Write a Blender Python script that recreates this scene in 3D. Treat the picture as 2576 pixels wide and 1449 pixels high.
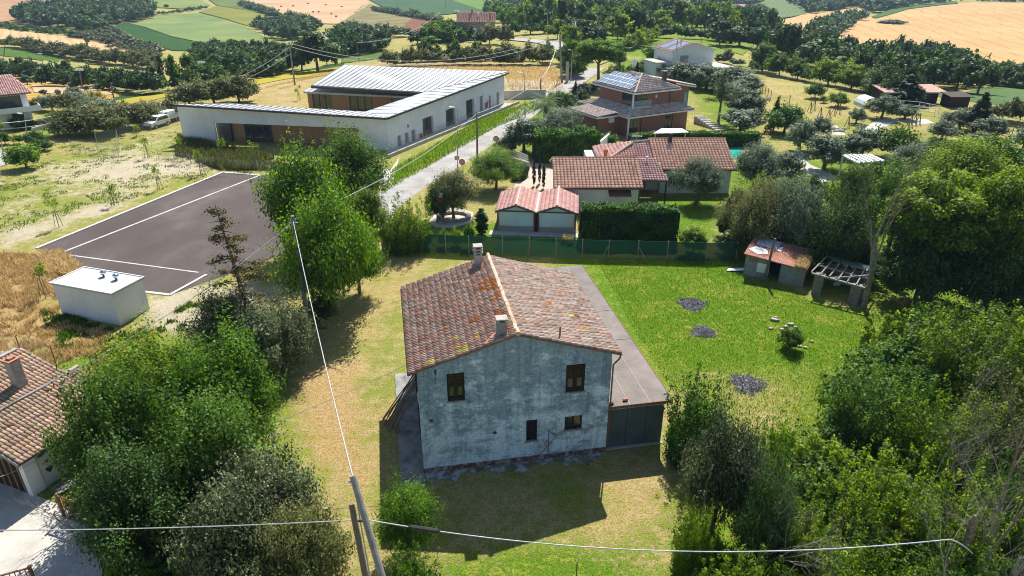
import bpy, math, random
import numpy as np
from mathutils import Vector, Matrix
from mathutils.geometry import delaunay_2d_cdt

for o in list(bpy.data.objects): bpy.data.objects.remove(o)
scene = bpy.context.scene
COL = scene.collection
R = math.radians
# ------------------------------------------------------------------ camera, sky, sun
CAMH, PITCH, FPX, IW, IH = 24.0, R(25.9), 1717.0, 2576.0, 1449.0
cam = bpy.data.objects.new('camera', bpy.data.cameras.new('camera')); COL.objects.link(cam)
cam.location = (0, 0, CAMH); cam.rotation_euler = (R(90) - PITCH, 0, 0)
cam.data.sensor_width = 36; cam.data.lens = 36 * FPX / IW
cam.data.clip_start = .5; cam.data.clip_end = 12000
scene.camera = cam
SUN_EL, SUN_AZ = R(52), R(11.5)          # azimuth clockwise from +Y
world = bpy.data.worlds.new('World'); scene.world = world; world.use_nodes = True
wn = world.node_tree.nodes; wl = world.node_tree.links
sky = wn.new('ShaderNodeTexSky'); sky.sky_type = 'NISHITA'; sky.sun_disc = False
sky.sun_elevation = SUN_EL; sky.sun_rotation = SUN_AZ; sky.altitude = 100; sky.air_density = 1.0; sky.dust_density = .6; sky.ozone_density = 1.6
wl.new(sky.outputs[0], wn['Background'].inputs[0]); wn['Background'].inputs[1].default_value = .075
sd = bpy.data.lights.new('sun', 'SUN'); sd.energy = 5.0; sd.angle = R(.5); sd.color = (1, .95, .87)
sun = bpy.data.objects.new('sun', sd); COL.objects.link(sun)
sdir = Vector((math.sin(SUN_AZ) * math.cos(SUN_EL), math.cos(SUN_AZ) * math.cos(SUN_EL), math.sin(SUN_EL)))
sun.rotation_euler = sdir.to_track_quat('Z', 'Y').to_euler()
vs = scene.view_settings
vs.view_transform = 'Standard'; vs.look = 'None'; vs.gamma = 1; vs.exposure = .80
cy = scene.cycles
cy.max_bounces = 5; cy.diffuse_bounces = 2; cy.glossy_bounces = 2; cy.transmission_bounces = 4; cy.transparent_max_bounces = 6
cy.volume_bounces = 0; cy.caustics_reflective = False; cy.caustics_refractive = False
cy.use_denoising = True; cy.use_adaptive_sampling = True; cy.adaptive_threshold = .01; cy.filter_width = 1.05

# ------------------------------------------------------------------ terrain height and pixel <-> ground
cP, sP = math.cos(PITCH), math.sin(PITCH)
def tv(v):                                   # downward slope of the sight line of picture row v
    y = (v - IH / 2) / FPX
    return (sP + cP * y) / (cP - sP * y)
_cols = [  # azimuth x/y : (row v, forward distance d) nodes of the ground profile
 (-.9, [(265,130),(225,165),(200,205),(160,260),(130,330),(90,420),(60,520),(20,680),(0,780),(-60,1150),(-75,2000),(-80,4500)]),
 (-.5, [(250,132),(222,165),(198,205),(158,260),(128,330),(95,400),(60,520),(20,680),(0,780),(-60,1150),(-75,2000),(-80,4500)]),
 (-.3, [(215,145),(190,180),(165,230),(140,280),(110,360),(60,520),(20,690),(0,800),(-60,1150),(-75,2000),(-80,4500)]),
 (-.12,[(203,151),(168,180),(135,215),(105,270),(75,360),(45,520),(20,700),(0,850),(-55,1250),(-75,2000),(-80,4500)]),
 (.05, [(203,151),(165,176),(135,200),(102,228),(80,275),(60,370),(40,520),(20,720),(0,900),(-50,1300),(-75,2000),(-80,4500)]),
 (.2,  [(203,151),(165,176),(135,200),(102,230),(80,290),(60,390),(40,560),(20,760),(0,950),(-50,1350),(-75,2000),(-80,4500)]),
 (.33, [(203,151),(172,172),(140,200),(110,240),(75,330),(55,480),(35,640),(10,820),(-10,1100),(-50,1500),(-75,2300),(-80,4500)]),
 (.45, [(225,136),(200,158),(175,190),(150,235),(118,310),(95,400),(55,560),(22,700),(0,900),(-50,1500),(-75,2300),(-80,4500)]),
 (.6,  [(262,117),(240,140),(215,175),(185,245),(160,300),(120,390),(60,540),(12,700),(0,900),(-50,1500),(-75,2300),(-80,4500)]),
 (.9,  [(280,110),(255,140),(225,180),(195,245),(165,300),(120,390),(60,540),(12,700),(0,900),(-50,1500),(-75,2300),(-80,4500)]),
]
NA, NL = 91, 300
_a = np.linspace(-1.35, 1.35, NA); _l = np.linspace(math.log(60), math.log(4500), NL)
_prof = []
for a_, nd in _cols:
    d = np.array([60, 90] + [n[1] for n in nd], float)
    z = np.array([0, 0] + [CAMH - n[1] * tv(n[0]) for n in nd])
    _prof.append(np.interp(_l, np.log(d), z))
_prof = np.array(_prof); _ca = np.array([c[0] for c in _cols])
ZT = np.empty((NA, NL))
for j in range(NL): ZT[:, j] = np.interp(_a, _ca, _prof[:, j])
def _smooth(A, n, ax):
    k = np.exp(-np.linspace(-2, 2, 2 * n + 1) ** 2); k /= k.sum()
    pad = [(0, 0), (0, 0)]; pad[ax] = (n, n); Bp = np.pad(A, pad, mode='edge')
    return np.apply_along_axis(lambda m: np.convolve(m, k, 'valid'), ax, Bp)
ZT = _smooth(_smooth(ZT, 8, 1), 5, 0)
_m = np.clip((np.exp(_l) - 100) / 45, 0, 1); _m = _m * _m * (3 - 2 * _m); ZT *= _m[None, :]
def hgt(x, y):
    x = np.asarray(x, float); y = np.asarray(y, float)
    yy = np.maximum(y, 61.0); a = np.clip(x / yy, -1.34, 1.34)
    fa = (a - _a[0]) / (_a[1] - _a[0]); fl = np.clip((np.log(yy) - _l[0]) / (_l[1] - _l[0]), 0, NL - 1.001)
    i = fa.astype(int); j = fl.astype(int); s = fa - i; t = fl - j; i = np.clip(i, 0, NA - 2)
    return ZT[i, j] * (1 - s) * (1 - t) + ZT[i + 1, j] * s * (1 - t) + ZT[i, j + 1] * (1 - s) * t + ZT[i + 1, j + 1] * s * t
_ds = np.exp(np.linspace(math.log(12), math.log(4400), 6000))
def ray(u, v):
    x = (u - IW / 2) / FPX; y = (v - IH / 2) / FPX
    return x, cP - sP * y, -(sP + cP * y)
def G(u, v):
    rx, ry, rz = ray(u, v)
    g = CAMH + _ds * rz / ry - hgt(_ds * rx / ry, _ds)
    k = int(np.argmax(g < 0)) if (g < 0).any() else len(_ds) - 1
    d = _ds[k]
    return Vector((d * rx / ry, d, float(hgt(d * rx / ry, d))))
def PZ(u, v, z=0.0):
    rx, ry, rz = ray(u, v); k = (z - CAMH) / rz
    return Vector((rx * k, ry * k, z))
def proj(p):
    dz = CAMH - p[2]; dep = p[1] * cP + dz * sP
    return IW / 2 + FPX * p[0] / dep, IH / 2 + FPX * (dz * cP - p[1] * sP) / dep, FPX / dep
def zup(b, v):
    lo, hi = -40.0, 23.9
    for _ in range(40):
        m = (lo + hi) / 2
        if proj((b[0], b[1], m))[1] > v: lo = m
        else: hi = m
    return lo

# ------------------------------------------------------------------ materials
def mat(name, c1, c2=None, scale=3.0, detail=6, rough=.85, bump=0.0, bscale=None, metal=0.0, c3=None, lo=.35, hi=.65, attr=False, space='Object', alpha=1, spec=.3, wave=None, stretch=None):
    m = bpy.data.materials.new(name); m.use_nodes = True
    nt = m.node_tree; N = nt.nodes; L = nt.links; b = N['Principled BSDF']
    b.inputs['Roughness'].default_value = rough; b.inputs['Metallic'].default_value = metal
    b.inputs['Specular IOR Level'].default_value = spec
    c2 = c2 or tuple(x * .75 for x in c1)
    tc = N.new('ShaderNodeTexCoord'); src = tc.outputs[space]
    if stretch:
        mp = N.new('ShaderNodeMapping'); mp.inputs['Scale'].default_value = stretch; L.new(src, mp.inputs[0]); src = mp.outputs[0]
    n = N.new('ShaderNodeTexNoise'); n.inputs['Scale'].default_value = scale; n.inputs['Detail'].default_value = detail; n.inputs['Roughness'].default_value = .65
    L.new(src, n.inputs['Vector'])
    r = N.new('ShaderNodeValToRGB'); e = r.color_ramp.elements
    e[0].position = lo; e[0].color = (*c1, 1); e[1].position = hi; e[1].color = (*c2, 1)
    if c3: x = e.new((lo + hi) / 2); x.color = (*c3, 1)
    L.new(n.outputs[0], r.inputs[0]); out = r.outputs[0]
    if attr:
        at = N.new('ShaderNodeAttribute'); at.attribute_name = 'Col'
        mx = N.new('ShaderNodeMix'); mx.data_type = 'RGBA'; mx.blend_type = 'MULTIPLY'; mx.inputs[0].default_value = 1
        L.new(at.outputs[0], mx.inputs[6]); L.new(out, mx.inputs[7]); out = mx.outputs[2]
    if wave:      # (spacing, angle, darkness, width) evenly spaced lines that belong to the surface
        sp, ang, dk, wd = wave
        mp = N.new('ShaderNodeMapping'); mp.inputs['Rotation'].default_value = (0, 0, ang); L.new(tc.outputs['Object'], mp.inputs[0])
        n2 = N.new('ShaderNodeTexNoise'); n2.inputs['Scale'].default_value = .5 / sp; L.new(tc.outputs['Object'], n2.inputs['Vector'])
        sx = N.new('ShaderNodeSeparateXYZ'); L.new(mp.outputs[0], sx.inputs[0])
        ad = N.new('ShaderNodeMath'); ad.operation = 'MULTIPLY_ADD'; ad.inputs[1].default_value = 1 / sp; L.new(sx.outputs[0], ad.inputs[0]); L.new(n2.outputs[0], ad.inputs[2])
        fr = N.new('ShaderNodeMath'); fr.operation = 'FRACT'; L.new(ad.outputs[0], fr.inputs[0])
        lt = N.new('ShaderNodeMath'); lt.operation = 'LESS_THAN'; lt.inputs[1].default_value = wd; L.new(fr.outputs[0], lt.inputs[0])
        ml = N.new('ShaderNodeMath'); ml.operation = 'MULTIPLY'; ml.use_clamp = True; L.new(lt.outputs[0], ml.inputs[0]); ml.inputs[1].default_value = .75
        mx = N.new('ShaderNodeMix'); mx.data_type = 'RGBA'; mx.blend_type = 'MIX'; L.new(ml.outputs[0], mx.inputs[0]); L.new(out, mx.inputs[6]); mx.inputs[7].default_value = (*dk, 1); out = mx.outputs[2]
    L.new(out, b.inputs['Base Color'])
    if bump:
        bn = N.new('ShaderNodeTexNoise'); bn.inputs['Scale'].default_value = bscale or scale * 3; bn.inputs['Detail'].default_value = 5; L.new(src, bn.inputs['Vector'])
        bp = N.new('ShaderNodeBump'); bp.inputs['Strength'].default_value = bump; bp.inputs['Distance'].default_value = .05
        L.new(bn.outputs[0], bp.inputs['Height']); L.new(bp.outputs[0], b.inputs['Normal'])
    if alpha < 1: b.inputs['Alpha'].default_value = alpha
    return m

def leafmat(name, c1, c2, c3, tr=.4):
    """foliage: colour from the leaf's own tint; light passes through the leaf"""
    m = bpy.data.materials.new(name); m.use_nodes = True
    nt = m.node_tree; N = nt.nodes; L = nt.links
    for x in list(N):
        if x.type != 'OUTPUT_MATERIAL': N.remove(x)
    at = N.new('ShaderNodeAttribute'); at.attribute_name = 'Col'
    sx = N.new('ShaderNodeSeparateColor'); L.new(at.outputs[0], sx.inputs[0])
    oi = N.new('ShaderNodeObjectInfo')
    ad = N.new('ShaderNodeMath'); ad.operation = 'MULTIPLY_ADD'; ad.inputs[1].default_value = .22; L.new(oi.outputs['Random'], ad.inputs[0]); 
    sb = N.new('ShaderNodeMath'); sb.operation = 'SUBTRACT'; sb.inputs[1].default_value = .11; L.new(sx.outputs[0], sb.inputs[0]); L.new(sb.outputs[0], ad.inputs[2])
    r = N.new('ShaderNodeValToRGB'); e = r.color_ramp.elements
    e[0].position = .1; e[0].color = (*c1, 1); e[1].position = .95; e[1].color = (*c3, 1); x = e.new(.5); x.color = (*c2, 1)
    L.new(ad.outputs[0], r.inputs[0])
    d = N.new('ShaderNodeBsdfPrincipled'); d.inputs['Roughness'].default_value = .55; d.inputs['Specular IOR Level'].default_value = .2; L.new(r.outputs[0], d.inputs['Base Color'])
    t = N.new('ShaderNodeBsdfTranslucent')
    hs = N.new('ShaderNodeHueSaturation'); hs.inputs['Hue'].default_value = .485; hs.inputs['Saturation'].default_value = 1.15; hs.inputs['Value'].default_value = 1.6
    L.new(r.outputs[0], hs.inputs['Color']); L.new(hs.outputs[0], t.inputs[0])
    mx = N.new('ShaderNodeMixShader'); mx.inputs[0].default_value = tr
    L.new(d.outputs[0], mx.inputs[1]); L.new(t.outputs[0], mx.inputs[2])
    L.new(mx.outputs[0], N['Material Output'].inputs[0])
    return m

M = {}
M['bark'] = mat('bark', (.10, .075, .05), (.2, .16, .12), 6, rough=.95, bump=.5)
M['deadwood'] = mat('deadwood', (.30, .26, .21), (.48, .43, .36), 5, rough=.95, bump=.4)
M['bright'] = leafmat('leaf_bright', (.018, .065, .006), (.075, .175, .014), (.20, .34, .035), .42)
M['mid'] = leafmat('leaf_mid', (.018, .055, .008), (.058, .13, .016), (.14, .25, .035), .36)
M['dark'] = leafmat('leaf_dark', (.010, .032, .008), (.034, .080, .018), (.09, .17, .035), .25)
M['yellow'] = leafmat('leaf_yellowgreen', (.028, .075, .006), (.10, .19, .012), (.30, .40, .03), .42)
M['gold'] = leafmat('leaf_golden', (.20, .19, .015), (.36, .31, .02), (.5, .43, .06), .3)
M['olive'] = leafmat('leaf_olive', (.035, .065, .03), (.11, .16, .085), (.27, .34, .22), .22)
M['grey'] = leafmat('leaf_greygreen', (.020, .038, .014), (.070, .10, .040), (.27, .30, .15), .2)
M['khaki'] = leafmat('leaf_khaki', (.04, .055, .012), (.115, .135, .04), (.25, .26, .10), .28)
M['conifer'] = leafmat('needle_dark', (.008, .026, .010), (.018, .048, .018), (.04, .085, .03), .12)
M['hedge'] = leafmat('leaf_hedge', (.010, .034, .005), (.038, .11, .012), (.11, .25, .025), .25)
M['brown'] = leafmat('leaf_brown', (.09, .05, .035), (.16, .095, .07), (.26, .18, .13), .2)
M['blue'] = leafmat('leaf_far', (.022, .056, .018), (.06, .12, .035), (.14, .22, .06), .22)
M['straw'] = leafmat('dry_straw', (.30, .22, .09), (.55, .42, .20), (.80, .66, .38), .3)
M['grassm'] = leafmat('grass_blade', (.035, .11, .005), (.11, .235, .012), (.26, .36, .04), .35)

# ------------------------------------------------------------------ mesh helpers
def mesh_np(name, V, F, mats, col=None, smooth=False, fm=None):
    me = bpy.data.meshes.new(name)
    V = np.asarray(V, np.float32); F = np.asarray(F, np.int32)
    nf, k = F.shape
    me.vertices.add(len(V)); me.vertices.foreach_set('co', V.ravel())
    me.loops.add(nf * k); me.loops.foreach_set('vertex_index', F.ravel())
    me.polygons.add(nf); me.polygons.foreach_set('loop_start', np.arange(0, nf * k, k, dtype=np.int32))
    if fm is not None: me.polygons.foreach_set('material_index', np.asarray(fm, np.int32))
    if smooth: me.polygons.foreach_set('use_smooth', np.ones(nf, bool))
    me.update(calc_edges=True)
    if col is not None:
        ca = me.color_attributes.new('Col', 'FLOAT_COLOR', 'POINT')
        c = np.ones((len(V), 4), np.float32); c[:, :3] = col if np.ndim(col) == 2 else np.asarray(col)[:, None]
        ca.data.foreach_set('color', c.ravel())
    for m in (mats if isinstance(mats, (list, tuple)) else [mats]): me.materials.append(m)
    return me
def link(name, data, parent=None, loc=None, rot=0, label=None):
    o = bpy.data.objects.new(name, data); COL.objects.link(o)
    if parent: o.parent = parent
    if loc is not None: o.location = loc
    if rot: o.rotation_euler = (0, 0, rot)
    if label: o['label'] = label
    return o
def tag(o, label, cat, group=None):
    o['label'] = label; o['category'] = cat
    if group: o['group'] = group
    return o
def T(name, label, cat, loc=(0, 0, 0), rot=0, group=None):
    return tag(link(name, None, None, loc, rot), label, cat, group)
def setting(o, kind='structure'):
    o['kind'] = kind; return o

class MB:
    def __init__(s): s.v = []; s.f = []
    def poly(s, pts):
        n = len(s.v); s.v += [tuple(p) for p in pts]; s.f.append(tuple(range(n, n + len(pts)))); return s
    def box(s, x0, x1, y0, y1, z0, z1, mtx=None):
        p = [(x0,y0,z0),(x1,y0,z0),(x1,y1,z0),(x0,y1,z0),(x0,y0,z1),(x1,y0,z1),(x1,y1,z1),(x0,y1,z1)]
        if mtx: p = [tuple(mtx @ Vector(q)) for q in p]
        n = len(s.v); s.v += p
        s.f += [tuple(n + i for i in q) for q in ((0,3,2,1),(4,5,6,7),(0,1,5,4),(1,2,6,5),(2,3,7,6),(3,0,4,7))]; return s
    def beam(s, a, b, w=.1, h=None, up=(0, 0, 1)):
        a = Vector(a); b = Vector(b); h = h or w; d = b - a; L = d.length; d.normalize(); u = Vector(up)
        if abs(d.dot(u)) > .98: u = Vector((1, 0, 0))
        x = d.cross(u).normalized(); y = x.cross(d)
        m = Matrix(((x.x, d.x, y.x, a.x), (x.y, d.y, y.y, a.y), (x.z, d.z, y.z, a.z), (0, 0, 0, 1)))
        return s.box(-w / 2, w / 2, 0, L, -h / 2, h / 2, m)
    def prism(s, pts, z0, z1):
        n = len(s.v); k = len(pts); s.v += [(p[0], p[1], z0) for p in pts] + [(p[0], p[1], z1) for p in pts]
        s.f.append(tuple(n + i for i in reversed(range(k)))); s.f.append(tuple(n + k + i for i in range(k)))
        for i in range(k): j = (i + 1) % k; s.f.append((n + i, n + j, n + k + j, n + k + i))
        return s
    def slab(s, pts, t):             # polygon in space thickened downwards by t
        n = len(s.v); k = len(pts); s.v += [tuple(p) for p in pts] + [(p[0], p[1], p[2] - t) for p in pts]
        s.f.append(tuple(n + i for i in range(k))); s.f.append(tuple(n + k + i for i in reversed(range(k))))
        for i in range(k): j = (i + 1) % k; s.f.append((n + i, n + k + i, n + k + j, n + j))
        return s
    def extr(s, pts, d):             # polygon extruded along vector d
        n = len(s.v); k = len(pts); d = Vector(d); s.v += [tuple(p) for p in pts] + [tuple(Vector(p) + d) for p in pts]
        s.f.append(tuple(n + i for i in range(k))); s.f.append(tuple(n + k + i for i in reversed(range(k))))
        for i in range(k): j = (i + 1) % k; s.f.append((n + i, n + k + i, n + k + j, n + j))
        return s
    def tube(s, pts, r, n=6, cap=True):
        pts = [Vector(p) for p in pts]; K = len(pts); rr = r if isinstance(r, (list, tuple)) else [r] * K
        base = len(s.v); prev = None
        for i, p in enumerate(pts):
            d = (pts[min(i + 1, K - 1)] - pts[max(i - 1, 0)]).normalized()
            if prev is None: u = d.orthogonal().normalized()
            else: u = (prev - d * prev.dot(d)).normalized()
            prev = u; w = d.cross(u)
            for j in range(n):
                t = 2 * math.pi * j / n; s.v.append(tuple(p + (u * math.cos(t) + w * math.sin(t)) * rr[i]))
        for i in range(K - 1):
            for j in range(n):
                a = base + i * n + j; b = base + i * n + (j + 1) % n; s.f.append((a, b, b + n, a + n))
        if cap:
            s.f.append(tuple(base + j for j in reversed(range(n)))); s.f.append(tuple(base + (K - 1) * n + j for j in range(n)))
        return s
    def build(s, name, m, parent=None, label=None, smooth=False, bevel=0):
        me = bpy.data.meshes.new(name); me.from_pydata(s.v, [], s.f); me.materials.append(m)
        if smooth:
            me.polygons.foreach_set('use_smooth', [True] * len(me.polygons))
        o = link(name, me, parent, label=label)
        if bevel:
            b = o.modifiers.new('bevel', 'BEVEL'); b.width = bevel; b.segments = 1; b.limit_method = 'ANGLE'
        return o
def wallmb(mb, p0, ang, W, H, th, holes):
    """upright wall from p0 along ang, thickness th to its left side (inside), holes (x0,x1,z0,z1) cut through"""
    mt = Matrix.Translation(Vector(p0)) @ Matrix.Rotation(ang, 4, 'Z')
    xs = sorted({0, W} | {h[0] for h in holes} | {h[1] for h in holes})
    for i in range(len(xs) - 1):
        xm = (xs[i] + xs[i + 1]) / 2; z = 0
        for h in sorted([h for h in holes if h[0] < xm < h[1]], key=lambda h: h[2]):
            if h[2] > z + 1e-4: mb.box(xs[i], xs[i + 1], 0, th, z, h[2], mt)
            z = h[3]
        if z < H - 1e-4: mb.box(xs[i], xs[i + 1], 0, th, z, H, mt)
    return mb

# ------------------------------------------------------------------ ground sheet
def inpoly(px, py, poly):
    c = np.zeros(px.shape, bool); n = len(poly)
    for i in range(n):
        x1, y1 = poly[i][:2]; x2, y2 = poly[(i + 1) % n][:2]
        if y1 == y2: continue
        c ^= ((y1 > py) != (y2 > py)) & (px < (x2 - x1) * (py - y1) / (y2 - y1) + x1)
    return c
def softpoly(px, py, poly, f):
    d = np.full(px.shape, 1e9); n = len(poly)
    for i in range(n):
        ax, ay = poly[i][:2]; bx, by = poly[(i + 1) % n][:2]
        L2 = (bx - ax) ** 2 + (by - ay) ** 2 + 1e-9
        t = np.clip(((px - ax) * (bx - ax) + (py - ay) * (by - ay)) / L2, 0, 1)
        d = np.minimum(d, np.hypot(px - ax - t * (bx - ax), py - ay - t * (by - ay)))
    s = np.where(inpoly(px, py, poly), d, -d)
    return np.clip(.5 + s / (2 * f), 0, 1)
GP = lambda pts: [tuple(G(u, v)[:2]) for u, v in pts]
ZONES = [  # (channel, value, feather m, picture outline of the patch)
 ('base', (.42, .12, .25), 0, None),
 # green garden to the right of the farmhouse
 ((.92, 0, .0), 1.2, [(1400,640),(1560,655),(1870,640),(1880,700),(2050,760),(2200,800),(2230,900),(2050,960),(1900,930),(1680,960),(1600,880)]),
 ((.62, 0, .3), 1.5, [(1680,940),(2060,930),(2130,1100),(2000,1160),(1880,1100),(1760,1000)]),
 ((.34, .25, .25), 1.5, [(1830,960),(2080,980),(2160,1200),(1960,1260),(1850,1080)]),
 # garden left of the house: dry patches
 ((.33, .1, .45), 1.5, [(720,900),(850,760),(960,650),(1080,640),(1010,800),(1000,1200),(950,1290),(760,1180),(700,1050)]),
 ((.18, .1, .85), 1.2, [(735,960),(900,920),(940,1050),(900,1200),(780,1130),(720,1040)]),
 ((.52, .05, .3), 1.2, [(960,800),(1005,760),(1000,960),(945,1100),(900,1000)]),
 # front lawn
 ((.42, .05, .30), 1.0, [(960,1220),(1100,1200),(1520,1150),(1800,1130),(1900,1500),(900,1500)]),
 ((.25, .2, .5), 1.0, [(1500,1210),(1700,1180),(1760,1300),(1500,1330)]),
 ((.80, 0, .2), .8, [(1100,1430),(1350,1370),(1600,1400),(1600,1500),(1100,1500)]),
 # field round the car park
 ((.50, .36, .3), 4, [(0,440),(180,380),(420,330),(690,400),(980,440),(560,425),(240,560),(60,610),(-60,660),(-100,500)]),
 ((.30, .66, .2), 3, [(120,430),(220,400),(420,390),(680,420),(560,430),(300,470)]),
 ((.30, .72, .2), 2, [(-20,640),(0,585),(120,560),(320,490),(300,520),(40,615)]),
 ((.15, .1, 1.0), 2, [(-60,640),(140,650),(150,830),(330,880),(100,900),(0,870),(-80,800)]),
 ((.42, .7, .35), 2, [(380,740),(500,700),(700,740),(560,860),(380,860),(300,850)]),
 ((.30, .85, .5), 2, [(840,440),(960,470),(1010,520),(940,560),(860,500)]),
 # verge between school fence and road
 ((.72, .1, .45), 1.5, [(990,420),(1210,300),(1400,230),(1420,250),(1250,320),(1060,430),(960,490)]),
 ((.35, .6, .55), 1.5, [(960,470),(1060,430),(1100,420),(1000,480),(940,510)]),
 # stubble behind the school
 ((.30, .25, .9), 4, [(640,215),(900,160),(1400,165),(1430,200),(1290,250),(1270,190),(860,165),(780,220)]),
 ((.25, .9, .3), 3, [(1275,200),(1400,205),(1410,235),(1275,240)]),
 ((.30, .3, .8), 3, [(560,240),(640,215),(780,215),(770,270),(640,262)]),
 # neighbours' gardens
 ((.95, .0, .0), .8, [(1590,500),(1800,490),(1790,600),(1700,640),(1560,600)]),
 ((.75, .0, .3), .8, [(970,545),(1240,560),(1450,595),(1450,650),(960,640)]),
 ((.85, .0, .0), .8, [(1440,590),(1500,590),(1500,640),(1440,640)]),
 ((.50, .15, .6), 2, [(1730,230),(1800,230),(1800,300),(1760,350),(1720,300)]),
 # meadow on the right
 ((.34, .1, .4), 3, [(1800,165),(2080,230),(2260,290),(2330,390),(2100,420),(1900,400),(1860,250)]),
 ((.52, .0, .35), 3, [(1930,340),(2100,300),(2260,300),(2350,340),(2600,360),(2576,400),(2200,430),(1950,400)]),
 ((.9, .0, .05), 2, [(1980,400),(2120,440),(2060,460),(2000,440)]),
 ((.9, .0, .05), 1, [(1950,460),(2080,470),(2060,490),(1960,490)]),
 # bottom left yard edge
 ((.45, .4, .7), 1.0, [(85,1240),(160,1240),(200,1300),(110,1330),(60,1290)]),
 # left house garden
 ((.70, .1, .3), 2, [(80,320),(240,290),(260,330),(120,345)]),
 ((.78, .0, .2), 2, [(2040,1000),(2200,760),(2600,640),(2700,1600),(1700,1600),(1700,1250),(1900,1200)]),
 ((.80, .0, .1), 2, [(130,880),(700,840),(730,1500),(230,1500),(150,1200)]),
 ((.85, .0, .0), 2, [(1780,420),(2250,400),(2600,420),(2600,760),(2200,760),(1850,650)]),
 ((.85, .0, .0), 3, [(1290,60),(1860,60),(1830,135),(1640,150),(1560,135),(1480,110)]),
 ((.85, .0, .0), 2, [(1560,150),(1640,150),(1720,200),(1900,190),(1900,320),(1800,330),(1760,230),(1560,210)]),
 ((.80, .0, .0), 2, [(1300,300),(1450,240),(1500,300),(1520,400),(1340,400),(1290,350)]),
]
def zone_at(px, py):
    Z = np.zeros(px.shape + (3,)); Z[:] = ZONES[0][1]
    for z in ZONES[1:]:
        w = softpoly(px, py, GP(z[2]), z[1])[..., None]
        Z = Z * (1 - w) + np.array(z[0]) * w
    return Z
def ground():
    ys = np.concatenate([np.arange(-90, 14, 8.), np.arange(14, 100, .42), np.exp(np.linspace(math.log(100), math.log(4400), 210))])
    nc = 330; c = np.linspace(-1, 1, nc)
    wdt = np.where(ys < 100, np.maximum(62, ys * .95), 95 * (ys / 100)); wdt[ys < 14] = 250
    wdt = np.where(ys > 110, ys * 1.2, wdt)
    X = c[None, :] * wdt[:, None]; Y = np.repeat(ys[:, None], nc, 1)
    Zz = hgt(X, Y); V = np.stack([X, Y, Zz], -1).reshape(-1, 3)
    r, q = np.meshgrid(np.arange(len(ys) - 1), np.arange(nc - 1), indexing='ij'); a = (r * nc + q).ravel()
    F = np.stack([a, a + 1, a + nc + 1, a + nc], 1)
    zc = zone_at(V[:, 0], V[:, 1])
    m = bpy.data.materials.new('ground_grass'); m.use_nodes = True
    nt = m.node_tree; N = nt.nodes; L = nt.links; b = N['Principled BSDF']; b.inputs['Roughness'].default_value = .95; b.inputs['Specular IOR Level'].default_value = .1
    tc = N.new('ShaderNodeTexCoord'); at = N.new('ShaderNodeAttribute'); at.attribute_name = 'Col'; sc = N.new('ShaderNodeSeparateColor'); L.new(at.outputs[0], sc.inputs[0])
    def noise(s, d=4, rgh=.6, st=None):
        n = N.new('ShaderNodeTexNoise'); n.inputs['Scale'].default_value = s; n.inputs['Detail'].default_value = d; n.inputs['Roughness'].default_value = rgh
        L.new(tc.outputs['Object'], n.inputs['Vector']); return n.outputs[0]
    def math_(op, a, b_=None, c_=None):
        x = N.new('ShaderNodeMath'); x.operation = op
        for i, k in enumerate((a, b_, c_)):
            if k is None: continue
            if isinstance(k, (int, float)): x.inputs[i].default_value = k
            else: L.new(k, x.inputs[i])
        return x.outputs[0]
    def mix(f, a, b_):
        x = N.new('ShaderNodeMix'); x.data_type = 'RGBA'; L.new(f, x.inputs[0])
        for i, k in ((6, a), (7, b_)):
            if isinstance(k, tuple): x.inputs[i].default_value = (*k, 1)
            else: L.new(k, x.inputs[i])
        return x.outputs[2]
    def step(val, w=.12):      # soft threshold of value around .5
        x = N.new('ShaderNodeMapRange'); x.interpolation_type = 'SMOOTHSTEP'; L.new(val, x.inputs[0]); x.inputs[1].default_value = .5 - w; x.inputs[2].default_value = .5 + w; return x.outputs[0]
    n1 = noise(.22, 6, .65); n2 = noise(1.4, 8, .75); n3 = noise(4.5, 6, .8); n4 = noise(11, 4, .8)
    dv = lambda n, k: math_('MULTIPLY', math_('SUBTRACT', n, .5), k)
    dev = math_('ADD', dv(n1, 1.3), math_('ADD', dv(n2, 1.8), dv(n3, 2.2)))
    gfac = step(math_('ADD', sc.outputs[0], dev), .20)
    bfac = step(math_('ADD', sc.outputs[1], math_('MULTIPLY', dev, -.8)), .16)
    sfac = step(math_('ADD', sc.outputs[2], dv(n2, 2.0)), .3)
    dk = step(math_('ADD', .5, math_('ADD', dv(n3, 2.2), dv(n4, 2.2))), .5)     # tufts and the dark gaps between them
    dry = mix(dk, (.20, .155, .05), (.56, .45, .20)); straw = mix(dk, (.24, .15, .055), (.56, .40, .19)); soil = mix(dk, (.32, .26, .17), (.60, .53, .41))
    green = mix(dk, (.025, .075, .004), (.145, .29, .010)); yel = mix(dk, (.09, .12, .01), (.34, .37, .06)); green = mix(step(math_('ADD', .40, math_('ADD', dv(n1, 1.6), dv(n2, 2.2))), .22), green, yel)
    c_ = mix(sfac, dry, straw); c_ = mix(gfac, c_, green); c_ = mix(bfac, c_, soil)
    L.new(c_, b.inputs['Base Color'])
    bp = N.new('ShaderNodeBump'); bp.inputs['Strength'].default_value = .9; bp.inputs['Distance'].default_value = .12
    L.new(math_('ADD', n3, math_('MULTIPLY', n4, .5)), bp.inputs['Height']); L.new(bp.outputs[0], b.inputs['Normal'])
    setting(link('ground', mesh_np('ground', V, F, m, zc, True)))
ground()

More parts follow.
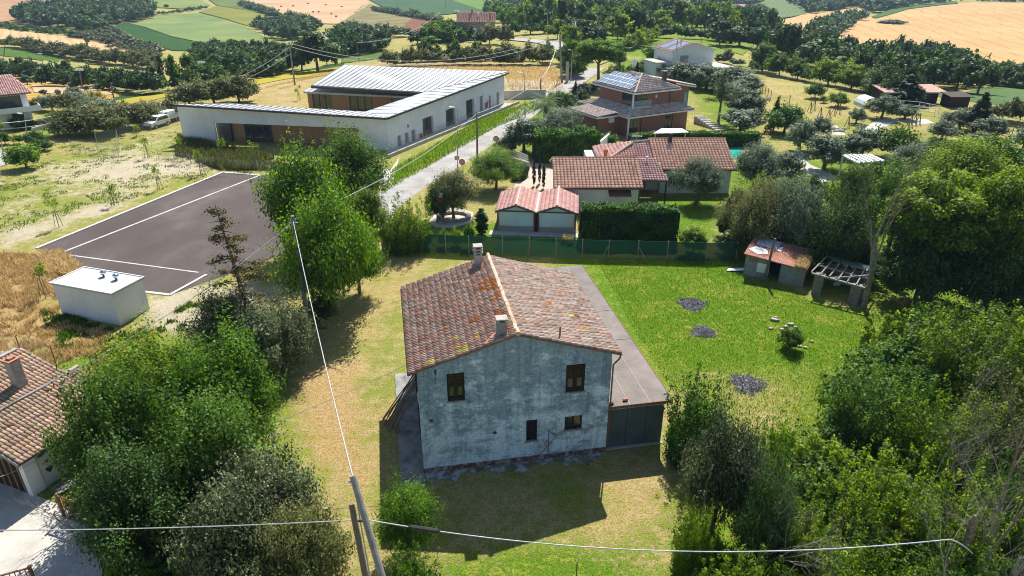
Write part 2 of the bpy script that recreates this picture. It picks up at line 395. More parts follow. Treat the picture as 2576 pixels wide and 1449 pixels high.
def drape(name, pts, m, off=.0, near=.004, world=False, dens=1.0, kind='structure'):
    """thin sheet laid on the terrain inside an outline given in picture points (or ground points)"""
    poly = [Vector(p[:2]) for p in pts] if world else [G(u, v).xy for u, v in pts]
    al = [Vector((p.x / p.y, math.log(p.y))) for p in poly]
    # densify border
    b = []
    for i, p in enumerate(al):
        q = al[(i + 1) % len(al)]; n = max(1, int((q - p).length / (.02 / dens)))
        w1 = poly[i]; w2 = poly[(i + 1) % len(al)]
        for k in range(n):
            w = w1.lerp(w2, k / n); b.append(Vector((w.x / w.y, math.log(w.y))))
    nb = len(b); xs = [p.x for p in b]; ysn = [p.y for p in b]; st = .028 / dens
    gx, gy = np.meshgrid(np.arange(min(xs), max(xs), st), np.arange(min(ysn), max(ysn), st))
    gx = gx.ravel() + .001; gy = gy.ravel() + .0007
    k = inpoly(gx, gy, [tuple(p) for p in b]); pts2 = b + [Vector((x, y)) for x, y in zip(gx[k], gy[k])]
    V, E, F, *_ = delaunay_2d_cdt(pts2, [(i, (i + 1) % nb) for i in range(nb)], [], 1, 1e-7)
    y = np.exp(np.array([p.y for p in V])); x = np.array([p.x for p in V]) * y
    z = hgt(x, y) + near + off + np.where(y > 115, .05 + .0011 * (y - 115), 0)
    fs = [f for f in F if len(f) == 3]
    nz = []
    for f in fs:
        a = (x[f[1]] - x[f[0]]) * (y[f[2]] - y[f[0]]) - (x[f[2]] - x[f[0]]) * (y[f[1]] - y[f[0]])
        nz.append(tuple(f) if a > 0 else (f[0], f[2], f[1]))
    o = link(name, mesh_np(name, np.stack([x, y, z], 1), np.array(nz), m, None, True)); o['kind'] = kind
    return o
exec_after = []
# ------------------------------------------------------------------ fields, roads, yards
def field(name, c1, c2, pts, scale=.03, wave=None, c3=None, off=0., bump=0., z1=None, stretch=None):
    ox, k = z1 if z1 else (0, 1)
    pts = [(ox + a / k, b / k) for a, b in pts]
    c1, c2, c3 = [None if c is None else tuple(.93 * x ** 1.35 for x in c) for c in (c1, c2, c3)]
    m = mat(name, c1, c2, scale, 8, .95, bump, .8, c3=c3, lo=.3, hi=.7, spec=.1, wave=wave, stretch=stretch)
    return drape(name, pts, m, off)
A_ = (0, 3); B_ = (858.7, 3); C_ = (1717.3, 3)
OR = (.50, .30, .15); TAN = (.56, .40, .22); PALE = (.66, .50, .32)
field('stubble_field', (.52,.36,.22), (.66,.50,.34), [(1790,-30),(2750,-30),(2790,36),(2550,186),(2385,180),(2070,90),(1860,45)], .02, (7, R(62), (.36,.24,.13), .22), z1=A_)
field('sunflower_field', (.20,.27,.10), (.36,.37,.12), [(980,180),(1200,120),(1500,105),(1700,150),(1900,220),(2000,290),(2200,330),(2230,380),(2050,360),(1800,320),(1500,320),(1300,280),(1100,210)], .03, c3=(.26,.33,.15), z1=A_)
field('clover_field', (.045,.12,.03), (.08,.17,.04), [(820,190),(980,180),(1100,215),(1300,285),(1500,325),(1800,325),(2030,370),(1700,395),(1300,385),(1200,350),(1000,290),(850,230)], .03, z1=A_)
field('sunflower_field', (.24,.26,.07), (.34,.33,.08), [(1500,95),(1640,48),(1900,90),(2150,150),(2200,170),(1900,205),(1700,145)], .03, z1=A_)
field('meadow_field', (.20,.27,.09), (.34,.38,.15), [(1110,-20),(1480,-20),(1590,45),(1450,75),(1200,62)], .03, z1=A_)
field('meadow_field', (.14,.20,.06), (.26,.30,.10), [(1540,-30),(1780,-30),(1880,48),(2080,100),(2180,150),(1900,88),(1640,44)], .03, z1=A_)
field('ploughed_field', (.44,.28,.17), (.56,.38,.24), [(-60,-30),(480,-30),(400,40),(170,90),(150,150),(-60,180)], .03, bump=.4, z1=A_)
field('wheat_stubble', (.58,.42,.25), (.70,.55,.37), [(-50,215),(250,250),(640,295),(950,345),(1220,440),(1620,570),(1600,612),(1490,590),(1100,490),(600,385),(400,338),(100,295),(-50,305)], .03, (4.5, R(-33), (.42,.26,.11), .3), z1=A_)
field('clover_field', (.10,.19,.035), (.16,.26,.06), [(-20,365),(200,380),(470,430),(440,475),(200,445),(-20,420)], .04, z1=A_)
field('grass_field', (.36,.36,.17), (.50,.46,.27), [(330,460),(470,478),(430,545),(320,560)], .05, z1=A_)
field('orchard_field', (.46,.27,.08), (.56,.38,.15), [(30,548),(400,595),(560,595),(800,645),(880,700),(870,750),(500,760),(220,760),(120,700),(30,640)], .05, (5, R(20), (.40,.38,.14), .3), z1=A_)
field('orchard_strip', (.55,.42,.27), (.66,.53,.38), [(240,650),(500,655),(800,690),(860,720),(700,732),(260,705)], .05, off=.15, z1=A_)
field('rapeseed_field', (.50,.42,.05), (.40,.36,.12), [(830,772),(1290,692),(1300,725),(1150,760),(900,800)], .08, z1=A_)
field('rapeseed_field', (.52,.44,.05), (.42,.38,.12), [(1900,600),(2040,575),(2600,500),(2600,560),(2150,600),(1900,650)], .08, z1=A_)
field('crop_strip', (.05,.12,.02), (.08,.17,.03), [(820,742),(1280,678),(1290,692),(825,772)], .1, z1=A_)
field('crop_strip', (.05,.12,.02), (.08,.17,.03), [(1960,575),(2600,480),(2600,502),(1940,592)], .1, z1=A_)
field('clover_field', (.13,.20,.05), (.20,.26,.08), [(0,455),(60,420),(340,380),(330,440),(0,482)], .08, z1=B_)
field('weedy_field', (.22,.20,.09), (.38,.34,.19), [(180,25),(560,120),(430,240),(160,215),(10,168)], .05, z1=B_)
field('ploughed_field', (.24,.11,.08), (.34,.17,.12), [(570,122),(700,150),(690,200),(620,250),(430,245)], .05, (2.5, R(15), (.17,.08,.05), .4), z1=B_)
field('wheat_stubble', (.56,.38,.23), (.64,.48,.31), [(-60,190),(200,228),(330,265),(270,315),(130,290),(-60,240)], .04, z1=B_)
field('clover_field', (.075,.15,.075), (.11,.20,.09), [(170,-30),(780,-30),(1000,60),(1090,95),(880,104),(700,122),(400,82),(300,50)], .03, z1=B_)
field('meadow_field', (.17,.28,.05), (.22,.33,.07), [(770,-30),(1010,-30),(1330,50),(1340,85),(1090,92),(1000,60)], .04, z1=B_)
field('ploughed_field', (.50,.36,.26), (.60,.46,.34), [(1020,-20),(1180,8),(1345,42),(1330,66),(1100,22)], .04, off=.5, z1=B_)
field('ploughed_field', (.26,.15,.12), (.34,.22,.17), [(320,35),(560,50),(590,95),(330,95)], .05, z1=C_)
field('ploughed_field', (.28,.15,.11), (.36,.22,.16), [(300,152),(640,158),(640,190),(330,205)], .05, z1=C_)
field('vineyard', (.30,.36,.20), (.36,.40,.22), [(565,55),(640,8),(760,0),(930,85),(915,118),(620,156)], .05, (4.5, R(38), (.035,.09,.02), .75), off=.4, z1=C_)
field('wheat_field', (.58,.40,.21), (.64,.47,.27), [(610,178),(900,122),(1340,63),(1385,88),(1150,162),(1000,225),(960,310),(860,330),(840,200),(700,190),(620,240)], .03, (16, R(20), (.34,.23,.11), .05), off=.5, z1=C_)
field('wheat_field', (.56,.38,.19), (.66,.48,.27), [(1130,300),(1330,152),(1600,98),(1900,40),(2180,26),(2680,30),(2680,490),(2230,497),(2190,470),(1900,425),(1300,425),(1150,430)], .02, (13, R(14), (.30,.19,.08), .10), c3=(.61,.43,.23), off=.4, z1=C_)
field('wheat_field', (.54,.36,.18), (.62,.44,.24), [(2240,535),(2680,487),(2680,600),(2330,620)], .03, off=.3, z1=C_)
field('clover_field', (.13,.20,.09), (.20,.27,.12), [(1880,700),(2100,705),(2330,655),(2680,690),(2680,820),(2330,790),(1950,745)], .05, c3=(.16,.24,.10), z1=C_)
field('meadow_field', (.20,.29,.05), (.32,.36,.09), [(195,335),(250,285),(340,282),(540,345),(450,420),(240,350)], .05, z1=C_)
field('vineyard', (.12,.22,.05), (.17,.26,.07), [(1420,140),(1600,72),(2060,18),(2075,38),(1700,80),(1460,150)], .05, (4, R(60), (.03,.08,.02), .6), off=.9, z1=C_)

M['asphalt'] = mat('asphalt', (.060,.042,.038), (.165,.13,.118), .16, 12, .9, .25, 20, c3=(.085,.068,.063), lo=.28, hi=.78, stretch=(1,.55,1))
M['road'] = mat('road_surface', (.25,.24,.225), (.40,.385,.36), .35, 9, .9, .25, 12)
M['concrete'] = mat('concrete', (.40,.38,.34), (.54,.51,.46), .8, 9, .9, .3, 14)
M['kerb'] = mat('kerb_stone', (.50,.49,.46), (.64,.62,.58), 2, 5, .85)
M['gravel'] = mat('gravel', (.42,.38,.32), (.62,.58,.52), 6, 6, .95, .8, 18)
M['paint'] = mat('road_paint', (.34,.32,.30), (.62,.60,.58), 1.6, 9, .8)
# road
cl = [(880,590),(960,515),(1030,466),(1118,417),(1212,356),(1296,302),(1368,254),(1446,208),(1500,172)]
def ribbon(cpts, w, ends=True):
    p = [G(u, v).xy for u, v in cpts]; Lf = []; Rt = []
    for i, q in enumerate(p):
        d = (p[min(i + 1, len(p) - 1)] - p[max(i - 1, 0)]).normalized(); n = Vector((-d.y, d.x)) * w / 2
        Lf.append(q + n); Rt.append(q - n)
    return Lf + Rt[::-1]
drape('road', ribbon(cl, 4.1), M['road'], .008, world=True)
drape('road', ribbon([(1470,158),(1430,128),(1392,112),(1340,104),(1290,100),(1262,100)], 6), M['road'], .1, world=True)
drape('driveway', [(1380+C_[0]*0,0)] if False else [(2176,322),(2200,305),(2235,299),(2290,300),(2300,306),(2250,309),(2225,320),(2205,335),(2180,345)], M['concrete'], .006)
drape('driveway', [(1985,384),(2030,386),(2018,397),(2040,415),(2090,437),(2110,450),(2070,462),(2045,448),(2010,422),(1995,402)], M['concrete'], .006)
drape('driveway', [(2270,300),(2330,300),(2350,310),(2300,314)], M['concrete'], .01)
drape('paved_yard', [(1300,455),(1330,415),(1345,400),(1395,430),(1395,480),(1330,478),(1290,478)], mat('paving', (.40,.30,.24), (.56,.44,.36), 3, 6), .006)
drape('gravel_yard', [(2085,318),(2105,316),(2128,340),(2070,338)], M['gravel'], .006)
drape('courtyard', [(-120,1220),(30,1215),(85,1245),(130,1262),(232,1320),(230,1500),(-300,1600),(-400,1300)], M['concrete'], .004)
drape('gravel_strip', [(230,1330),(275,1350),(245,1500),(150,1500)], M['gravel'], .009)
drape('side_street', [(-60,375),(20,378),(32,395),(28,412),(-60,430)], M['road'], .006)
drape('gravel_bed', [(1078,555),(1105,530),(1150,522),(1190,535),(1186,560),(1140,574),(1095,572)], M['gravel'], .006)
drape('lawn', [(1246,596),(1450,600),(1452,640),(1246,632)], mat('turf', (.03,.12,.03), (.05,.17,.04), 2), .006)
# car park : two bays of asphalt between kerbs
cp = [G(*p).xy for p in ((38,686),(152,636),(92,626),(562,434),(708,440),(985,470),(700,600),(430,743))]
drape('car_park', [(38,686),(152,636),(92,626),(562,434),(660,441),(760,436),(880,470),(820,600),(428,743)], M['asphalt'], .012)
def kerb(name, pts, w=.22, h=.13, m=None, ztop=None):
    mb = MB(); p = [G(*q) if not isinstance(q, Vector) else q for q in pts]
    for a, b in zip(p, p[1:]): mb.beam(a + Vector((0, 0, h / 2 - .03)), b + Vector((0, 0, h / 2 - .03)), w, h + .06)
    return setting(mb.build(name, m or M['kerb']))
kerb('kerb', [(38,686),(152,636)], .2, .10); kerb('kerb', [(92,626),(562,434)], .3, .1); kerb('kerb', [(562,434),(652,441)], .3, .06)
kerb('kerb', [(38,686),(130,705)], .2, .08); kerb('kerb', [(300,728),(428,743)], .25, .08); kerb('kerb', [(428,743),(520,692)], .25, .08)
for a, b, w in (((152,637),(654,441),.24), ((160,640),(500,686),.16)):
    pa, pb = G(*a).xy, G(*b).xy; d = (pb - pa).normalized(); n = Vector((-d.y, d.x)) * w / 2
    drape('painted_line', [pa + n, pb + n, pb - n, pa - n][::-1], M['paint'], .016, world=True)
# patches round the farmhouse
FH = Vector((-4.52, 27.54, 0)); FA = R(10.3); FHM = Matrix.Translation(FH) @ Matrix.Rotation(FA, 4, 'Z')
mb = MB(); mb.box(-1.25, -.02, -1.3, 9.6, -.1, .07)
o = mb.build('concrete_apron', mat('old_concrete', (.13,.125,.12), (.34,.33,.32), 1.3, 9, .9, .4, 9)); o.matrix_world = FHM; setting(o)
mb = MB()
rr = random.Random(4)
o = setting(link('broken_paving', None)); bpy.data.objects.remove(o)
out = [(9.45, -.02), (.05, -.02)] + [(x_ / 10, -.48 - .22 * math.sin(x_ * .17) - .16 * math.sin(x_ * .53) - rr.uniform(0, .2)) for x_ in range(1, 94, 2)]
mb.prism(out, -.05, .022)
o = mb.build('broken_paving', mat('broken_concrete', (.10,.12,.05), (.42,.44,.46), 1.7, 10, .9, .6, 9, c3=(.20,.20,.17), lo=.40, hi=.60)); o.matrix_world = FHM; setting(o)
# ash circles in the garden
def ash(u, v, ru, rv, label):
    c = PZ(u, v); k = proj(c)[2]; r = ru / k; rng = np.random.RandomState(u); n = 2200
    t = rng.rand(n) * 6.283; q = r * np.sqrt(rng.rand(n)) * (1 + .16 * np.sin(3 * t + u) + .10 * np.sin(7 * t)) * (1 + .12 * rng.randn(n))
    P = np.stack([c.x + q * np.cos(t), c.y + q * np.sin(t), .015 + .13 * np.clip(1 - (q / r) ** 2, 0, 1) + rng.rand(n) * .035], 1)
    s = rng.uniform(.012, .05, n)[:, None]; d1 = rng.randn(n, 3); d1 /= np.linalg.norm(d1, axis=1)[:, None]; d2 = np.cross(d1, rng.randn(n, 3)); d2 /= np.linalg.norm(d2, axis=1)[:, None]
    V = np.stack([P - d1 * s * 1.6, P + d2 * s, P + d1 * s * 1.6, P - d2 * s], 1).reshape(-1, 3)
    F = np.arange(4 * n).reshape(-1, 4)
    k2 = 24; ring = [(c.x, c.y, .05)] + [(c.x + r * .72 * (1 + .08 * math.sin(3 * a) + .05 * math.sin(7 * a)) * math.cos(a), c.y + r * .72 * (1 + .08 * math.sin(3 * a) + .05 * math.sin(7 * a)) * math.sin(a), .006) for a in [2 * math.pi * i / k2 for i in range(k2)]]
    V2 = np.vstack([V, ring]); b = 4 * n
    F2 = np.vstack([F, [[b, b + 1 + i, b + 1 + (i + 1) % k2, b + 1 + (i + 1) % k2] for i in range(k2)]])
    cl_ = np.concatenate([np.repeat(rng.uniform(.4, 2.2, n), 4), np.full(k2 + 1, .7)])
    me = bpy.data.meshes.new('ash_heap'); me.from_pydata([tuple(p) for p in V2], [], [tuple(dict.fromkeys(map(int, f))) for f in F2])
    ca = me.color_attributes.new('Col', 'FLOAT_COLOR', 'POINT'); cc = np.ones((len(V2), 4), np.float32); cc[:, :3] = cl_[:, None]; ca.data.foreach_set('color', cc.ravel())
    me.materials.append(M['ash']); tag(link('ash_heap', me), label, 'ash heap', 'burnt ash circles in the garden')
M['ash'] = mat('ash', (.16,.155,.165), (.34,.33,.35), 8, 6, .95, .5, 30, attr=True)
ash(1741, 766, 34, 20, 'grey burnt ash circle in the green garden, farthest from the camera'); ash(1769, 836, 29, 16, 'small grey burnt ash circle, middle one of the three in the garden')
ash(1880, 967, 42, 26, 'large grey ash circle beside the shaggy bush, nearest of the three')

# ------------------------------------------------------------------ foliage
def leaves(rng, P, Nn, size, tint, aspect=.62):
    n = len(P); r = rng.randn(n, 3); Nn = Nn + r * .55; Nn /= np.linalg.norm(Nn, axis=1)[:, None] + 1e-9
    t = np.cross(Nn, rng.randn(n, 3)); t /= np.linalg.norm(t, axis=1)[:, None] + 1e-9; b = np.cross(Nn, t)
    s = (size * rng.uniform(.6, 1.35, n))[:, None] if np.ndim(size) == 0 else (size * rng.uniform(.6, 1.35, n))[:, None]
    V = np.stack([P - t * s, P - b * s * aspect, P + t * s, P + b * s * aspect], 1).reshape(-1, 3)
    return V, np.repeat(tint, 4)
def crown_np(seed, kind='round', n=6000, leaf=.035, h=1.7, nc=40, hollow=.55):
    """unit crown: radius 1, total height h (trunk below)"""
    rng = np.random.RandomState(seed)
    P = []; C = []
    if kind in ('round', 'shrub', 'tall'):
        z0 = {'round': .13, 'shrub': .0, 'tall': .05}[kind] * h; rz = (h - z0) / 2; cz = z0 + rz
        d = rng.randn(nc * 3, 3); d /= np.linalg.norm(d, axis=1)[:, None]; d = d[d[:, 2] > -.75][:nc]
        rad = rng.uniform(.25, 1, len(d)) ** .5 * .84 * (1 + .20 * np.sin(3.1 * d[:, 0] + seed) * np.cos(2.7 * d[:, 1] + 2 * seed))
        if kind == 'shrub': d[:, 2] = np.abs(d[:, 2]) * 1.1 - .35
        C = d * rad[:, None] * np.array([1, 1, rz]) + [0, 0, cz]
        if kind == 'shrub': C[:, 2] = np.clip(C[:, 2], .12 * h, None)
        if kind == 'tall': C[:, :2] *= (1.15 - .55 * (C[:, 2:3] - z0) / (h - z0))
        rc = rng.uniform(.13, .36, len(C)); fl = .72
    elif kind == 'shoots':
        ns = max(14, nc // 2); C = []; rcl = []
        for k in range(ns):
            a = rng.rand() * 6.283; q = rng.rand() ** .6 * .62; L = h * rng.uniform(.45, .98) * (1 - .35 * q); ox, oy = math.cos(a) * .45 * rng.rand(), math.sin(a) * .45 * rng.rand()
            for j in range(7):
                t = .15 + .85 * j / 6; C.append([q * math.cos(a) + ox * t + rng.randn() * .05, q * math.sin(a) + oy * t + rng.randn() * .05, L * t]); rcl.append((.20 - .15 * t) * rng.uniform(.8, 1.35) + .02)
        C = np.array(C); rc = np.array(rcl); fl = 1.35
    elif kind == 'umbrella':
        C = []
        for _ in range(nc):
            a = rng.rand() * 6.283; q = rng.rand() ** .5 * .82; C.append([q * math.cos(a), q * math.sin(a), h - .16 - .34 * q * q - rng.rand() * .62])
        C = np.array(C); rc = rng.uniform(.13, .27, nc); fl = .7
    elif kind == 'cone':
        t = rng.rand(nc) ** .8; a = rng.rand(nc) * 6.283; q = (1 - t) * .78 * rng.uniform(.5, 1, nc)
        C = np.stack([q * np.cos(a), q * np.sin(a), .06 * h + t * h * .88], 1); rc = (.10 + .26 * (1 - t)); fl = .9
    elif kind == 'column':
        t = rng.rand(nc); a = rng.rand(nc) * 6.283; q = np.sin(np.clip(t * .92 + .1, 0, 1) * math.pi) ** .5 * .5 * rng.uniform(.5, 1, nc)
        C = np.stack([q * np.cos(a), q * np.sin(a), .08 * h + t * h * .82], 1); rc = rng.uniform(.28, .42, nc) * (.55 + .45 * np.sin(np.clip(t + .1, 0, 1) * math.pi)); fl = 1.5
    nc = len(C); w = rc ** 2; w = w / w.sum(); idx = rng.choice(nc, n, p=w)
    d = rng.randn(n, 3); d /= np.linalg.norm(d, axis=1)[:, None]
    lump = .8 + .35 * np.sin(7 * d[:, 0] + idx) * np.sin(6 * d[:, 1] + 2 * idx) 
    q = rng.uniform(hollow, 1, n) ** .7 * lump
    if kind in ('round', 'shrub', 'tall'):      # stretch every clump along its own limb
        cen = np.array([0, 0, .42 * h]); ax = C - cen; ax /= np.linalg.norm(ax, axis=1)[:, None] + 1e-9; ax = ax + [0, 0, .35]; ax /= np.linalg.norm(ax, axis=1)[:, None]
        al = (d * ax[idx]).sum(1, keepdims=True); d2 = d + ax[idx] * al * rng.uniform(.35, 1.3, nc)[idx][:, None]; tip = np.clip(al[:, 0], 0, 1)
        P = C[idx] + d2 * (rc[idx] * q)[:, None] * [1, 1, .9]
    else: P = C[idx] + d * (rc[idx] * q)[:, None] * [1, 1, fl]; tip = np.clip(d[:, 2], 0, 1)
    if kind == 'shrub': P[:, 2] = np.abs(P[:, 2]); P[:, :2] *= 1 + .22 * np.clip(1 - P[:, 2:3] / (.5 * h), 0, 1)
    Nn = d * .8 + [0, 0, .75]
    ct = rng.uniform(-.26, .26, nc)
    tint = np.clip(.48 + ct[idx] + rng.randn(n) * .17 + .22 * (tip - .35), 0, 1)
    V, t = leaves(rng, P, Nn, leaf, tint)
    return V, t, C, rc
def trunk_np(seed, C, h, r=.05, n=6, nb=12, forks=1):
    rng = np.random.RandomState(seed + 99); mb = MB()
    low = C[:, 2].min(); top = Vector(tuple(C[C[:, 2] > np.percentile(C[:, 2], 60)].mean(0)))
    mid = Vector((rng.uniform(-.05, .05), rng.uniform(-.05, .05), max(low * .8, .12)))
    mb.tube([(0, 0, -.06), tuple(mid * .5), tuple(mid), tuple(mid.lerp(top, .5)), tuple(top)], [r * 1.35, r, r * .85, r * .5, r * .18], n)
    for i in rng.choice(len(C), min(nb, len(C)), replace=False):
        c = Vector(tuple(C[i])); s = mid.lerp(top, rng.uniform(0, .5)); m = s.lerp(c, .5) + Vector((0, 0, .05))
        mb.tube([s, m, c], [r * .42, r * .26, r * .08], 4, False)
    return mb
_arch = {}
def arch(kind, lod, var, key):
    """crown and trunk meshes of one kind, made once and shared by every copy"""
    k = (kind, lod, var, key)
    if k in _arch: return _arch[k]
    h = {'round': 1.9, 'shrub': 1.35, 'shoots': 2.0, 'tall': 3.0, 'umbrella': 2.0, 'cone': 3.0, 'column': 8.0}[kind]
    n, leaf, nc = {'near': (36000, .0245, 150), 'mid': (8500, .052, 62), 'far': (3000, .095, 34), 'tiny': (420, .20, 16)}[lod]
    if kind == 'column': leaf *= 1.5
    sh = dict(seed=hash((kind == 'x', var)) % 7 + var * 13 + len(kind) * 5, kind=kind, n=n, leaf=leaf, h=h, nc=nc)
    V, t, C, rc = crown_np(**sh)
    F = np.arange(len(V)).reshape(-1, 4)
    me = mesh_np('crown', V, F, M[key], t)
    tm = trunk_np(sh['seed'], C, h, {'olive': .09}.get(key, .055), 6 if lod != 'far' else 4, {'near': 22, 'mid': 12, 'far': 5, 'tiny': 1}[lod])
    tme = bpy.data.meshes.new('trunk'); tme.from_pydata(tm.v, [], tm.f); tme.materials.append(M['bark'])
    _arch[k] = (me, tme, h); return _arch[k]
rt = random.Random(11)
def plant(name, kind, key, lod, u, vb, vt, w, label, cat='tree', group=None, pos=None, trunk=True):
    p = pos or G(u, vb); px = proj(p)[2]
    if lod == 'far' and kind == 'round' and key != 'olive': kind = 'shrub'; w *= 1.15
    if lod == 'mid' and kind == 'shrub' and key == 'khaki': w *= 1.12
    if kind == 'shoots': w *= 1.15
    if key == 'olive' and lod == 'mid': w *= 1.18; vt -= 4
    hh = zup(p, vt + (2 if lod in ('far', 'tiny') else 4)) - p.z
    px2 = proj((p.x, p.y, p.z + hh * .6))[2]; r = w / 2 / px2
    me, tme, h = arch(kind, lod, rt.randrange(3 if lod != 'near' else 2), key)
    root = T(name, label, cat, p, rt.uniform(0, 6.28), group)
    root.scale = (r, r, max(hh, .4) / h)
    link('crown', me, root)
    if trunk: link('trunk', tme, root)
    return root
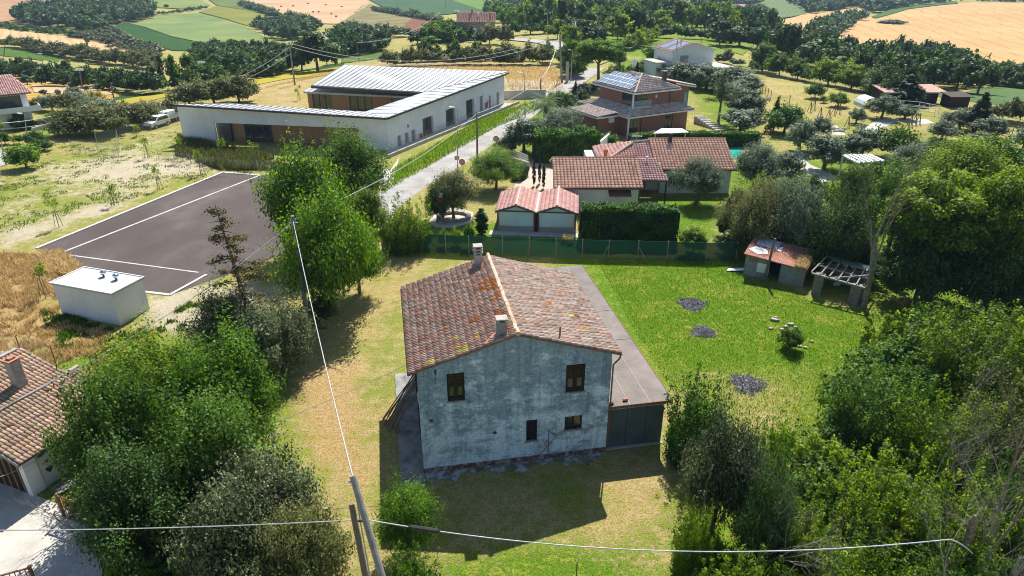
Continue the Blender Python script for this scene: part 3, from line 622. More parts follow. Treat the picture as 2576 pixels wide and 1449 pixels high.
# name, crown kind, leaf, detail, picture foot (u, v), top row, width, label
TREES = [
 ('walnut_tree','shrub','bright','near',845,790,470,250,'big bright green walnut tree by the pole at the middle of the garden edge'),
 ('walnut_tree','shrub','bright','near',790,650,372,225,'bright green tree at the corner of the car park, in front of the white hall'),
 ('elm_tree','round','mid','near',900,560,330,185,'olive green tree half hiding the corner of the white hall'),
 ('elm_tree','tall','yellow','near',935,640,455,130,'pale green thin tree between the walnut tree and the net fence'),
 ('elm_tree','shrub','bright','near',905,740,545,130,'leafy bright tree over the dry lawn, left of the farmhouse roof'),
 ('holm_oak','shrub','grey','near',585,915,735,190,'grey green holm oak under the leaning conifer'),
 ('holm_oak','shrub','grey','near',715,935,745,170,'grey green holm oak beside the dry lawn path'),
 ('holm_oak','shrub','grey','mid',655,985,800,150,'low dark holm oak in front of its two grey green neighbours'),
 ('hackberry_tree','round','yellow','near',415,1120,845,280,'large yellow green tree behind the old tiled house'),
 ('hackberry_tree','round','bright','near',600,1180,860,270,'large green tree between the old house and the dry lawn'),
 ('hackberry_tree','round','mid','near',345,1300,940,270,'large dark green tree beside the graffiti wall'),
 ('hackberry_tree','round','mid','near',560,1330,1000,300,'deep green tree in the middle of the lower left thicket'),
 ('hackberry_tree','round','dark','near',395,1480,1150,270,'shaded dark tree over the edge of the concrete yard'),
 ('russian_olive','shrub','grey','near',690,1390,1115,250,'silvery green shrub tree beside the two leaning poles'),
 ('russian_olive','shrub','grey','near',620,1530,1240,260,'silvery shrub tree at the bottom edge, left of the poles'),
 ('russian_olive','shrub','khaki','near',790,1500,1260,200,'greyish shrub tree touching the foot of the leaning poles'),
 ('laurel_bush','shrub','yellow','mid',355,1560,1395,120,'bright leafy bush at the bottom edge beside the concrete yard'),
 ('plum_tree','round','bright','near',1030,1400,1222,160,'young bright green tree in the shadow of the farmhouse'),
 ('laurel_bush','shoots','bright','near',1045,1540,1370,150,'bright leafy bush at the bottom edge right of the poles'),
 # right of the house
 ('robinia_tree','umbrella','yellow','near',2330,745,415,330,'tall yellow green robinia with several trunks beside the ruined shed'),
 ('robinia_tree','umbrella','yellow','near',2500,790,395,270,'tall yellow green robinia at the right edge'),
 ('robinia_tree','round','yellow','near',2400,560,358,220,'yellow green robinia crown rising behind the tall robinia'),
 ('elm_tree','round','mid','near',2230,640,420,160,'shaded green tree behind the dead tree'),
 ('elm_tree','shrub','dark','near',2300,760,560,200,'dark undergrowth tree at the foot of the robinias'),
 ('elm_tree','shrub','dark','near',2480,800,600,220,'dark undergrowth tree at the right edge under the robinia'),
 ('blackthorn_tree','shoots','yellow','near',2390,990,725,250,'yellow green thorn tree right of the reddish bare bush'),
 ('blackthorn_tree','shoots','yellow','near',2540,1020,740,210,'yellow green thorn tree at the right edge, below the robinia'),
 ('blackthorn_tree','shoots','mid','near',2180,1140,870,230,'dark green thicket tree at the right side of the dry garden patch'),
 ('blackthorn_tree','shoots','yellow','near',2330,1230,930,230,'light green thicket tree in the middle of the right wood'),
 ('blackthorn_tree','shoots','khaki','near',2480,1230,900,230,'brownish green thicket tree at the right edge'),
 ('blackthorn_tree','shoots','yellow','near',2165,1370,1090,230,'yellow green thicket tree above the cable at the right'),
 ('blackthorn_tree','shoots','yellow','near',2330,1450,1130,240,'bright thicket tree behind the sawn grey trunk'),
 ('blackthorn_tree','shoots','mid','near',2490,1430,1120,220,'deep green thicket tree at the right edge above the cable'),
 ('blackthorn_tree','shoots','yellow','near',2000,1440,1215,170,'yellow green thicket tree left of the bare twigs'),
 ('blackthorn_tree','shoots','yellow','near',2150,1600,1310,240,'yellow green thicket tree crossing the bottom edge under the cable'),
 ('blackthorn_tree','shoots','mid','near',2340,1620,1330,240,'green thicket tree at the bottom edge beside the grey trunk'),
 ('spindle_bush','shrub','olive','near',2540,1580,1390,130,'pale leafy bush in the bottom right corner'),
 ('arborvitae_tree','shoots','hedge','near',1738,1150,905,165,'shaggy dark green conifer hiding the end of the garage door'),
 ('holm_oak','shrub','grey','near',1790,1330,1045,200,'dark grey green holm oak in front of the garage'),
 ('plum_tree','shoots','bright','near',1915,1270,1010,125,'bright green tree behind the dark holm oak'),
 ('plum_tree','shoots','yellow','near',1735,1460,1235,105,'yellow green slim tree at the right edge of the front lawn'),
 ('plum_tree','shoots','yellow','near',1850,1600,1370,200,'yellow green bush on the bottom edge right of the lawn'),
 ('holm_oak','shrub','dark','near',1890,1440,1190,150,'very dark shaded bush between the holm oak and the bare twigs'),
 ('elm_tree','shrub','yellow','mid',1960,1170,1080,90,'small light bush at the edge of the dry patch'),
 # tamarisks and scrub behind the sheds
 ('tamarisk_tree','shrub','khaki','near',1905,640,450,150,'grey brown tamarisk behind the net fence corner'),
 ('tamarisk_tree','shrub','olive','near',1990,650,440,140,'grey green tamarisk behind the rusty shed'),
 ('tamarisk_tree','shrub','khaki','near',1850,600,470,110,'brownish tamarisk beside the small conifer'),
 ('scrub_tree','shrub','dark','near',2090,690,500,160,'dark shaded scrub behind the roofless shed'),
 ('scrub_tree','round','mid','near',2120,600,420,120,'mid green scrub tree above the roofless shed'),
 ('ivy_tree','tall','yellow','mid',1895,560,430,60,'ivy covered stump glowing yellow green in the neighbouring garden'),
 ('fir_tree','cone','conifer','mid',1822,600,490,75,'small dark fir at the end of the neighbouring lawn'),
 ('maple_tree','round','yellow','mid',1742,640,572,85,'small yellow green tree behind the net fence'),
 ('olive_tree','round','olive','near',1750,515,400,120,'round olive tree on the lawn beside the long red roof'),
 ('olive_tree','round','olive','near',1895,480,362,125,'olive tree right of the long red roof'),
 ('olive_tree','round','olive','mid',1965,470,385,80,'olive tree beside the curved white drive'),
 ('olive_tree','round','olive','mid',2010,380,305,75,'slim olive tree left of the grey rubble'),
 ('olive_tree','round','olive','mid',2055,345,297,55,'small olive tree behind the slim olive'),
 ('olive_tree','round','olive','mid',2072,428,343,97,'broad olive tree beside the white pergola'),
 ('olive_tree','round','olive','mid',2165,395,325,85,'olive tree behind the white pergola'),
 ('olive_tree','round','olive','mid',2130,398,345,60,'low olive tree between two bigger ones above the pergola'),
 ('olive_tree','round','olive','mid',2153,311,273,40,'young olive tree alone on the meadow'),
 ('olive_tree','round','olive','mid',2217,297,243,66,'olive tree in front of the stable'),
 ('olive_tree','shrub','olive','mid',2275,300,267,48,'low olive tree at the end of the pale drive'),
 ('olive_tree','round','olive','far',2306,265,228,42,'pale olive tree beside the stable roof'),
 ('olive_tree','round','olive','mid',2412,328,277,86,'broad pale olive tree before the big dark cedar'),
 ('olive_tree','round','olive','mid',2367,352,307,62,'olive tree on the meadow left of the broad pale one'),
 ('olive_tree','round','olive','mid',2490,348,297,72,'pale olive tree near the wooden paddock fence'),
 ('olive_tree','round','olive','mid',2460,366,333,52,'small olive tree under the cedar'),
 ('olive_tree','round','olive','mid',2572,378,325,62,'olive tree cut by the right edge'),
 ('olive_tree','round','olive','near',2290,450,360,110,'olive tree above the robinia crown'),
 ('olive_tree','round','olive','near',2560,470,400,110,'olive tree at the right edge behind the robinia'),
 ('mulberry_bush','shrub','mid','mid',2050,247,207,50,'round fruit bush at the left of the meadow orchard'),
 ('mulberry_bush','shrub','bright','mid',2107,268,228,56,'round fruit bush at the right of the meadow orchard'),
 ('mulberry_bush','shrub','yellow','mid',2071,259,238,22,'small yellow bush between the two fruit bushes'),
 ('olive_tree','round','olive','mid',1862,332,277,95,'silvery olive tree at the end of the long clipped hedge'),
 ('olive_tree','round','olive','mid',1874,292,223,88,'silvery olive tree beside the meadow fence'),
 ('olive_tree','round','olive','mid',1846,228,173,100,'silvery olive tree in front of the white house terrace'),
 ('olive_tree','round','olive','mid',1880,242,190,70,'silvery olive tree uphill beside the meadow'),
 ('olive_tree','round','olive','mid',1730,215,160,85,'silvery olive tree between the brick house and the white house'),
 ('olive_tree','round','olive','mid',1775,225,165,70,'silvery olive tree right of the brick house chimney'),
 ('olive_tree','round','olive','mid',1680,200,160,60,'silvery olive tree just below the white house'),
 ('photinia_tree','cone','yellow','mid',1945,330,233,52,'yellow green pointed shrub beside the meadow fence'),
 ('laurel_bush','shrub','hedge','mid',1972,335,258,105,'broad dark bush beside the yellow green pointed shrub'),
 ('loquat_tree','shrub','yellow','mid',1855,195,160,38,'small bright shrub on the upper meadow'),
 ('palm_shrub','shrub','yellow','mid',1757,200,165,45,'dark yellow palm like shrub behind the brick chimney'),
 ('spruce_tree','cone','conifer','mid',1720,210,165,30,'dark slim conifer behind the brick house roof'),
 ('spruce_tree','cone','conifer','mid',1600,205,150,32,'small conifer left of the white house'),
 ('laurel_bush','shrub','bright','mid',1535,208,182,52,'bright green bush behind the brick house solar roof'),
 ('loquat_tree','round','bright','mid',1640,160,108,60,'bright green tree at the corner of the white house'),
 ('laurel_bush','shrub','mid','mid',1620,185,150,60,'loose bush below the bright tree by the white house'),
 # road side and front gardens
 ('mulberry_tree','round','bright','near',1247,478,375,128,'dense bright green mulberry beside the road'),
 ('olive_tree','round','khaki','near',1142,549,430,125,'olive tree growing from the round stone bed'),
 ('thuja_bush','column','hedge','mid',1212,590,513,58,'egg shaped clipped thuja left of the double shed'),
 ('plum_tree','shoots','yellow','near',1022,628,462,125,'light green tree behind the net fence, left of the flag'),
 ('laurel_bush','shrub','mid','mid',1100,560,470,60,'dark green bush left of the flag'),
 ('olive_tree','round','olive','mid',1318,385,303,86,'silvery olive tree at the bend of the drive'),
 ('olive_tree','round','olive','near',1410,350,268,108,'silvery olive tree in front of the brick house'),
 ('oleander_bush','shrub','olive','mid',1272,388,343,50,'white flowering bush at the roadside'),
 ('cypress_tree','column','conifer','mid',1343,468,387,15,'slim dark cypress, leftmost of the three'),
 ('cypress_tree','column','conifer','mid',1357,462,384,13,'slim dark cypress, middle of the three'),
 ('cypress_tree','column','conifer','mid',1367,474,392,15,'slim dark cypress, rightmost of the three'),
 ('boxwood_bush','shrub','hedge','mid',1527,372,330,55,'round dark bush on the white wall of the red roofed house'),
 ('laurel_bush','shrub','hedge','mid',1395,385,330,70,'dark laurel bush under the silvery olive by the brick house'),
 ('yucca_bush','shrub','yellow','mid',1487,350,325,40,'spiky yellow green plant above the tall dark hedge'),
 ('weeping_cedar','cone','conifer','mid',1447,252,195,34,'dark drooping cedar beside the road'),
 ('garden_bush','shrub','conifer','mid',1475,235,205,60,'dark low bush under the umbrella pine'),
 ('garden_bush','shrub','bright','mid',1405,262,225,60,'bright climbing bush left of the palm tree'),
 ('acer_shrub','shoots','yellow','mid',1478,612,528,56,'light green young tree right of the double shed'),
 ('acer_shrub','shoots','gold','mid',1428,612,584,40,'small yellowish bush before the double shed'),
 ('rose_bush','shrub','bright','mid',1072,625,572,40,'bright bush behind the net fence below the flag'),
 ('rose_bush','shrub','bright','mid',1117,622,575,34,'bright bush behind the net fence, second from the flag'),
 ('rose_bush','shrub','yellow','mid',1150,620,572,36,'yellow green bush behind the net fence, middle one'),
 ('rose_bush','shrub','hedge','mid',1180,625,560,36,'dark green bush behind the net fence beside the thuja'),
 ('stone_pine','umbrella','bright','near',1505,218,85,150,'wide umbrella pine with a dark trunk beside the road'),
 ('oak_tree','round','mid','mid',1440,190,95,60,'dark tree behind the tall grey pole'),
 # left side
 ('broom_bush','shrub','khaki','mid',478,265,203,92,'khaki shrub left end of the clump behind the white hall'),
 ('broom_bush','shrub','khaki','mid',540,262,190,100,'khaki shrub in the middle of the clump behind the white hall'),
 ('broom_bush','shrub','khaki','mid',603,258,182,84,'khaki shrub right end of the clump behind the white hall'),
 ('broom_bush','shrub','khaki','mid',205,338,265,100,'khaki shrub, left end of the row behind the parked car'),
 ('broom_bush','shrub','khaki','mid',268,338,258,96,'khaki shrub, second from the left in the row behind the parked car'),
 ('broom_bush','shrub','khaki','mid',325,322,252,90,'khaki shrub, third in the row behind the parked car'),
 ('broom_bush','shrub','khaki','mid',378,302,250,76,'khaki shrub directly behind the parked car'),
 ('broom_bush','shrub','khaki','mid',428,290,255,60,'khaki shrub between the parked car and the hall roof'),
 ('laburnum_tree','round','gold','mid',246,268,229,52,'round golden yellow tree above the khaki shrubs'),
 ('laburnum_tree','round','gold','far',226,190,164,30,'golden flowering tree in the band of dark trees'),
 ('poplar_tree','column','dark','far',415,222,127,28,'dark slim poplar at the left of the bright pair'),
 ('poplar_tree','tall','bright','far',442,228,132,50,'bright green tall tree next to the dark poplar'),
 ('poplar_tree','tall','bright','far',478,212,130,46,'bright green tall tree right of its twin'),
 ('poplar_tree','tall','mid','far',388,228,160,48,'green tall tree left of the dark poplar'),
 ('holm_oak','round','dark','far',168,210,148,58,'dark tree at the left end of the valley row'),
 ('holm_oak','round','mid','far',213,212,165,60,'green tree second in the valley row'),
 ('holm_oak','round','dark','far',262,217,168,62,'dark tree third in the valley row'),
 ('holm_oak','round','bright','far',300,215,168,50,'lighter tree fourth in the valley row'),
 ('holm_oak','round','dark','far',345,225,175,60,'dark tree at the right end of the valley row'),
 ('olive_tree','round','olive','far',14,186,145,38,'grey olive tree at the left edge above the white villa'),
 ('elm_tree','round','dark','far',50,192,140,44,'dark tree second from the left edge above the villa'),
 ('elm_tree','round','mid','far',82,192,150,46,'green tree third from the left edge above the villa'),
 ('elm_tree','round','dark','far',114,198,162,42,'dark tree fourth from the left edge above the villa'),
 ('olive_tree','round','olive','far',4,198,177,22,'small olive tree cut by the left edge'),
 ('olive_tree','round','olive','far',70,214,188,34,'round olive tree touching the villa roof'),
 ('olive_tree','round','olive','far',101,207,180,36,'round olive tree with a clear shadow on the orange field'),
 ('olive_tree','round','olive','far',188,223,203,30,'round olive tree left of the slanting floodlight pole'),
 ('olive_tree','round','olive','far',183,240,218,32,'round olive tree on the pale orchard strip'),
 ('olive_tree','round','olive','far',247,230,208,28,'round olive tree at the right end of the orchard'),
 ('olive_tree','round','olive','far',220,228,214,16,'tiny olive tree in the middle of the orchard'),
 ('olive_tree','round','olive','far',110,240,223,20,'small olive tree at the left of the orchard strip'),
 ('olive_tree','round','olive','far',147,239,224,17,'small olive tree in the middle of the orchard strip'),
 ('garden_tree','round','khaki','mid',103,278,242,50,'garden tree right beside the villa balcony'),
 ('garden_tree','round','olive','mid',133,280,240,52,'grey garden tree second from the villa'),
 ('garden_tree','round','khaki','mid',170,282,236,60,'garden tree third from the villa'),
 ('lemon_bush','shrub','yellow','mid',130,306,280,36,'small bright yellow green bush before the garden trees'),
 ('garden_bush','shrub','dark','mid',52,328,290,42,'dark bush before the villa porch'),
 ('garden_bush','shrub','mid','mid',82,322,297,34,'green bush at the villa corner'),
 ('garden_bush','shrub','olive','mid',115,318,296,36,'grey green bush on the villa garden wall'),
 ('willow_tree','shrub','bright','mid',-4,345,278,44,'bright green drooping tree at the left edge'),
 ('fruit_tree','round','mid','mid',14,364,330,40,'small fruit tree at the left edge of the garden'),
 ('fruit_tree','round','bright','mid',49,362,336,30,'small fruit tree second from the left edge'),
 ('fig_tree','shrub','hedge','mid',92,368,326,58,'dark fig bush behind the big light bush'),
 ('fig_tree','shrub','mid','mid',112,378,345,46,'mid green bush right of the fig'),
 ('elder_bush','shrub','bright','mid',68,424,358,92,'big light green bush beside the side street'),
 # beyond
 ('oak_tree','round','dark','far',800,180,72,105,'big dark tree behind the concrete power pole'),
 ('oak_tree','round','dark','far',760,178,105,60,'dark tree at the left of the big dark tree'),
 ('oak_tree','round','dark','far',848,160,85,50,'dark tree at the right of the big dark tree'),
 ('apricot_tree','round','dark','far',1050,112,78,44,'dark tree left of the grey house'),
 ('apricot_tree','round','mid','far',1120,104,66,50,'brownish green tree at the corner of the grey house'),
 ('apricot_tree','round','bright','far',1085,112,88,44,'bright bush left of the grey house'),
 ('pine_tree','tall','dark','far',1185,106,64,20,'small slim pine against the grey house wall'),
 ('pine_tree','round','khaki','far',1232,112,52,46,'brownish pine at the right corner of the grey house'),
 ('pine_tree','round','dark','far',1210,112,80,40,'dark low tree in front of the grey house'),
 ('garden_tree','round','khaki','far',1272,112,58,44,'tree right of the grey house'),
 ('garden_tree','round','yellow','far',1402,98,45,50,'yellow green tree beside the small pergola house'),
 ('garden_tree','round','yellow','far',1438,120,60,46,'yellow green tree behind the grey pole'),
 ('cypress_tree','column','conifer','far',1328,80,-4,15,'dark pointed cypress at the top of the picture'),
 ('cypress_tree','column','conifer','far',1362,75,-10,18,'dark cypress right of the pointed one'),
 ('oak_tree','round','dark','far',1977,152,53,86,'tall dark tree at the left edge of the wheat field'),
 ('oak_tree','round','dark','far',2064,172,93,108,'broad dark tree below the wheat field hedge'),
 ('elm_tree','round','mid','mid',1917,180,107,76,'round green tree at the top of the meadow'),
 ('elm_tree','round','mid','mid',1960,192,134,62,'green tree second in the row along the meadow'),
 ('elm_tree','round','mid','mid',2005,200,141,62,'green tree third in the row along the meadow'),
 ('elm_tree','round','yellow','mid',2083,214,146,76,'light green tree fourth in the row along the meadow'),
 ('elm_tree','round','yellow','mid',2140,226,157,82,'light green tree fifth in the row along the meadow'),
 ('elm_tree','round','mid','mid',2195,235,178,60,'green tree at the lower end of the meadow row'),
 ('cedar_tree','cone','conifer','mid',2277,262,180,135,'broad black green cedar behind the stable'),
 ('cedar_tree','cone','conifer','mid',2454,330,222,110,'tall black green cedar at the paddock'),
 ('oak_tree','round','dark','far',2170,200,128,62,'dark oak left in the line under the wheat field'),
 ('oak_tree','round','mid','far',2212,205,132,56,'oak second in the line under the wheat field'),
 ('oak_tree','round','dark','far',2255,208,130,66,'dark oak third in the line under the wheat field'),
 ('oak_tree','round','mid','far',2300,212,132,50,'oak beside the leafless tree under the wheat field'),
 ('oak_tree','round','dark','far',2348,222,138,84,'dark oak with a broad crown under the wheat field'),
 ('oak_tree','round','dark','far',2404,232,140,90,'largest dark oak under the wheat field'),
 ('oak_tree','round','dark','far',2458,238,152,76,'dark oak at the right end of the line under the wheat field'),
 ('hackberry_tree','round','dark','far',1860,118,60,80,'dark tree left of the meadow knoll'),
 ('hackberry_tree','round','dark','far',1905,125,62,70,'dark tree above the meadow knoll'),
]
CAT = {'bush':'bush','shrub':'bush'}
GRP = {'olive_tree':'olive trees', 'broom_bush':'khaki shrubs in the fields', 'blackthorn_tree':'thicket trees at the lower right', 'cypress_tree':'dark cypresses','holm_oak':'holm oaks','oak_tree':'oaks below the fields','elm_tree':'elms','hackberry_tree':'large trees of the thickets','rose_bush':'bushes along the net fence','robinia_tree':'robinias'}
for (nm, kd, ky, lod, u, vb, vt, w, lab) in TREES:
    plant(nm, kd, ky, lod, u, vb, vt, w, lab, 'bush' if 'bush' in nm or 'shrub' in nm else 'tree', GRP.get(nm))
# wood on the hill top behind the white house: single trees of one wood
rw = random.Random(5)
wood = [(u, v) for v in (52, 66, 82, 99, 118) for u in range(1335, 1840, 34)]
KL = {'dark':'dark green tree in the close wood behind the umbrella pine and white house','mid':'mid green tree in the close wood behind the umbrella pine and white house','yellow':'pale yellow green tree in the close wood behind the umbrella pine and white house','olive':'silvery tree in the close wood behind the umbrella pine and white house'}
for u, v in wood:
    u += rw.uniform(-16, 16); v += rw.uniform(-6, 6)
    if u < 1470 and v > 88: continue
    if 1500 < u and v > 108 and u < 1640: continue
    if u > 1640 and v > 90 + (u > 1780) * 30: continue
    ky = rw.choice(['dark','dark','mid','mid','yellow','olive'])
    hgt_px = rw.uniform(60, 90)
    plant('wood_tree', rw.choice(['round','round','tall']), ky, 'far', u, v, v - hgt_px, rw.uniform(50, 68), KL[ky], 'tree', 'trees of the wood on the hill top')

# clipped hedges
def box_hedge(pts, w, h, key, label, n, leaf=.09, seed=1, rough=.12):
    rng = np.random.RandomState(seed); P = [PZ(*p) if not isinstance(p, Vector) else p for p in pts]; Ps = []; Ns = []; core = MB()
    tot = sum((b - a).length for a, b in zip(P, P[1:]))
    for a, b in zip(P, P[1:]):
        d = b - a; L_ = d.length; d.normalize(); nn = Vector((-d.y, d.x, 0)); k = int(n * L_ / tot); t = rng.rand(k) * L_; per = rng.rand(k) * (2 * h + w)
        off = np.where(per < h, -w/2, np.where(per < h + w, per - h - w/2, w/2)); zz = np.where(per < h, per, np.where(per < h + w, h, per - h - w))
        nv = np.stack([np.where(per < h, -nn.x, np.where(per < h + w, 0, nn.x)), np.where(per < h, -nn.y, np.where(per < h + w, 0, nn.y)), np.where((per >= h) & (per < h + w), 1.0, .15)], 1)
        bump_ = (np.sin(t * 2.1 + off) * np.sin(zz * 2.6 + t * .7) * rough + rng.randn(k) * rough * .45)[:, None]
        Ps.append(np.stack([a.x + d.x * t + nn.x * off, a.y + d.y * t + nn.y * off, zz], 1) + nv * bump_); Ns.append(nv)
        core.beam(a + Vector((0, 0, h * .46)) - d * .2, b + Vector((0, 0, h * .46)) + d * .2, w * .82, h * .9)
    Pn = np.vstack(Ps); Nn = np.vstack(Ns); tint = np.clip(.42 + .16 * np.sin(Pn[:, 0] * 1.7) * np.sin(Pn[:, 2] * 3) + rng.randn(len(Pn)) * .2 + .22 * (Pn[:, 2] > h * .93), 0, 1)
    V, tt = leaves(rng, Pn, Nn, leaf, tint); root = T('clipped_hedge', label, 'hedge', (0, 0, 0))
    link('foliage', mesh_np('foliage', V, np.arange(len(V)).reshape(-1, 4), M[key], tt), root); core.build('branches', mat('hedge_core', (.012,.02,.008), (.02,.03,.012), 3), root)
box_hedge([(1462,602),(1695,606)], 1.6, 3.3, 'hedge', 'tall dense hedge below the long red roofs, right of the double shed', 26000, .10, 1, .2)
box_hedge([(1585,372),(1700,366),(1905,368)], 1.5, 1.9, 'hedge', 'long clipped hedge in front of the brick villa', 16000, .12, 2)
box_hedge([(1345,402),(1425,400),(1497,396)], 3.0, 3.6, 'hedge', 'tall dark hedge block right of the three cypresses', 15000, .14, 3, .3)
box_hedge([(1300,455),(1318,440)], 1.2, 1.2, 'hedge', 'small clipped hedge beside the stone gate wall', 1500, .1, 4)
# far woods, hedgerows: many crowns too close to count
def mass(name, kd, ky, spots, label=None, cat=None, kind='stuff', lod='tiny', sq=1.0):
    Vs = []; ts = []; rng = np.random.RandomState(len(spots) + int(spots[0][0].x * 7) % 97)
    base = [crown_np(3 + i, kd, {'tiny': 420, 'far': 1600, 'mid': 3500}[lod], {'tiny': .17, 'far': .095, 'mid': .055}[lod], 1.5, {'tiny': 16, 'far': 26, 'mid': 34}[lod]) for i in range(3)]
    for p, r, h in spots:
        V, t, _, _ = base[rng.randint(3)]; a = rng.rand() * 6.283; c, s = math.cos(a), math.sin(a)
        W = V @ np.array([[c, s, 0], [-s, c, 0], [0, 0, 1]]) * [r, r, h / 1.5] + [p.x, p.y, p.z - .1]
        Vs.append(W); ts.append(np.clip(t + rng.uniform(-.2, .2), 0, 1))
    V = np.vstack(Vs); o = link(name, mesh_np(name, V, np.arange(len(V)).reshape(-1, 4), M[ky], np.concatenate(ts)))
    if kind == 'stuff': o['kind'] = 'stuff'; o['label'] = label or name; 
    if cat: tag(o, label, cat)
    return o
def hedgerow(pts, step, r, h, ky, label, name='hedgerow', kd='shrub', lod='far', jit=.25, cat='hedgerow'):
    rng = random.Random(int(pts[0][0] * 3)); P = [G(u, v) for u, v in pts]; sp = []
    for a, b in zip(P, P[1:]):
        n = max(1, int((b - a).length / step))
        for i in range(n):
            q = a.lerp(b, (i + rng.random() * .6) / n); q = Vector((q.x + rng.uniform(-jit, jit) * r, q.y + rng.uniform(-jit, jit) * r, 0)); q.z = float(hgt(q.x, q.y))
            sp.append((q, r * rng.uniform(.75, 1.25), h * rng.uniform(.7, 1.25)))
    return mass(name, kd, ky, sp, label, cat, 'thing', lod)
def woods(poly, n, r, h, ky, label, kd='round', lod='tiny', z1=A_):
    rng = random.Random(n); poly = [(z1[0] + a / z1[1], b / z1[1]) for a, b in poly]; us = [p[0] for p in poly]; vv = [p[1] for p in poly]; sp = []; n = int(n * 1.6); r *= .82
    while len(sp) < n:
        u, v = rng.uniform(min(us), max(us)), rng.uniform(min(vv), max(vv))
        if inpoly(np.array([u]), np.array([v]), poly)[0]:
            sp.append((G(u, v), r * rng.uniform(.7, 1.3), h * rng.uniform(.7, 1.3)))
    return mass('far_wood', kd, ky, sp, label, lod=lod)
woods([(150,170),(280,95),(480,60),(1120,60),(1190,120),(1100,165),(850,185),(760,240),(700,262),(500,225),(200,200)], 260, 6.0, 9.5, 'blue', 'dense dark wood on the left hillside')
woods([(760,190),(830,215),(1000,320),(1200,385),(1210,430),(950,360),(640,300),(500,280),(740,262)], 170, 3.2, 3.4, 'grey', 'scrubby bank below the dark wood', 'shrub')
woods([(-20,220),(320,255),(600,290),(700,285),(400,235),(0,185)], 40, 3.0, 3.0, 'mid', 'sparse scrub beside the stubble strip', 'shrub')
woods([(1480,420),(1600,395),(1950,405),(2150,420),(2230,520),(2080,580),(1900,600),(1640,590),(1500,500)], 220, 3.6, 4.6, 'dark', 'dark scrub in the valley behind the khaki shrubs')
woods([(1930,200),(2120,170),(2400,210),(2380,260),(2230,320),(2040,300),(1960,250)], 70, 4.5, 6, 'blue', 'scrub tongue between the pale fields')
woods([(700,240),(1000,260),(1010,300),(870,330),(640,330)], 60, 4.2, 5, 'mid', 'trees on the bank behind the long hedge', z1=B_)
woods([(-40,300),(300,330),(330,400),(-40,440)], 60, 4.2, 5.5, 'dark', 'dark trees right of the big dark tree', z1=B_)
woods([(1100,62),(1340,90),(1500,150),(1420,260),(1200,210),(1100,130)], 60, 4.5, 7.5, 'mid', 'trees behind the grey house', z1=B_)
woods([(1120,10),(1400,20),(1420,60),(1320,44),(1180,14)], 60, 7, 9, 'blue', 'blue far wood at the top of the picture', z1=B_)
woods([(225,30),(330,0),(620,0),(570,45),(330,40)], 90, 7, 9, 'blue', 'blue far wood above the vineyard', z1=C_)
woods([(300,95),(590,95),(610,150),(330,150)], 40, 6, 7, 'blue', 'far wood round the small farm', z1=C_)
woods([(780,20),(1380,20),(1420,110),(1330,60),(940,118),(920,80)], 110, 6.5, 9, 'blue', 'far wood above the small wheat field', z1=C_)
woods([(1400,30),(2600,0),(2600,26),(2080,20),(1600,70),(1420,110)], 130, 7, 9, 'blue', 'far wood along the top of the big wheat field', z1=C_)
woods([(960,290),(1000,235),(1150,170),(1350,120),(1350,160),(1200,240),(1130,300)], 60, 5, 7, 'blue', 'wooded gully between the two wheat fields', z1=C_)
woods([(200,240),(330,170),(480,200),(640,260),(700,330),(640,350),(520,330),(330,275),(230,290)], 70, 4.5, 8, 'dark', 'dark wood behind the meadow knoll', z1=C_)
woods([(640,330),(880,370),(1200,430),(1260,560),(1010,540),(820,440),(660,380)], 50, 4.0, 6, 'dark', 'dark wood between the meadow row and the wheat field', z1=C_)
woods([(2280,600),(2680,610),(2680,680),(2330,650)], 60, 3.6, 4.5, 'blue', 'hedge wood below the lower wheat field', z1=C_)
woods([(1190,440),(1900,440),(2250,560),(2260,640),(1890,690),(1480,600),(1180,480)], 90, 4.2, 6.5, 'dark', 'dense wood under the line of oaks', z1=C_)
hedgerow([(22,118),(70,124),(130,137),(200,150),(270,160),(340,168),(410,176)], 3.2, 3.6, 5.5, 'khaki', 'long khaki hedgerow below the stubble strip')
hedgerow([(965,168),(1010,166),(1100,164),(1200,163),(1300,163),(1385,162)], 2.2, 2.4, 4.6, 'khaki', 'long tall hedgerow behind the white hall', lod='far')
hedgerow([(1000,158),(1180,152),(1385,155)], 2.6, 2.4, 4.6, 'mid', 'second green hedgerow behind the khaki one', lod='far')
hedgerow([(940,28),(1000,38),(1060,48),(1105,55)], 5, 4, 5, 'blue', 'dark hedgerow along the teal field')
hedgerow([(862,75),(900,82),(960,90),(1020,95)], 5, 4, 5, 'blue', 'dark hedgerow below the weedy field')
hedgerow([(612,15),(650,28),(692,42)], 6, 5, 6, 'blue', 'dark hedgerow left of the stubble field')
hedgerow([(706,46),(745,55),(788,66)], 6, 5, 6, 'blue', 'dark hedgerow under the stubble field')
hedgerow([(274,134),(320,122),(400,124),(415,140)], 5, 2.5, 3, 'mid', 'low hedgerow right of the lone tree') if False else None
hedgerow([(268,120),(300,121),(345,131),(400,148)], 4, 2.2, 2.6, 'grey', 'low hedgerow inside the stubble strip')
hedgerow([(385,40),(450,32),(520,22)], 5, 2.6, 3, 'dark', 'low hedge between the light fields at the top left')
hedgerow([(2485,304),(2530,306),(2600,312)], 2.2, 2.6, 4.2, 'khaki', 'brownish hedge behind the wooden paddock')
hedgerow([(2500,215),(2560,222),(2620,226)], 4, 3.6, 4.8, 'blue', 'dark hedge at the right edge under the wheat')
hedgerow([(1790,158),(1830,160),(1860,168)], 2, 1.8, 3.2, 'olive', 'reed like hedge beside the white house')
hedgerow([(2210,395),(2300,400),(2400,420),(2540,420)], 2.5, 2.6, 4.5, 'mid', 'undergrowth in front of the robinia crowns', lod='mid', cat='thicket', name='thicket')
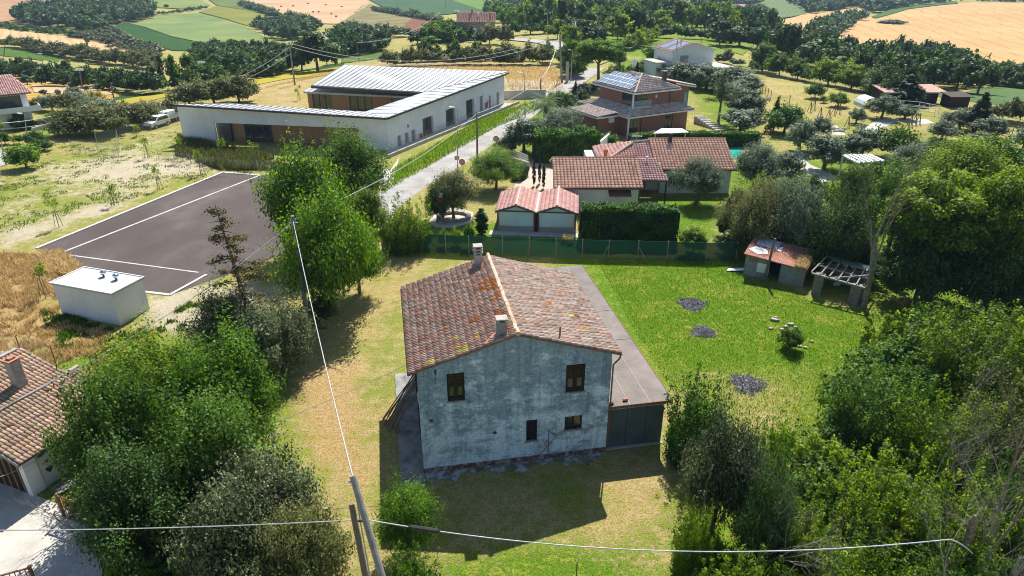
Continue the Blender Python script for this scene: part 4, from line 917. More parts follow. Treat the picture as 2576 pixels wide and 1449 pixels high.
hedgerow([(2330,680),(2420,720),(2560,760)], 2.2, 2.4, 3.4, 'dark', 'dark thicket under the robinias', lod='mid', cat='thicket', name='thicket')
hedgerow([(2100,1180),(2230,1000),(2330,900),(2480,880)], 2.0, 1.9, 3.2, 'mid', 'green thicket on the slope right of the garden', lod='mid', cat='thicket', name='thicket')
hedgerow([(2010,1330),(2180,1280),(2380,1260),(2560,1240)], 1.8, 1.9, 3.0, 'mid', 'green thicket in the middle of the right wood', lod='mid', cat='thicket', name='thicket')
hedgerow([(2060,1520),(2200,1480),(2400,1500),(2570,1500)], 1.8, 1.8, 2.8, 'yellow', 'light thicket along the bottom right edge', lod='mid', cat='thicket', name='thicket')
hedgerow([(130,218),(200,220),(280,226),(380,240)], 3.2, 2.8, 4.6, 'dark', 'dark undergrowth of the valley row of trees', lod='far', cat='thicket', name='thicket')
hedgerow([(395,236),(470,225),(560,212)], 3.2, 2.8, 4.6, 'mid', 'green undergrowth below the poplars', lod='far', cat='thicket', name='thicket')
hedgerow([(0,198),(60,198),(130,206)], 3.2, 2.8, 4.6, 'dark', 'dark undergrowth above the white villa', lod='far', cat='thicket', name='thicket')
hedgerow([(165,342),(260,338),(340,322),(455,288)], 2.4, 2.3, 3.6, 'khaki', 'low khaki growth under the shrubs behind the parked car', lod='mid', cat='thicket', name='thicket')
hedgerow([(445,268),(540,264),(640,258)], 2.4, 2.3, 3.6, 'khaki', 'low khaki growth behind the left wing of the hall', lod='mid', cat='thicket', name='thicket')
hedgerow([(1890,178),(1980,196),(2090,215),(2210,240)], 2.6, 2.4, 4.2, 'mid', 'green hedge growth along the top of the meadow', lod='mid', cat='thicket', name='thicket')
hedgerow([(2180,245),(2230,255),(2200,225),(2330,250)], 2.6, 2.6, 5, 'dark', 'dark growth round the stable', lod='mid', cat='thicket', name='thicket')
hedgerow([(1530,200),(1600,190),(1650,190),(1700,200)], 2.4, 2.0, 3.4, 'mid', 'green growth between the pine and the white house', lod='mid', cat='thicket', name='thicket')
hedgerow([(1420,160),(1440,180),(1450,200)], 2.4, 2.4, 4.4, 'dark', 'dark growth behind the tall grey pole', lod='mid', cat='thicket', name='thicket')
hedgerow([(200,260),(240,285),(300,290),(380,275)], 3, 2.2, 2.8, 'olive', 'silvery growth behind the khaki shrubs at the left', lod='mid', cat='thicket', name='thicket')
hedgerow([(2130,1010),(2200,930),(2300,860),(2420,830)], 2.0, 1.9, 3.4, 'yellow', 'light green growth beside the reddish bare bush', lod='mid', cat='thicket', name='thicket', kd='shoots')
hedgerow([(2120,1300),(2260,1330),(2420,1330),(2560,1330)], 2.0, 1.9, 3.2, 'yellow', 'light green growth in the middle of the right thicket', lod='mid', cat='thicket', name='thicket', kd='shoots')
hedgerow([(1760,1420),(1800,1480),(1900,1520),(2020,1500)], 1.6, 1.5, 2.4, 'yellow', 'light green growth right of the front lawn', lod='mid', cat='thicket', name='thicket', kd='shoots')
hedgerow([(1300,90),(1400,84),(1500,88),(1640,95),(1780,100),(1840,112)], 3.4, 3.4, 5.5, 'mid', 'leafy undergrowth along the front of the hilltop wood', lod='far', cat='thicket', name='thicket')
hedgerow([(1310,66),(1450,64),(1600,66),(1800,72)], 3.8, 4.2, 8, 'dark', 'dark trees at the back of the hilltop wood', lod='far', cat='thicket', name='thicket')
hedgerow([(1560,128),(1600,120),(1650,100)], 3, 2.6, 4.5, 'yellow', 'light bushes at the corner of the hilltop wood', lod='far', cat='thicket', name='thicket')
hedgerow([(1700,208),(1760,222),(1830,240),(1870,270),(1890,310)], 2.6, 2.2, 3.6, 'olive', 'silvery undergrowth among the olive trees beside the meadow', lod='mid', cat='thicket', name='thicket')
hedgerow([(1320,330),(1370,345),(1450,350)], 2.4, 1.8, 2.6, 'dark', 'dark shrubs in front of the brick villa', lod='mid', cat='thicket', name='thicket')
hedgerow([(1400,285),(1440,270),(1470,258)], 2.2, 1.8, 3.0, 'dark', 'dark shrubs between the road and the brick villa', lod='mid', cat='thicket', name='thicket')
hedgerow([(1890,520),(1960,500),(2040,520),(2100,540)], 2.2, 2.0, 3.4, 'mid', 'green scrub behind the tamarisks', lod='mid', cat='thicket', name='thicket')
hedgerow([(2150,560),(2230,520),(2320,600),(2440,640),(2560,650)], 2.4, 2.6, 5.0, 'dark', 'dark scrub behind the robinia trunks', lod='mid', cat='thicket', name='thicket')
hedgerow([(2230,470),(2330,460),(2450,470),(2570,480)], 2.4, 2.6, 5.5, 'mid', 'green scrub above the robinias', lod='mid', cat='thicket', name='thicket')
hedgerow([(2050,1240),(2150,1240),(2260,1180)], 1.8, 1.8, 3.0, 'yellow', 'light thicket left of the bare twigs', lod='mid', cat='thicket', name='thicket')
hedgerow([(330,1200),(480,1300),(450,1420),(560,1480)], 2.0, 2.2, 4.6, 'dark', 'dark undergrowth of the lower left thicket', lod='mid', cat='thicket', name='thicket')
hedgerow([(720,860),(790,820),(840,790)], 1.6, 1.8, 3.2, 'dark', 'dark undergrowth below the walnut trees', lod='mid', cat='thicket', name='thicket')
hedgerow([(1830,640),(1960,660),(2130,690),(2260,720)], 1.8, 2.0, 3.4, 'dark', 'dark undergrowth behind both sheds', lod='mid', cat='thicket', name='thicket')
hedgerow([(2120,1130),(2150,1080),(2230,1180)], 1.6, 1.6, 2.6, 'dark', 'dark foot of the thicket beside the dry patch', lod='mid', cat='thicket', name='thicket')
# ------------------------------------------------------------------ roofs of real tiles
def tiles(name, O, U, S, W, L, sp, row, m, parent, pal, seed=1, clip=None, lift=.03, arc=.42, jit=.006):
    """rows of barrel tiles: O eave/ridge corner, U unit vector across, S unit vector down the slope, from the ridge"""
    O, U, S = Vector(O), Vector(U).normalized(), Vector(S).normalized(); Nn = U.cross(S).normalized()
    if Nn.z < 0: Nn = -Nn
    rng = np.random.RandomState(seed); nx = max(1, int(round(W / sp))); ny = max(1, int(round(L / row))); sp = W / nx; row = L / ny
    ix, iy = np.meshgrid(np.arange(nx), np.arange(ny), indexing='ij'); ix = ix.ravel(); iy = iy.ravel()
    cx = (ix + .5) * sp; cyy = (iy + .5) * row
    if clip is not None:
        k = inpoly(cx, cyy, clip); ix, iy, cx, cyy = ix[k], iy[k], cx[k], cyy[k]
    n = len(ix); K = 6; ang = np.linspace(0, math.pi, K)
    j1 = rng.randn(n) * jit; j2 = rng.randn(n) * jit; ov = .12 * row
    px = np.concatenate([-np.cos(ang) * sp * .5 * .96]); pz = np.sin(ang) * sp * arc
    V = []
    for end in (0, 1):
        yy = cyy + (-.5 if end == 0 else .5) * row + (ov if end else 0); base = .004 if end == 0 else lift; wsc = .90 if end == 0 else 1.04
        lx = cx[:, None] + px[None, :] * wsc + (j1 if end else j2)[:, None]; lz = base + pz[None, :] + (j2 if end else j1)[:, None] * .5
        ly = np.repeat(yy[:, None], K, 1) + j1[:, None]
        V.append(np.stack([lx, ly, lz], -1))
    V = np.stack(V, 1).reshape(n, 2 * K, 3)
    f = []
    for i in range(K - 1): f.append([i, i + 1, K + i + 1, K + i])
    f.append([K, K + 1, K + 4, K + 5]); f.append([K + 1, K + 2, K + 3, K + 4])      # closed front end
    f = np.array(f); F = (np.arange(n)[:, None, None] * 2 * K + f[None]).reshape(-1, 4)
    P = V.reshape(-1, 3); B = np.array([list(U), list(S), list(Nn)]); P = P @ B + np.array(list(O))
    col = pal(rng, cx / W, cyy / L, n); col = np.repeat(col, 2 * K, 0)
    return link(name, mesh_np(name, P, F, m, col), parent)
def pal_simple(base, var=.25, hue=.06):
    base = np.array(base)
    def f(rng, x, y, n): return np.clip(base * (1 + rng.randn(n, 1) * var) * (1 + rng.randn(n, 3) * hue), .01, 1)
    return f
def pal_old(side):
    def f(rng, x, y, n):
        kinds = np.array([(.42,.20,.13), (.50,.31,.22), (.44,.38,.34), (.26,.20,.17), (.56,.42,.34), (.46,.25,.17)])
        pr = [.22, .22, .22, .10, .12, .12] if side else [.06, .20, .36, .13, .20, .05]
        c = kinds[rng.choice(6, n, p=pr)] * .72 + np.array([(.46,.30,.22) if side else (.50,.38,.31)]) * .28; c = c * (1 + rng.randn(n, 1) * .12)
        def spot(x0, y0, rx, ry, colr, p):
            k = ((((x - x0) / rx) ** 2 + ((y - y0) / ry) ** 2) < rng.uniform(.2, 1.3, n)) & (rng.rand(n) < p); c[k] = np.array(colr) * (1 + rng.randn(k.sum(), 1) * .15)
        O_, Y_ = (.52,.17,.03), (.60,.50,.10)
        if side:
            for q in ((.62,.06,.10,.10),(.50,.05,.12,.06),(.60,.22,.05,.10),(.35,.10,.10,.05),(.28,.3,.04,.08),(.22,.08,.06,.06),(.30,.6,.04,.06),(.78,.3,.03,.06)): spot(*q, O_, .5)
            for q in ((.12,.33,.03,.04),(.05,.5,.035,.05),(.16,.55,.02,.04),(.03,.80,.03,.04)): spot(*q, Y_, .6)
        else:
            for q in ((.42,.45,.05,.05),(.25,.75,.05,.05),(.1,.8,.04,.05),(.35,.7,.04,.04)): spot(*q, O_, .5)
            for q in ((.35,.62,.04,.04),(.20,.72,.04,.04)): spot(*q, Y_, .45)
        return np.clip(c, .01, 1)
    return f
M['tile'] = mat('roof_tile', (1,1,1), (.72,.70,.68), 9, 6, .85, .25, 25, attr=True)
M['tile_red'] = mat('red_tile', (1,1,1), (.85,.84,.82), 5, 5, .75, .15, 25, attr=True)
M['under'] = mat('roof_underlay', (.16,.10,.08), (.24,.16,.12), 4)
M['terracotta'] = mat('terracotta', (.46,.20,.13), (.56,.30,.21), 4, 5, .8, .2)
M['white'] = mat('white_render', (.70,.71,.70), (.86,.86,.85), .35, 12, .85, .08, 30, spec=.2)
M['whitepaint'] = mat('white_paint', (.74,.75,.76), (.80,.80,.80), 2, 4, .5)
M['glass'] = mat('window_glass', (.02,.025,.03), (.05,.06,.07), 1.5, 3, .08, spec=.8)
M['black'] = mat('dark_inside', (.012,.012,.013), (.02,.02,.02), 2)
M['darkwood'] = mat('dark_wood', (.022,.014,.010), (.045,.028,.02), 3, 6, .75, .3, stretch=(6, 6, .6))
M['wood'] = mat('larch_cladding', (.30,.155,.075), (.44,.27,.15), 2.2, 7, .75, .35, 6, stretch=(9, 9, .35), c3=(.36,.20,.10))
M['greywood'] = mat('grey_wood', (.20,.185,.165), (.36,.34,.31), 3, 6, .9, .3, stretch=(5, 5, .8))
M['metal'] = mat('grey_metal', (.40,.41,.42), (.50,.51,.52), 2, 4, .45, metal=.6)
M['darkmetal'] = mat('dark_metal', (.05,.05,.052), (.08,.08,.085), 2, 4, .5, metal=.3)
M['rust'] = mat('rusty_iron', (.16,.075,.045), (.26,.13,.08), 6, 6, .85)
M['pole'] = mat('pole_concrete', (.20,.19,.17), (.32,.30,.28), 2, 7, .9, .2, 14)
M['woodpole'] = mat('pole_wood', (.13,.10,.075), (.24,.19,.15), 4, 7, .9, .4, stretch=(8, 8, .8))
M['cable'] = mat('cable_sheath', (.52,.53,.54), (.66,.67,.68), 3, 3, .5)
M['blackcable'] = mat('black_sheath', (.02,.02,.02), (.03,.03,.03), 3, 3, .5)
M['brick'] = mat('brown_brick', (.27,.125,.09), (.36,.18,.13), 2.5, 7, .9, .2, 12, stretch=(1, 1, 4))
M['browntile'] = M['tile_red']
M['chimney'] = mat('chimney_render', (.30,.27,.24), (.46,.42,.38), 2.5, 8, .9, .4)
M['brickred'] = mat('red_brick', (.36,.15,.09), (.46,.22,.15), 5, 5, .9)
M['stone'] = mat('rubble_stone', (.26,.24,.20), (.42,.39,.34), 3, 7, .9, .5)
M['seam'] = mat('zinc_sheet', (.34,.355,.37), (.43,.445,.46), .5, 7, .5, metal=.2)
M['seamline'] = mat('zinc_seam', (.26,.27,.28), (.32,.33,.34), .7, 5, .5)
M['redbox'] = mat('red_enamel', (.55,.03,.02), (.62,.05,.03), 3, 3, .4)
M['plasticgreen'] = mat('green_net', (.008,.065,.04), (.014,.095,.058), 4, 3, .8, alpha=.93)
M['mesh'] = mat('wire_net', (.38,.40,.38), (.45,.46,.44), 3, 3, .6, alpha=.16)

def fpt(mtx, u, v):     # picture point on the plane y = 0 of a local frame -> local x, z
    inv = mtx.inverted(); o = inv @ Vector((0, 0, CAMH)); r = ray(u, v); d = inv.to_3x3() @ Vector(r); k = -o.y / d.y
    p = o + d * k; return p.x, p.z

# ------------------------------------------------------------------ the old farmhouse
house = T('farmhouse', 'old two storey farmhouse with weathered blue white gable and lichen spotted tile roof', 'house', FH, FA)
W, D, HE, HA = 9.68, 9.2, 6.2, 7.72
def wx(u0, v0, u1, v1):
    a = fpt(FHM, u0, v0); b = fpt(FHM, u1, v1); return min(a[0], b[0]), max(a[0], b[0]), min(a[1], b[1]), max(a[1], b[1])
h1 = wx(1123, 941, 1170, 1005); h2 = wx(1425, 919, 1470, 982); h3 = wx(1324, 1058, 1351, 1106); h4 = wx(1421, 1049, 1463, 1077)
m_wall = bpy.data.materials.new('weathered_plaster'); m_wall.use_nodes = True
def _plaster(m):
    nt = m.node_tree; N = nt.nodes; L = nt.links; b = N['Principled BSDF']; b.inputs['Roughness'].default_value = .95; b.inputs['Specular IOR Level'].default_value = .1
    tc = N.new('ShaderNodeTexCoord')
    def nz(s, d, st, dist=0):
        mp = N.new('ShaderNodeMapping'); mp.inputs['Scale'].default_value = st; L.new(tc.outputs['Object'], mp.inputs[0])
        n = N.new('ShaderNodeTexNoise'); n.inputs['Scale'].default_value = s; n.inputs['Detail'].default_value = d; n.inputs['Roughness'].default_value = .7; n.inputs['Distortion'].default_value = dist; L.new(mp.outputs[0], n.inputs['Vector']); return n.outputs[0]
    def rmp(src, stops):
        r = N.new('ShaderNodeValToRGB'); e = r.color_ramp.elements; e[0].position, e[0].color = stops[0][0], (*stops[0][1], 1); e[1].position, e[1].color = stops[-1][0], (*stops[-1][1], 1)
        for p, c in stops[1:-1]: x = e.new(p); x.color = (*c, 1)
        L.new(src, r.inputs[0]); return r.outputs[0]
    def mx(f, a, c):
        x = N.new('ShaderNodeMix'); x.data_type = 'RGBA'; L.new(f, x.inputs[0]); L.new(a, x.inputs[6]); L.new(c, x.inputs[7]); return x.outputs[2]
    sx = N.new('ShaderNodeSeparateXYZ'); L.new(tc.outputs['Object'], sx.inputs[0])
    # more paint left on the lower half, grey render above
    mr = N.new('ShaderNodeMapRange'); L.new(sx.outputs[2], mr.inputs[0]); mr.inputs[1].default_value = .5; mr.inputs[2].default_value = 6.5; mr.inputs[3].default_value = .07; mr.inputs[4].default_value = -.10
    ad = N.new('ShaderNodeMath'); L.new(nz(.9, 12, (1, 1, 1.5), .15), ad.inputs[0]); L.new(mr.outputs[0], ad.inputs[1])
    paint = rmp(nz(3, 6, (1, 1, 1)), [(.3, (.60,.77,.93)), (.7, (.76,.88,.97))]); render = rmp(nz(2.2, 8, (1, 1, 1.4)), [(.3, (.20,.28,.36)), (.5, (.30,.40,.49)), (.72, (.42,.51,.57))])
    f = rmp(ad.outputs[0], [(.44, (0,0,0)), (.575, (1,1,1))])
    c = mx(f, render, paint)
    fn = rmp(nz(7, 8, (1, 1, 1.2)), [(.38, (.62,.64,.66)), (.62, (1.12,1.12,1.12))]); mm = N.new('ShaderNodeMix'); mm.data_type = 'RGBA'; mm.blend_type = 'MULTIPLY'; mm.inputs[0].default_value = .8; L.new(c, mm.inputs[6]); L.new(fn, mm.inputs[7]); c = mm.outputs[2]
    fn = rmp(nz(1.0, 8, (3.2, 3.2, .28), .3), [(.36, (.58,.60,.62)), (.52, (1,1,1))]); mm = N.new('ShaderNodeMix'); mm.data_type = 'RGBA'; mm.blend_type = 'MULTIPLY'; mm.inputs[0].default_value = .7; L.new(c, mm.inputs[6]); L.new(fn, mm.inputs[7]); c = mm.outputs[2]
    st = rmp(nz(1.6, 9, (1, 1, .6), 1.5), [(.60, (0,0,0)), (.70, (.55,.55,.55))]); rust = rmp(nz(4, 3, (1, 1, 1)), [(.3, (.34,.27,.18)), (.7, (.44,.38,.28))])
    c = mx(st, c, rust)
    L.new(c, b.inputs['Base Color'])
    bp = N.new('ShaderNodeBump'); bp.inputs['Strength'].default_value = .5; bp.inputs['Distance'].default_value = .02; L.new(ad.outputs[0], bp.inputs['Height']); L.new(bp.outputs[0], b.inputs['Normal'])
_plaster(m_wall)
mb = MB(); wallmb(mb, (0, 0, 0), 0, W, HE, .35, [h1, h2, h3, h4])
mb.extr([(0,.0,HE),(W,.0,HE),(W/2,.0,HA)], (0, .35, 0))
mb.box(0, .3, .35, D, 0, HE); mb.box(W - .3, W, .35, D, 0, HE); mb.box(.3, W - .3, D - .3, D, 0, HE); mb.extr([(0,D-.3,HE),(W,D-.3,HE),(W/2,D-.3,HA)], (0, .3, 0))
mb.box(.3, W - .3, .36, D - .31, 3.0, 3.1)
mb.build('wall', m_wall, house)
mb = MB(); mb.box(-.03, W + .03, -.03, .0, 0, .30); mb.build('plinth', mat('red_plinth', (.13,.06,.05), (.34,.32,.33), 3, 9, .9, .3, 8, lo=.45, hi=.62), house)
mb = MB(); mb.box(-.02, .28, -.025, 0, .31, 5.9); mb.build('corner_pilaster', m_wall, house); mb = MB(); mb.box(W - .42, W + .02, -.025, 0, .31, 5.85); mb.build('corner_pilaster', m_wall, house)
def shutter_window(h, kind):
    x0, x1, z0, z1 = h; w = x1 - x0; f = MB(); t = .06
    f.box(x0, x0 + t, .06, .16, z0, z1); f.box(x1 - t, x1, .06, .16, z0, z1); f.box(x0 + t, x1 - t, .06, .16, z1 - t, z1); f.box(x0 + t, x1 - t, .06, .16, z0, z0 + t); 
    if kind != 'hole': f.box((x0 + x1) / 2 - .035, (x0 + x1) / 2 + .035, .05, .15, z0 + t, z1 - t)
    fr = f.build('window', M['darkwood'], house)
    g = MB(); g.box(x0 + t, x1 - t, .12, .135, z0 + t, z1 - t); g.build('pane', M['glass'] if kind != 'hole' else M['black'], fr)
    if kind == 'shut':
        l = MB(); zz = z0 + (z1 - z0) * .5
        n = 9
        for side in ((x0 + t, (x0 + x1) / 2 - .04), ((x0 + x1) / 2 + .04, x1 - t)):
            l.box(side[0], side[1], .04, .06, zz - .03, zz + .04)
            for i in range(n):
                z = zz + .05 + i * (z1 - t - zz - .05) / n; l.box(side[0], side[1], .05, .075, z, z + .045)
            l.box(side[0], side[0] + .05, .035, .08, z0 + t, z1 - t); l.box(side[1] - .05, side[1], .035, .08, z0 + t, z1 - t); l.box(side[0], side[1], .035, .08, z0 + t, z0 + t + .1)
        l.build('shutter', M['darkwood'], fr)
        k = MB()
        for sx_ in (-.13, w + .03):
            for q in (.2, .8): k.box(x0 + sx_, x0 + sx_ + .10, -.03, .0, z0 + (z1 - z0) * q, z0 + (z1 - z0) * q + .03)
        for sx_ in (-.2, w + .18): k.box(x0 + sx_, x0 + sx_ + .03, -.05, 0, z0 - .22, z0 - .1)
        k.build('hinge', M['rust'], fr)
    s = MB(); s.box(x0 - .07, x1 + .07, -.10, .05, z0 - .07, z0); s.build('sill', M['stone'], fr)
shutter_window(h1, 'shut'); shutter_window(h2, 'shut'); shutter_window(h3, 'hole'); shutter_window(h4, 'glass')
sl = math.atan2(HA - HE, W / 2); OV = .38; rl = (W / 2 + OV) / math.cos(sl); RZ = HA + .12
ridge = (W / 2, -.18, RZ)
ru = MB()
for s_ in (-1, 1):
    e = (W / 2 + s_ * (W / 2 + OV), RZ - (W / 2 + OV) * math.tan(sl))
    ru.slab([(W/2,-.16,RZ-.01),(e[0],-.16,e[1]-.01),(e[0],D+.16,e[1]-.01),(W/2,D+.16,RZ-.01)] if s_ > 0 else [(W/2,-.16,RZ-.01),(W/2,D+.16,RZ-.01),(e[0],D+.16,e[1]-.01),(e[0],-.16,e[1]-.01)], .10)
roof = ru.build('roof', M['under'], house)
for s_ in (-1, 1):
    U = (0, 1, 0); S = (s_ * math.cos(sl), 0, -math.sin(sl))
    tiles('tiles', (W / 2, -.2, RZ), U, S, D + .4, rl, .155, .34, M['tile'], roof, pal_old(s_ < 0), 5 + s_, lift=.04, jit=.009, arc=.6)
rg = MB(); rr = random.Random(2); y = -.22; dd = bpy.data.meshes.new('x')
while y < D + .15:
    a = .42; rg.tube([(W/2 + rr.uniform(-.02,.02), y, RZ + .05), (W/2 + rr.uniform(-.02,.02), y + a, RZ + .075)], [.13, .105], 8); y += .36
bpy.data.meshes.remove(dd)
rg.build('ridge_cap', mat('ridge_tile', (.60,.50,.40), (.42,.24,.10), 2.6, 6, .9, .3, c3=(.56,.44,.33)), roof, smooth=False)
def old_chimney(x, y, z0, z1, w, d, slots, dark):
    c = MB(); c.box(x - w/2, x + w/2, y - d/2, y + d/2, z0, z1); ch = c.build('chimney', M['chimney'] if not dark else mat('grey_chimney', (.20,.19,.19), (.34,.32,.30), 3, 8, .9, .4), house)
    k = MB(); z = z1
    for i in range(slots):
        for sx_ in (-1, 1):
            for sy in (-1, 1): k.box(x + sx_ * (w/2 - .05) - .05, x + sx_ * (w/2 - .05) + .05, y + sy * (d/2 - .05) - .05, y + sy * (d/2 - .05) + .05, z, z + .13)
        k.box(x - w/2 - .05, x + w/2 + .05, y - d/2 - .05, y + d/2 + .05, z + .13, z + .19); z += .19
    k.build('chimney_cap', M['chimney'], ch)
old_chimney(4.15, .36, 7.2, 8.35, .46, .42, 1, True)
old_chimney(4.15, 8.75, 7.2, 8.30, .44, .44, 3, False)
mb = MB(); mb.tube([(7.05, .35, 6.9), (7.05, .35, 7.75)], .045, 8); mb.build('vent_pipe', M['rust'], house)
mb = MB()
for i in range(7): mb.tube([(3.3 + i * .07, -.05 + i * .06, 7.42 + i * .02), (3.62 + i * .05, .32 + i * .04, 7.5 + i * .02)], .06, 6)
mb.build('loose_tile', M['terracotta'], house)
g = MB(); ex = W + OV + .05; ez = RZ - (W/2 + OV) * math.tan(sl) - .08
g.tube([(ex, -.15, ez), (ex, D + .1, ez)], .065, 8); g.tube([(-OV - .05, -.15, ez), (-OV - .05, D + .1, ez)], .065, 8); g.build('gutter', M['rust'], house)
g = MB(); g.tube([(ex, -.1, ez - .03), (ex - .05, -.1, ez - .25), (W + .09, -.06, ez - .6), (W + .09, -.06, 3.2), (W + .09, -.06, .3)], .045, 8); g.build('downpipe', M['rust'], house)
x, z = fpt(FHM, 1393, 1045); mb = MB(); mb.tube([(x, 0, z), (x, -.12, z), (x + .02, -.25, z - .05)], [.04, .05, .07], 8); mb.build('wall_lamp', M['whitepaint'], house)
x, z = fpt(FHM, 1391, 1040); x2, z2 = fpt(FHM, 1380, 1160)
mb = MB(); a = fpt(FHM, 1380, 1082); b = fpt(FHM, 1395, 1080); c = fpt(FHM, 1330, 1140)
mb.tube([(a[0], -.08, .35), (a[0], -.08, a[1])], .02, 6); mb.tube([(a[0], -.08, a[1]), (b[0], -.5, b[1])], .02, 6); mb.tube([(b[0], -.5, b[1]), (c[0], -.5, .1)], .02, 6); mb.tube([(a[0], -.08, a[1]-.55), (a[0] - .3, -.3, a[1] - .6)], .015, 6)
mb.build('iron_bracket', M['rust'], house)
mb = MB()
for (u, v) in ((1085, 1058), (1245, 1088)):
    x, z = fpt(FHM, u, v); mb.tube([(x, 0, z), (x, -.035, z)], .09, 10)
mb.build('vent_ring', M['darkmetal'], house)
mb = MB()
for (u, v) in ((1095, 935),):
    x, z = fpt(FHM, u, v); mb.box(x - .06, x + .06, -.06, 0, z - .12, z + .1); mb.beam((x, -.04, z - .12), (x, -.04, z - .7), .02)
mb.build('meter_box', M['darkmetal'], house)
mb = MB()      # left facade openings seen edge on
for y0 in (2.0, 5.8): mb.box(-.05, .0, y0, y0 + .95, 3.7, 5.1); mb.box(-.05, 0, y0, y0 + .95, 1.0, 2.3)
mb.build('window', M['darkwood'], house)
# lean-to garage
gar = T('garage', 'flat roofed lean-to garage with dark blue green metal doors beside the farmhouse', 'garage', FH, FA)
GX0, GX1, GD, GZ = W + .01, W + 3.3, 17.3, 2.95
mb = MB(); mb.box(GX0, GX1, .35, .55, 0, 2.6); mb.box(GX1 - .25, GX1, .55, GD, 0, 2.75); mb.box(GX0, GX1, GD, GD + .25, 0, 2.75); mb.box(GX0, GX1, .1, .55, 2.6, 2.88); mb.box(W - .28, GX0 + .001, D + .01, GD, 0, 2.75)
mb.build('wall', m_wall, gar)
m_felt = mat('roofing_felt', (.17,.145,.13), (.25,.22,.20), .8, 9, .95, .3, 9)
mb = MB(); mb.box(GX0 + .0, GX1 + .18, -.12, GD + .3, GZ - .06, GZ + .04); ro = mb.build('roof', m_felt, gar)
mb = MB()
for x in (1.1, 2.2): mb.box(GX0 + x, GX0 + x + .07, -.12, GD + .3, GZ + .041, GZ + .055)
for y in (6.4, 10.2): mb.box(GX0 + .02, GX1 + .17, y, y + .07, GZ + .056, GZ + .066)
mb.build('felt_seam', mat('felt_seam', (.24,.215,.19), (.30,.27,.25), 3), ro)
mb = MB(); mb.box(GX0, GX1 + .2, -.17, -.121, GZ - .10, GZ + .06); mb.box(GX1 + .181, GX1 + .22, -.12, GD + .3, GZ - .1, GZ + .06); mb.build('fascia', M['rust'], ro)
md = mat('painted_steel_door', (.065,.095,.105), (.095,.13,.14), 1.2, 7, .6, .1)
for i, (a, b) in enumerate(((.06, 1.14), (1.17, 2.22), (2.25, 3.2))):
    mb = MB(); mb.box(GX0 + a, GX0 + b, .20, .26, .08, 2.52)
    for k in range(7): mb.box(GX0 + a + .02 + k * .15, GX0 + a + .05 + k * .15, .19, .2, .12, 2.48)
    mb.box(GX0 + a, GX0 + b, .185, .2, 1.28, 1.33); mb.build('door', md, gar)
mb = MB(); mb.box(GX0, GX1, .05, .35, -.02, .05); mb.build('threshold', M['concrete'], gar)
for i, (x, y, r_, lb) in enumerate(((.42, 4.1, .3, 'lone brick lying on the felt roof near the farmhouse corner'), (1.0, .25, .1, 'brick lying at the front edge of the felt roof'), (.14, .02, .05, 'dark brick at the front corner of the felt roof'))):
    mb = MB(); mb.box(-.13, .13, -.07, .07, 0, .12); o = mb.build('brick', M['brickred'] if i < 2 else M['darkwood'], None, bevel=.008); o.location = FHM @ Vector((GX0 + x, y, GZ + .067)); o.rotation_euler = (0, 0, FA + r_); tag(o, lb, 'brick', 'bricks on the garage roof')
# poles leaning on the left wall
for i in range(11):
    q = i / 10; a = FHM @ Vector((-1.25 - .5 * q - rr.uniform(0, .5), 3.6 + q * 1.6, .02)); b = FHM @ Vector((-.06, 4.3 + q * 1.9 + rr.uniform(-.2, .2), 2.1 + rr.uniform(0, .6) ))
    mb = MB(); mb.tube([a, a.lerp(b, .5) + Vector((rr.uniform(-.04,.04), 0, rr.uniform(-.04,.04))), b], [.035, .032, .025], 6); o = mb.build('wooden_pole', M['woodpole']); tag(o, 'thin brown pole in the bundle leaning on the left wall of the farmhouse', 'pole', 'poles leaning on the farmhouse')

# ------------------------------------------------------------------ generic helpers for small buildings
def frame(p, ang): return Matrix.Translation(Vector(p)) @ Matrix.Rotation(ang, 4, 'Z')
def window(par, x0, x1, z0, z1, y=0, face='y', frm=None, shutter=None, glass=None, pt=.03):
    """window proud of a wall face; face 'y' looks to -y, 'x' looks to -x, 'X' looks to +x"""
    def bx(mb, a, b, d0, d1, c, d):
        if face == 'y': mb.box(a, b, y - d1, y - d0, c, d)
        elif face == 'x': mb.box(y - d1, y - d0, a, b, c, d)
        else: mb.box(y + d0, y + d1, a, b, c, d)
    t = .07; f = MB()
    bx(f, x0 - t, x0, 0, .06, z0 - t, z1 + t); bx(f, x1, x1 + t, 0, .06, z0 - t, z1 + t); bx(f, x0, x1, 0, .06, z1, z1 + t); bx(f, x0, x1, 0, .08, z0 - t, z0)
    bx(f, (x0 + x1) / 2 - .03, (x0 + x1) / 2 + .03, .0, .05, z0, z1)
    fo = f.build('window', frm or M['whitepaint'], par); g = MB(); bx(g, x0, x1, 0, pt, z0, z1); g.build('pane', glass or M['glass'], fo)
    if shutter:
        s = MB(); bx(s, x0 + .01, (x0 + x1) / 2 - .035, pt + .002, .055, z0, z1); bx(s, (x0 + x1) / 2 + .035, x1 - .01, pt + .002, .055, z0, z1); s.build('shutter', shutter, fo)
    return fo
def door(par, x0, x1, z1, y, m, name='door', d=.04):
    mb = MB(); mb.box(x0, x1, y - d, y, .02, z1); return mb.build(name, m, par)

# ------------------------------------------------------------------ white hall (new single storey building)
HB = Vector((-16.87, 92.86, 0)); HAng = math.atan2(32.66, 15.43); hall = T('white_hall', 'long low new white hall with grey standing seam roofs and larch clad recess', 'hall', HB)
e1 = Vector((math.cos(HAng), math.sin(HAng), 0)); HA_ = Vector((-47.41 + 16.87, 98.04 - 92.86, 0)); Lf = HA_.length; Lr = 36.2; inn = Vector((-e1.y, e1.x, 0))
fd = HA_.normalized(); fin = Vector((fd.y, -fd.x, 0))       # inward normal of the front wall
if fin.y < 0: fin = -fin
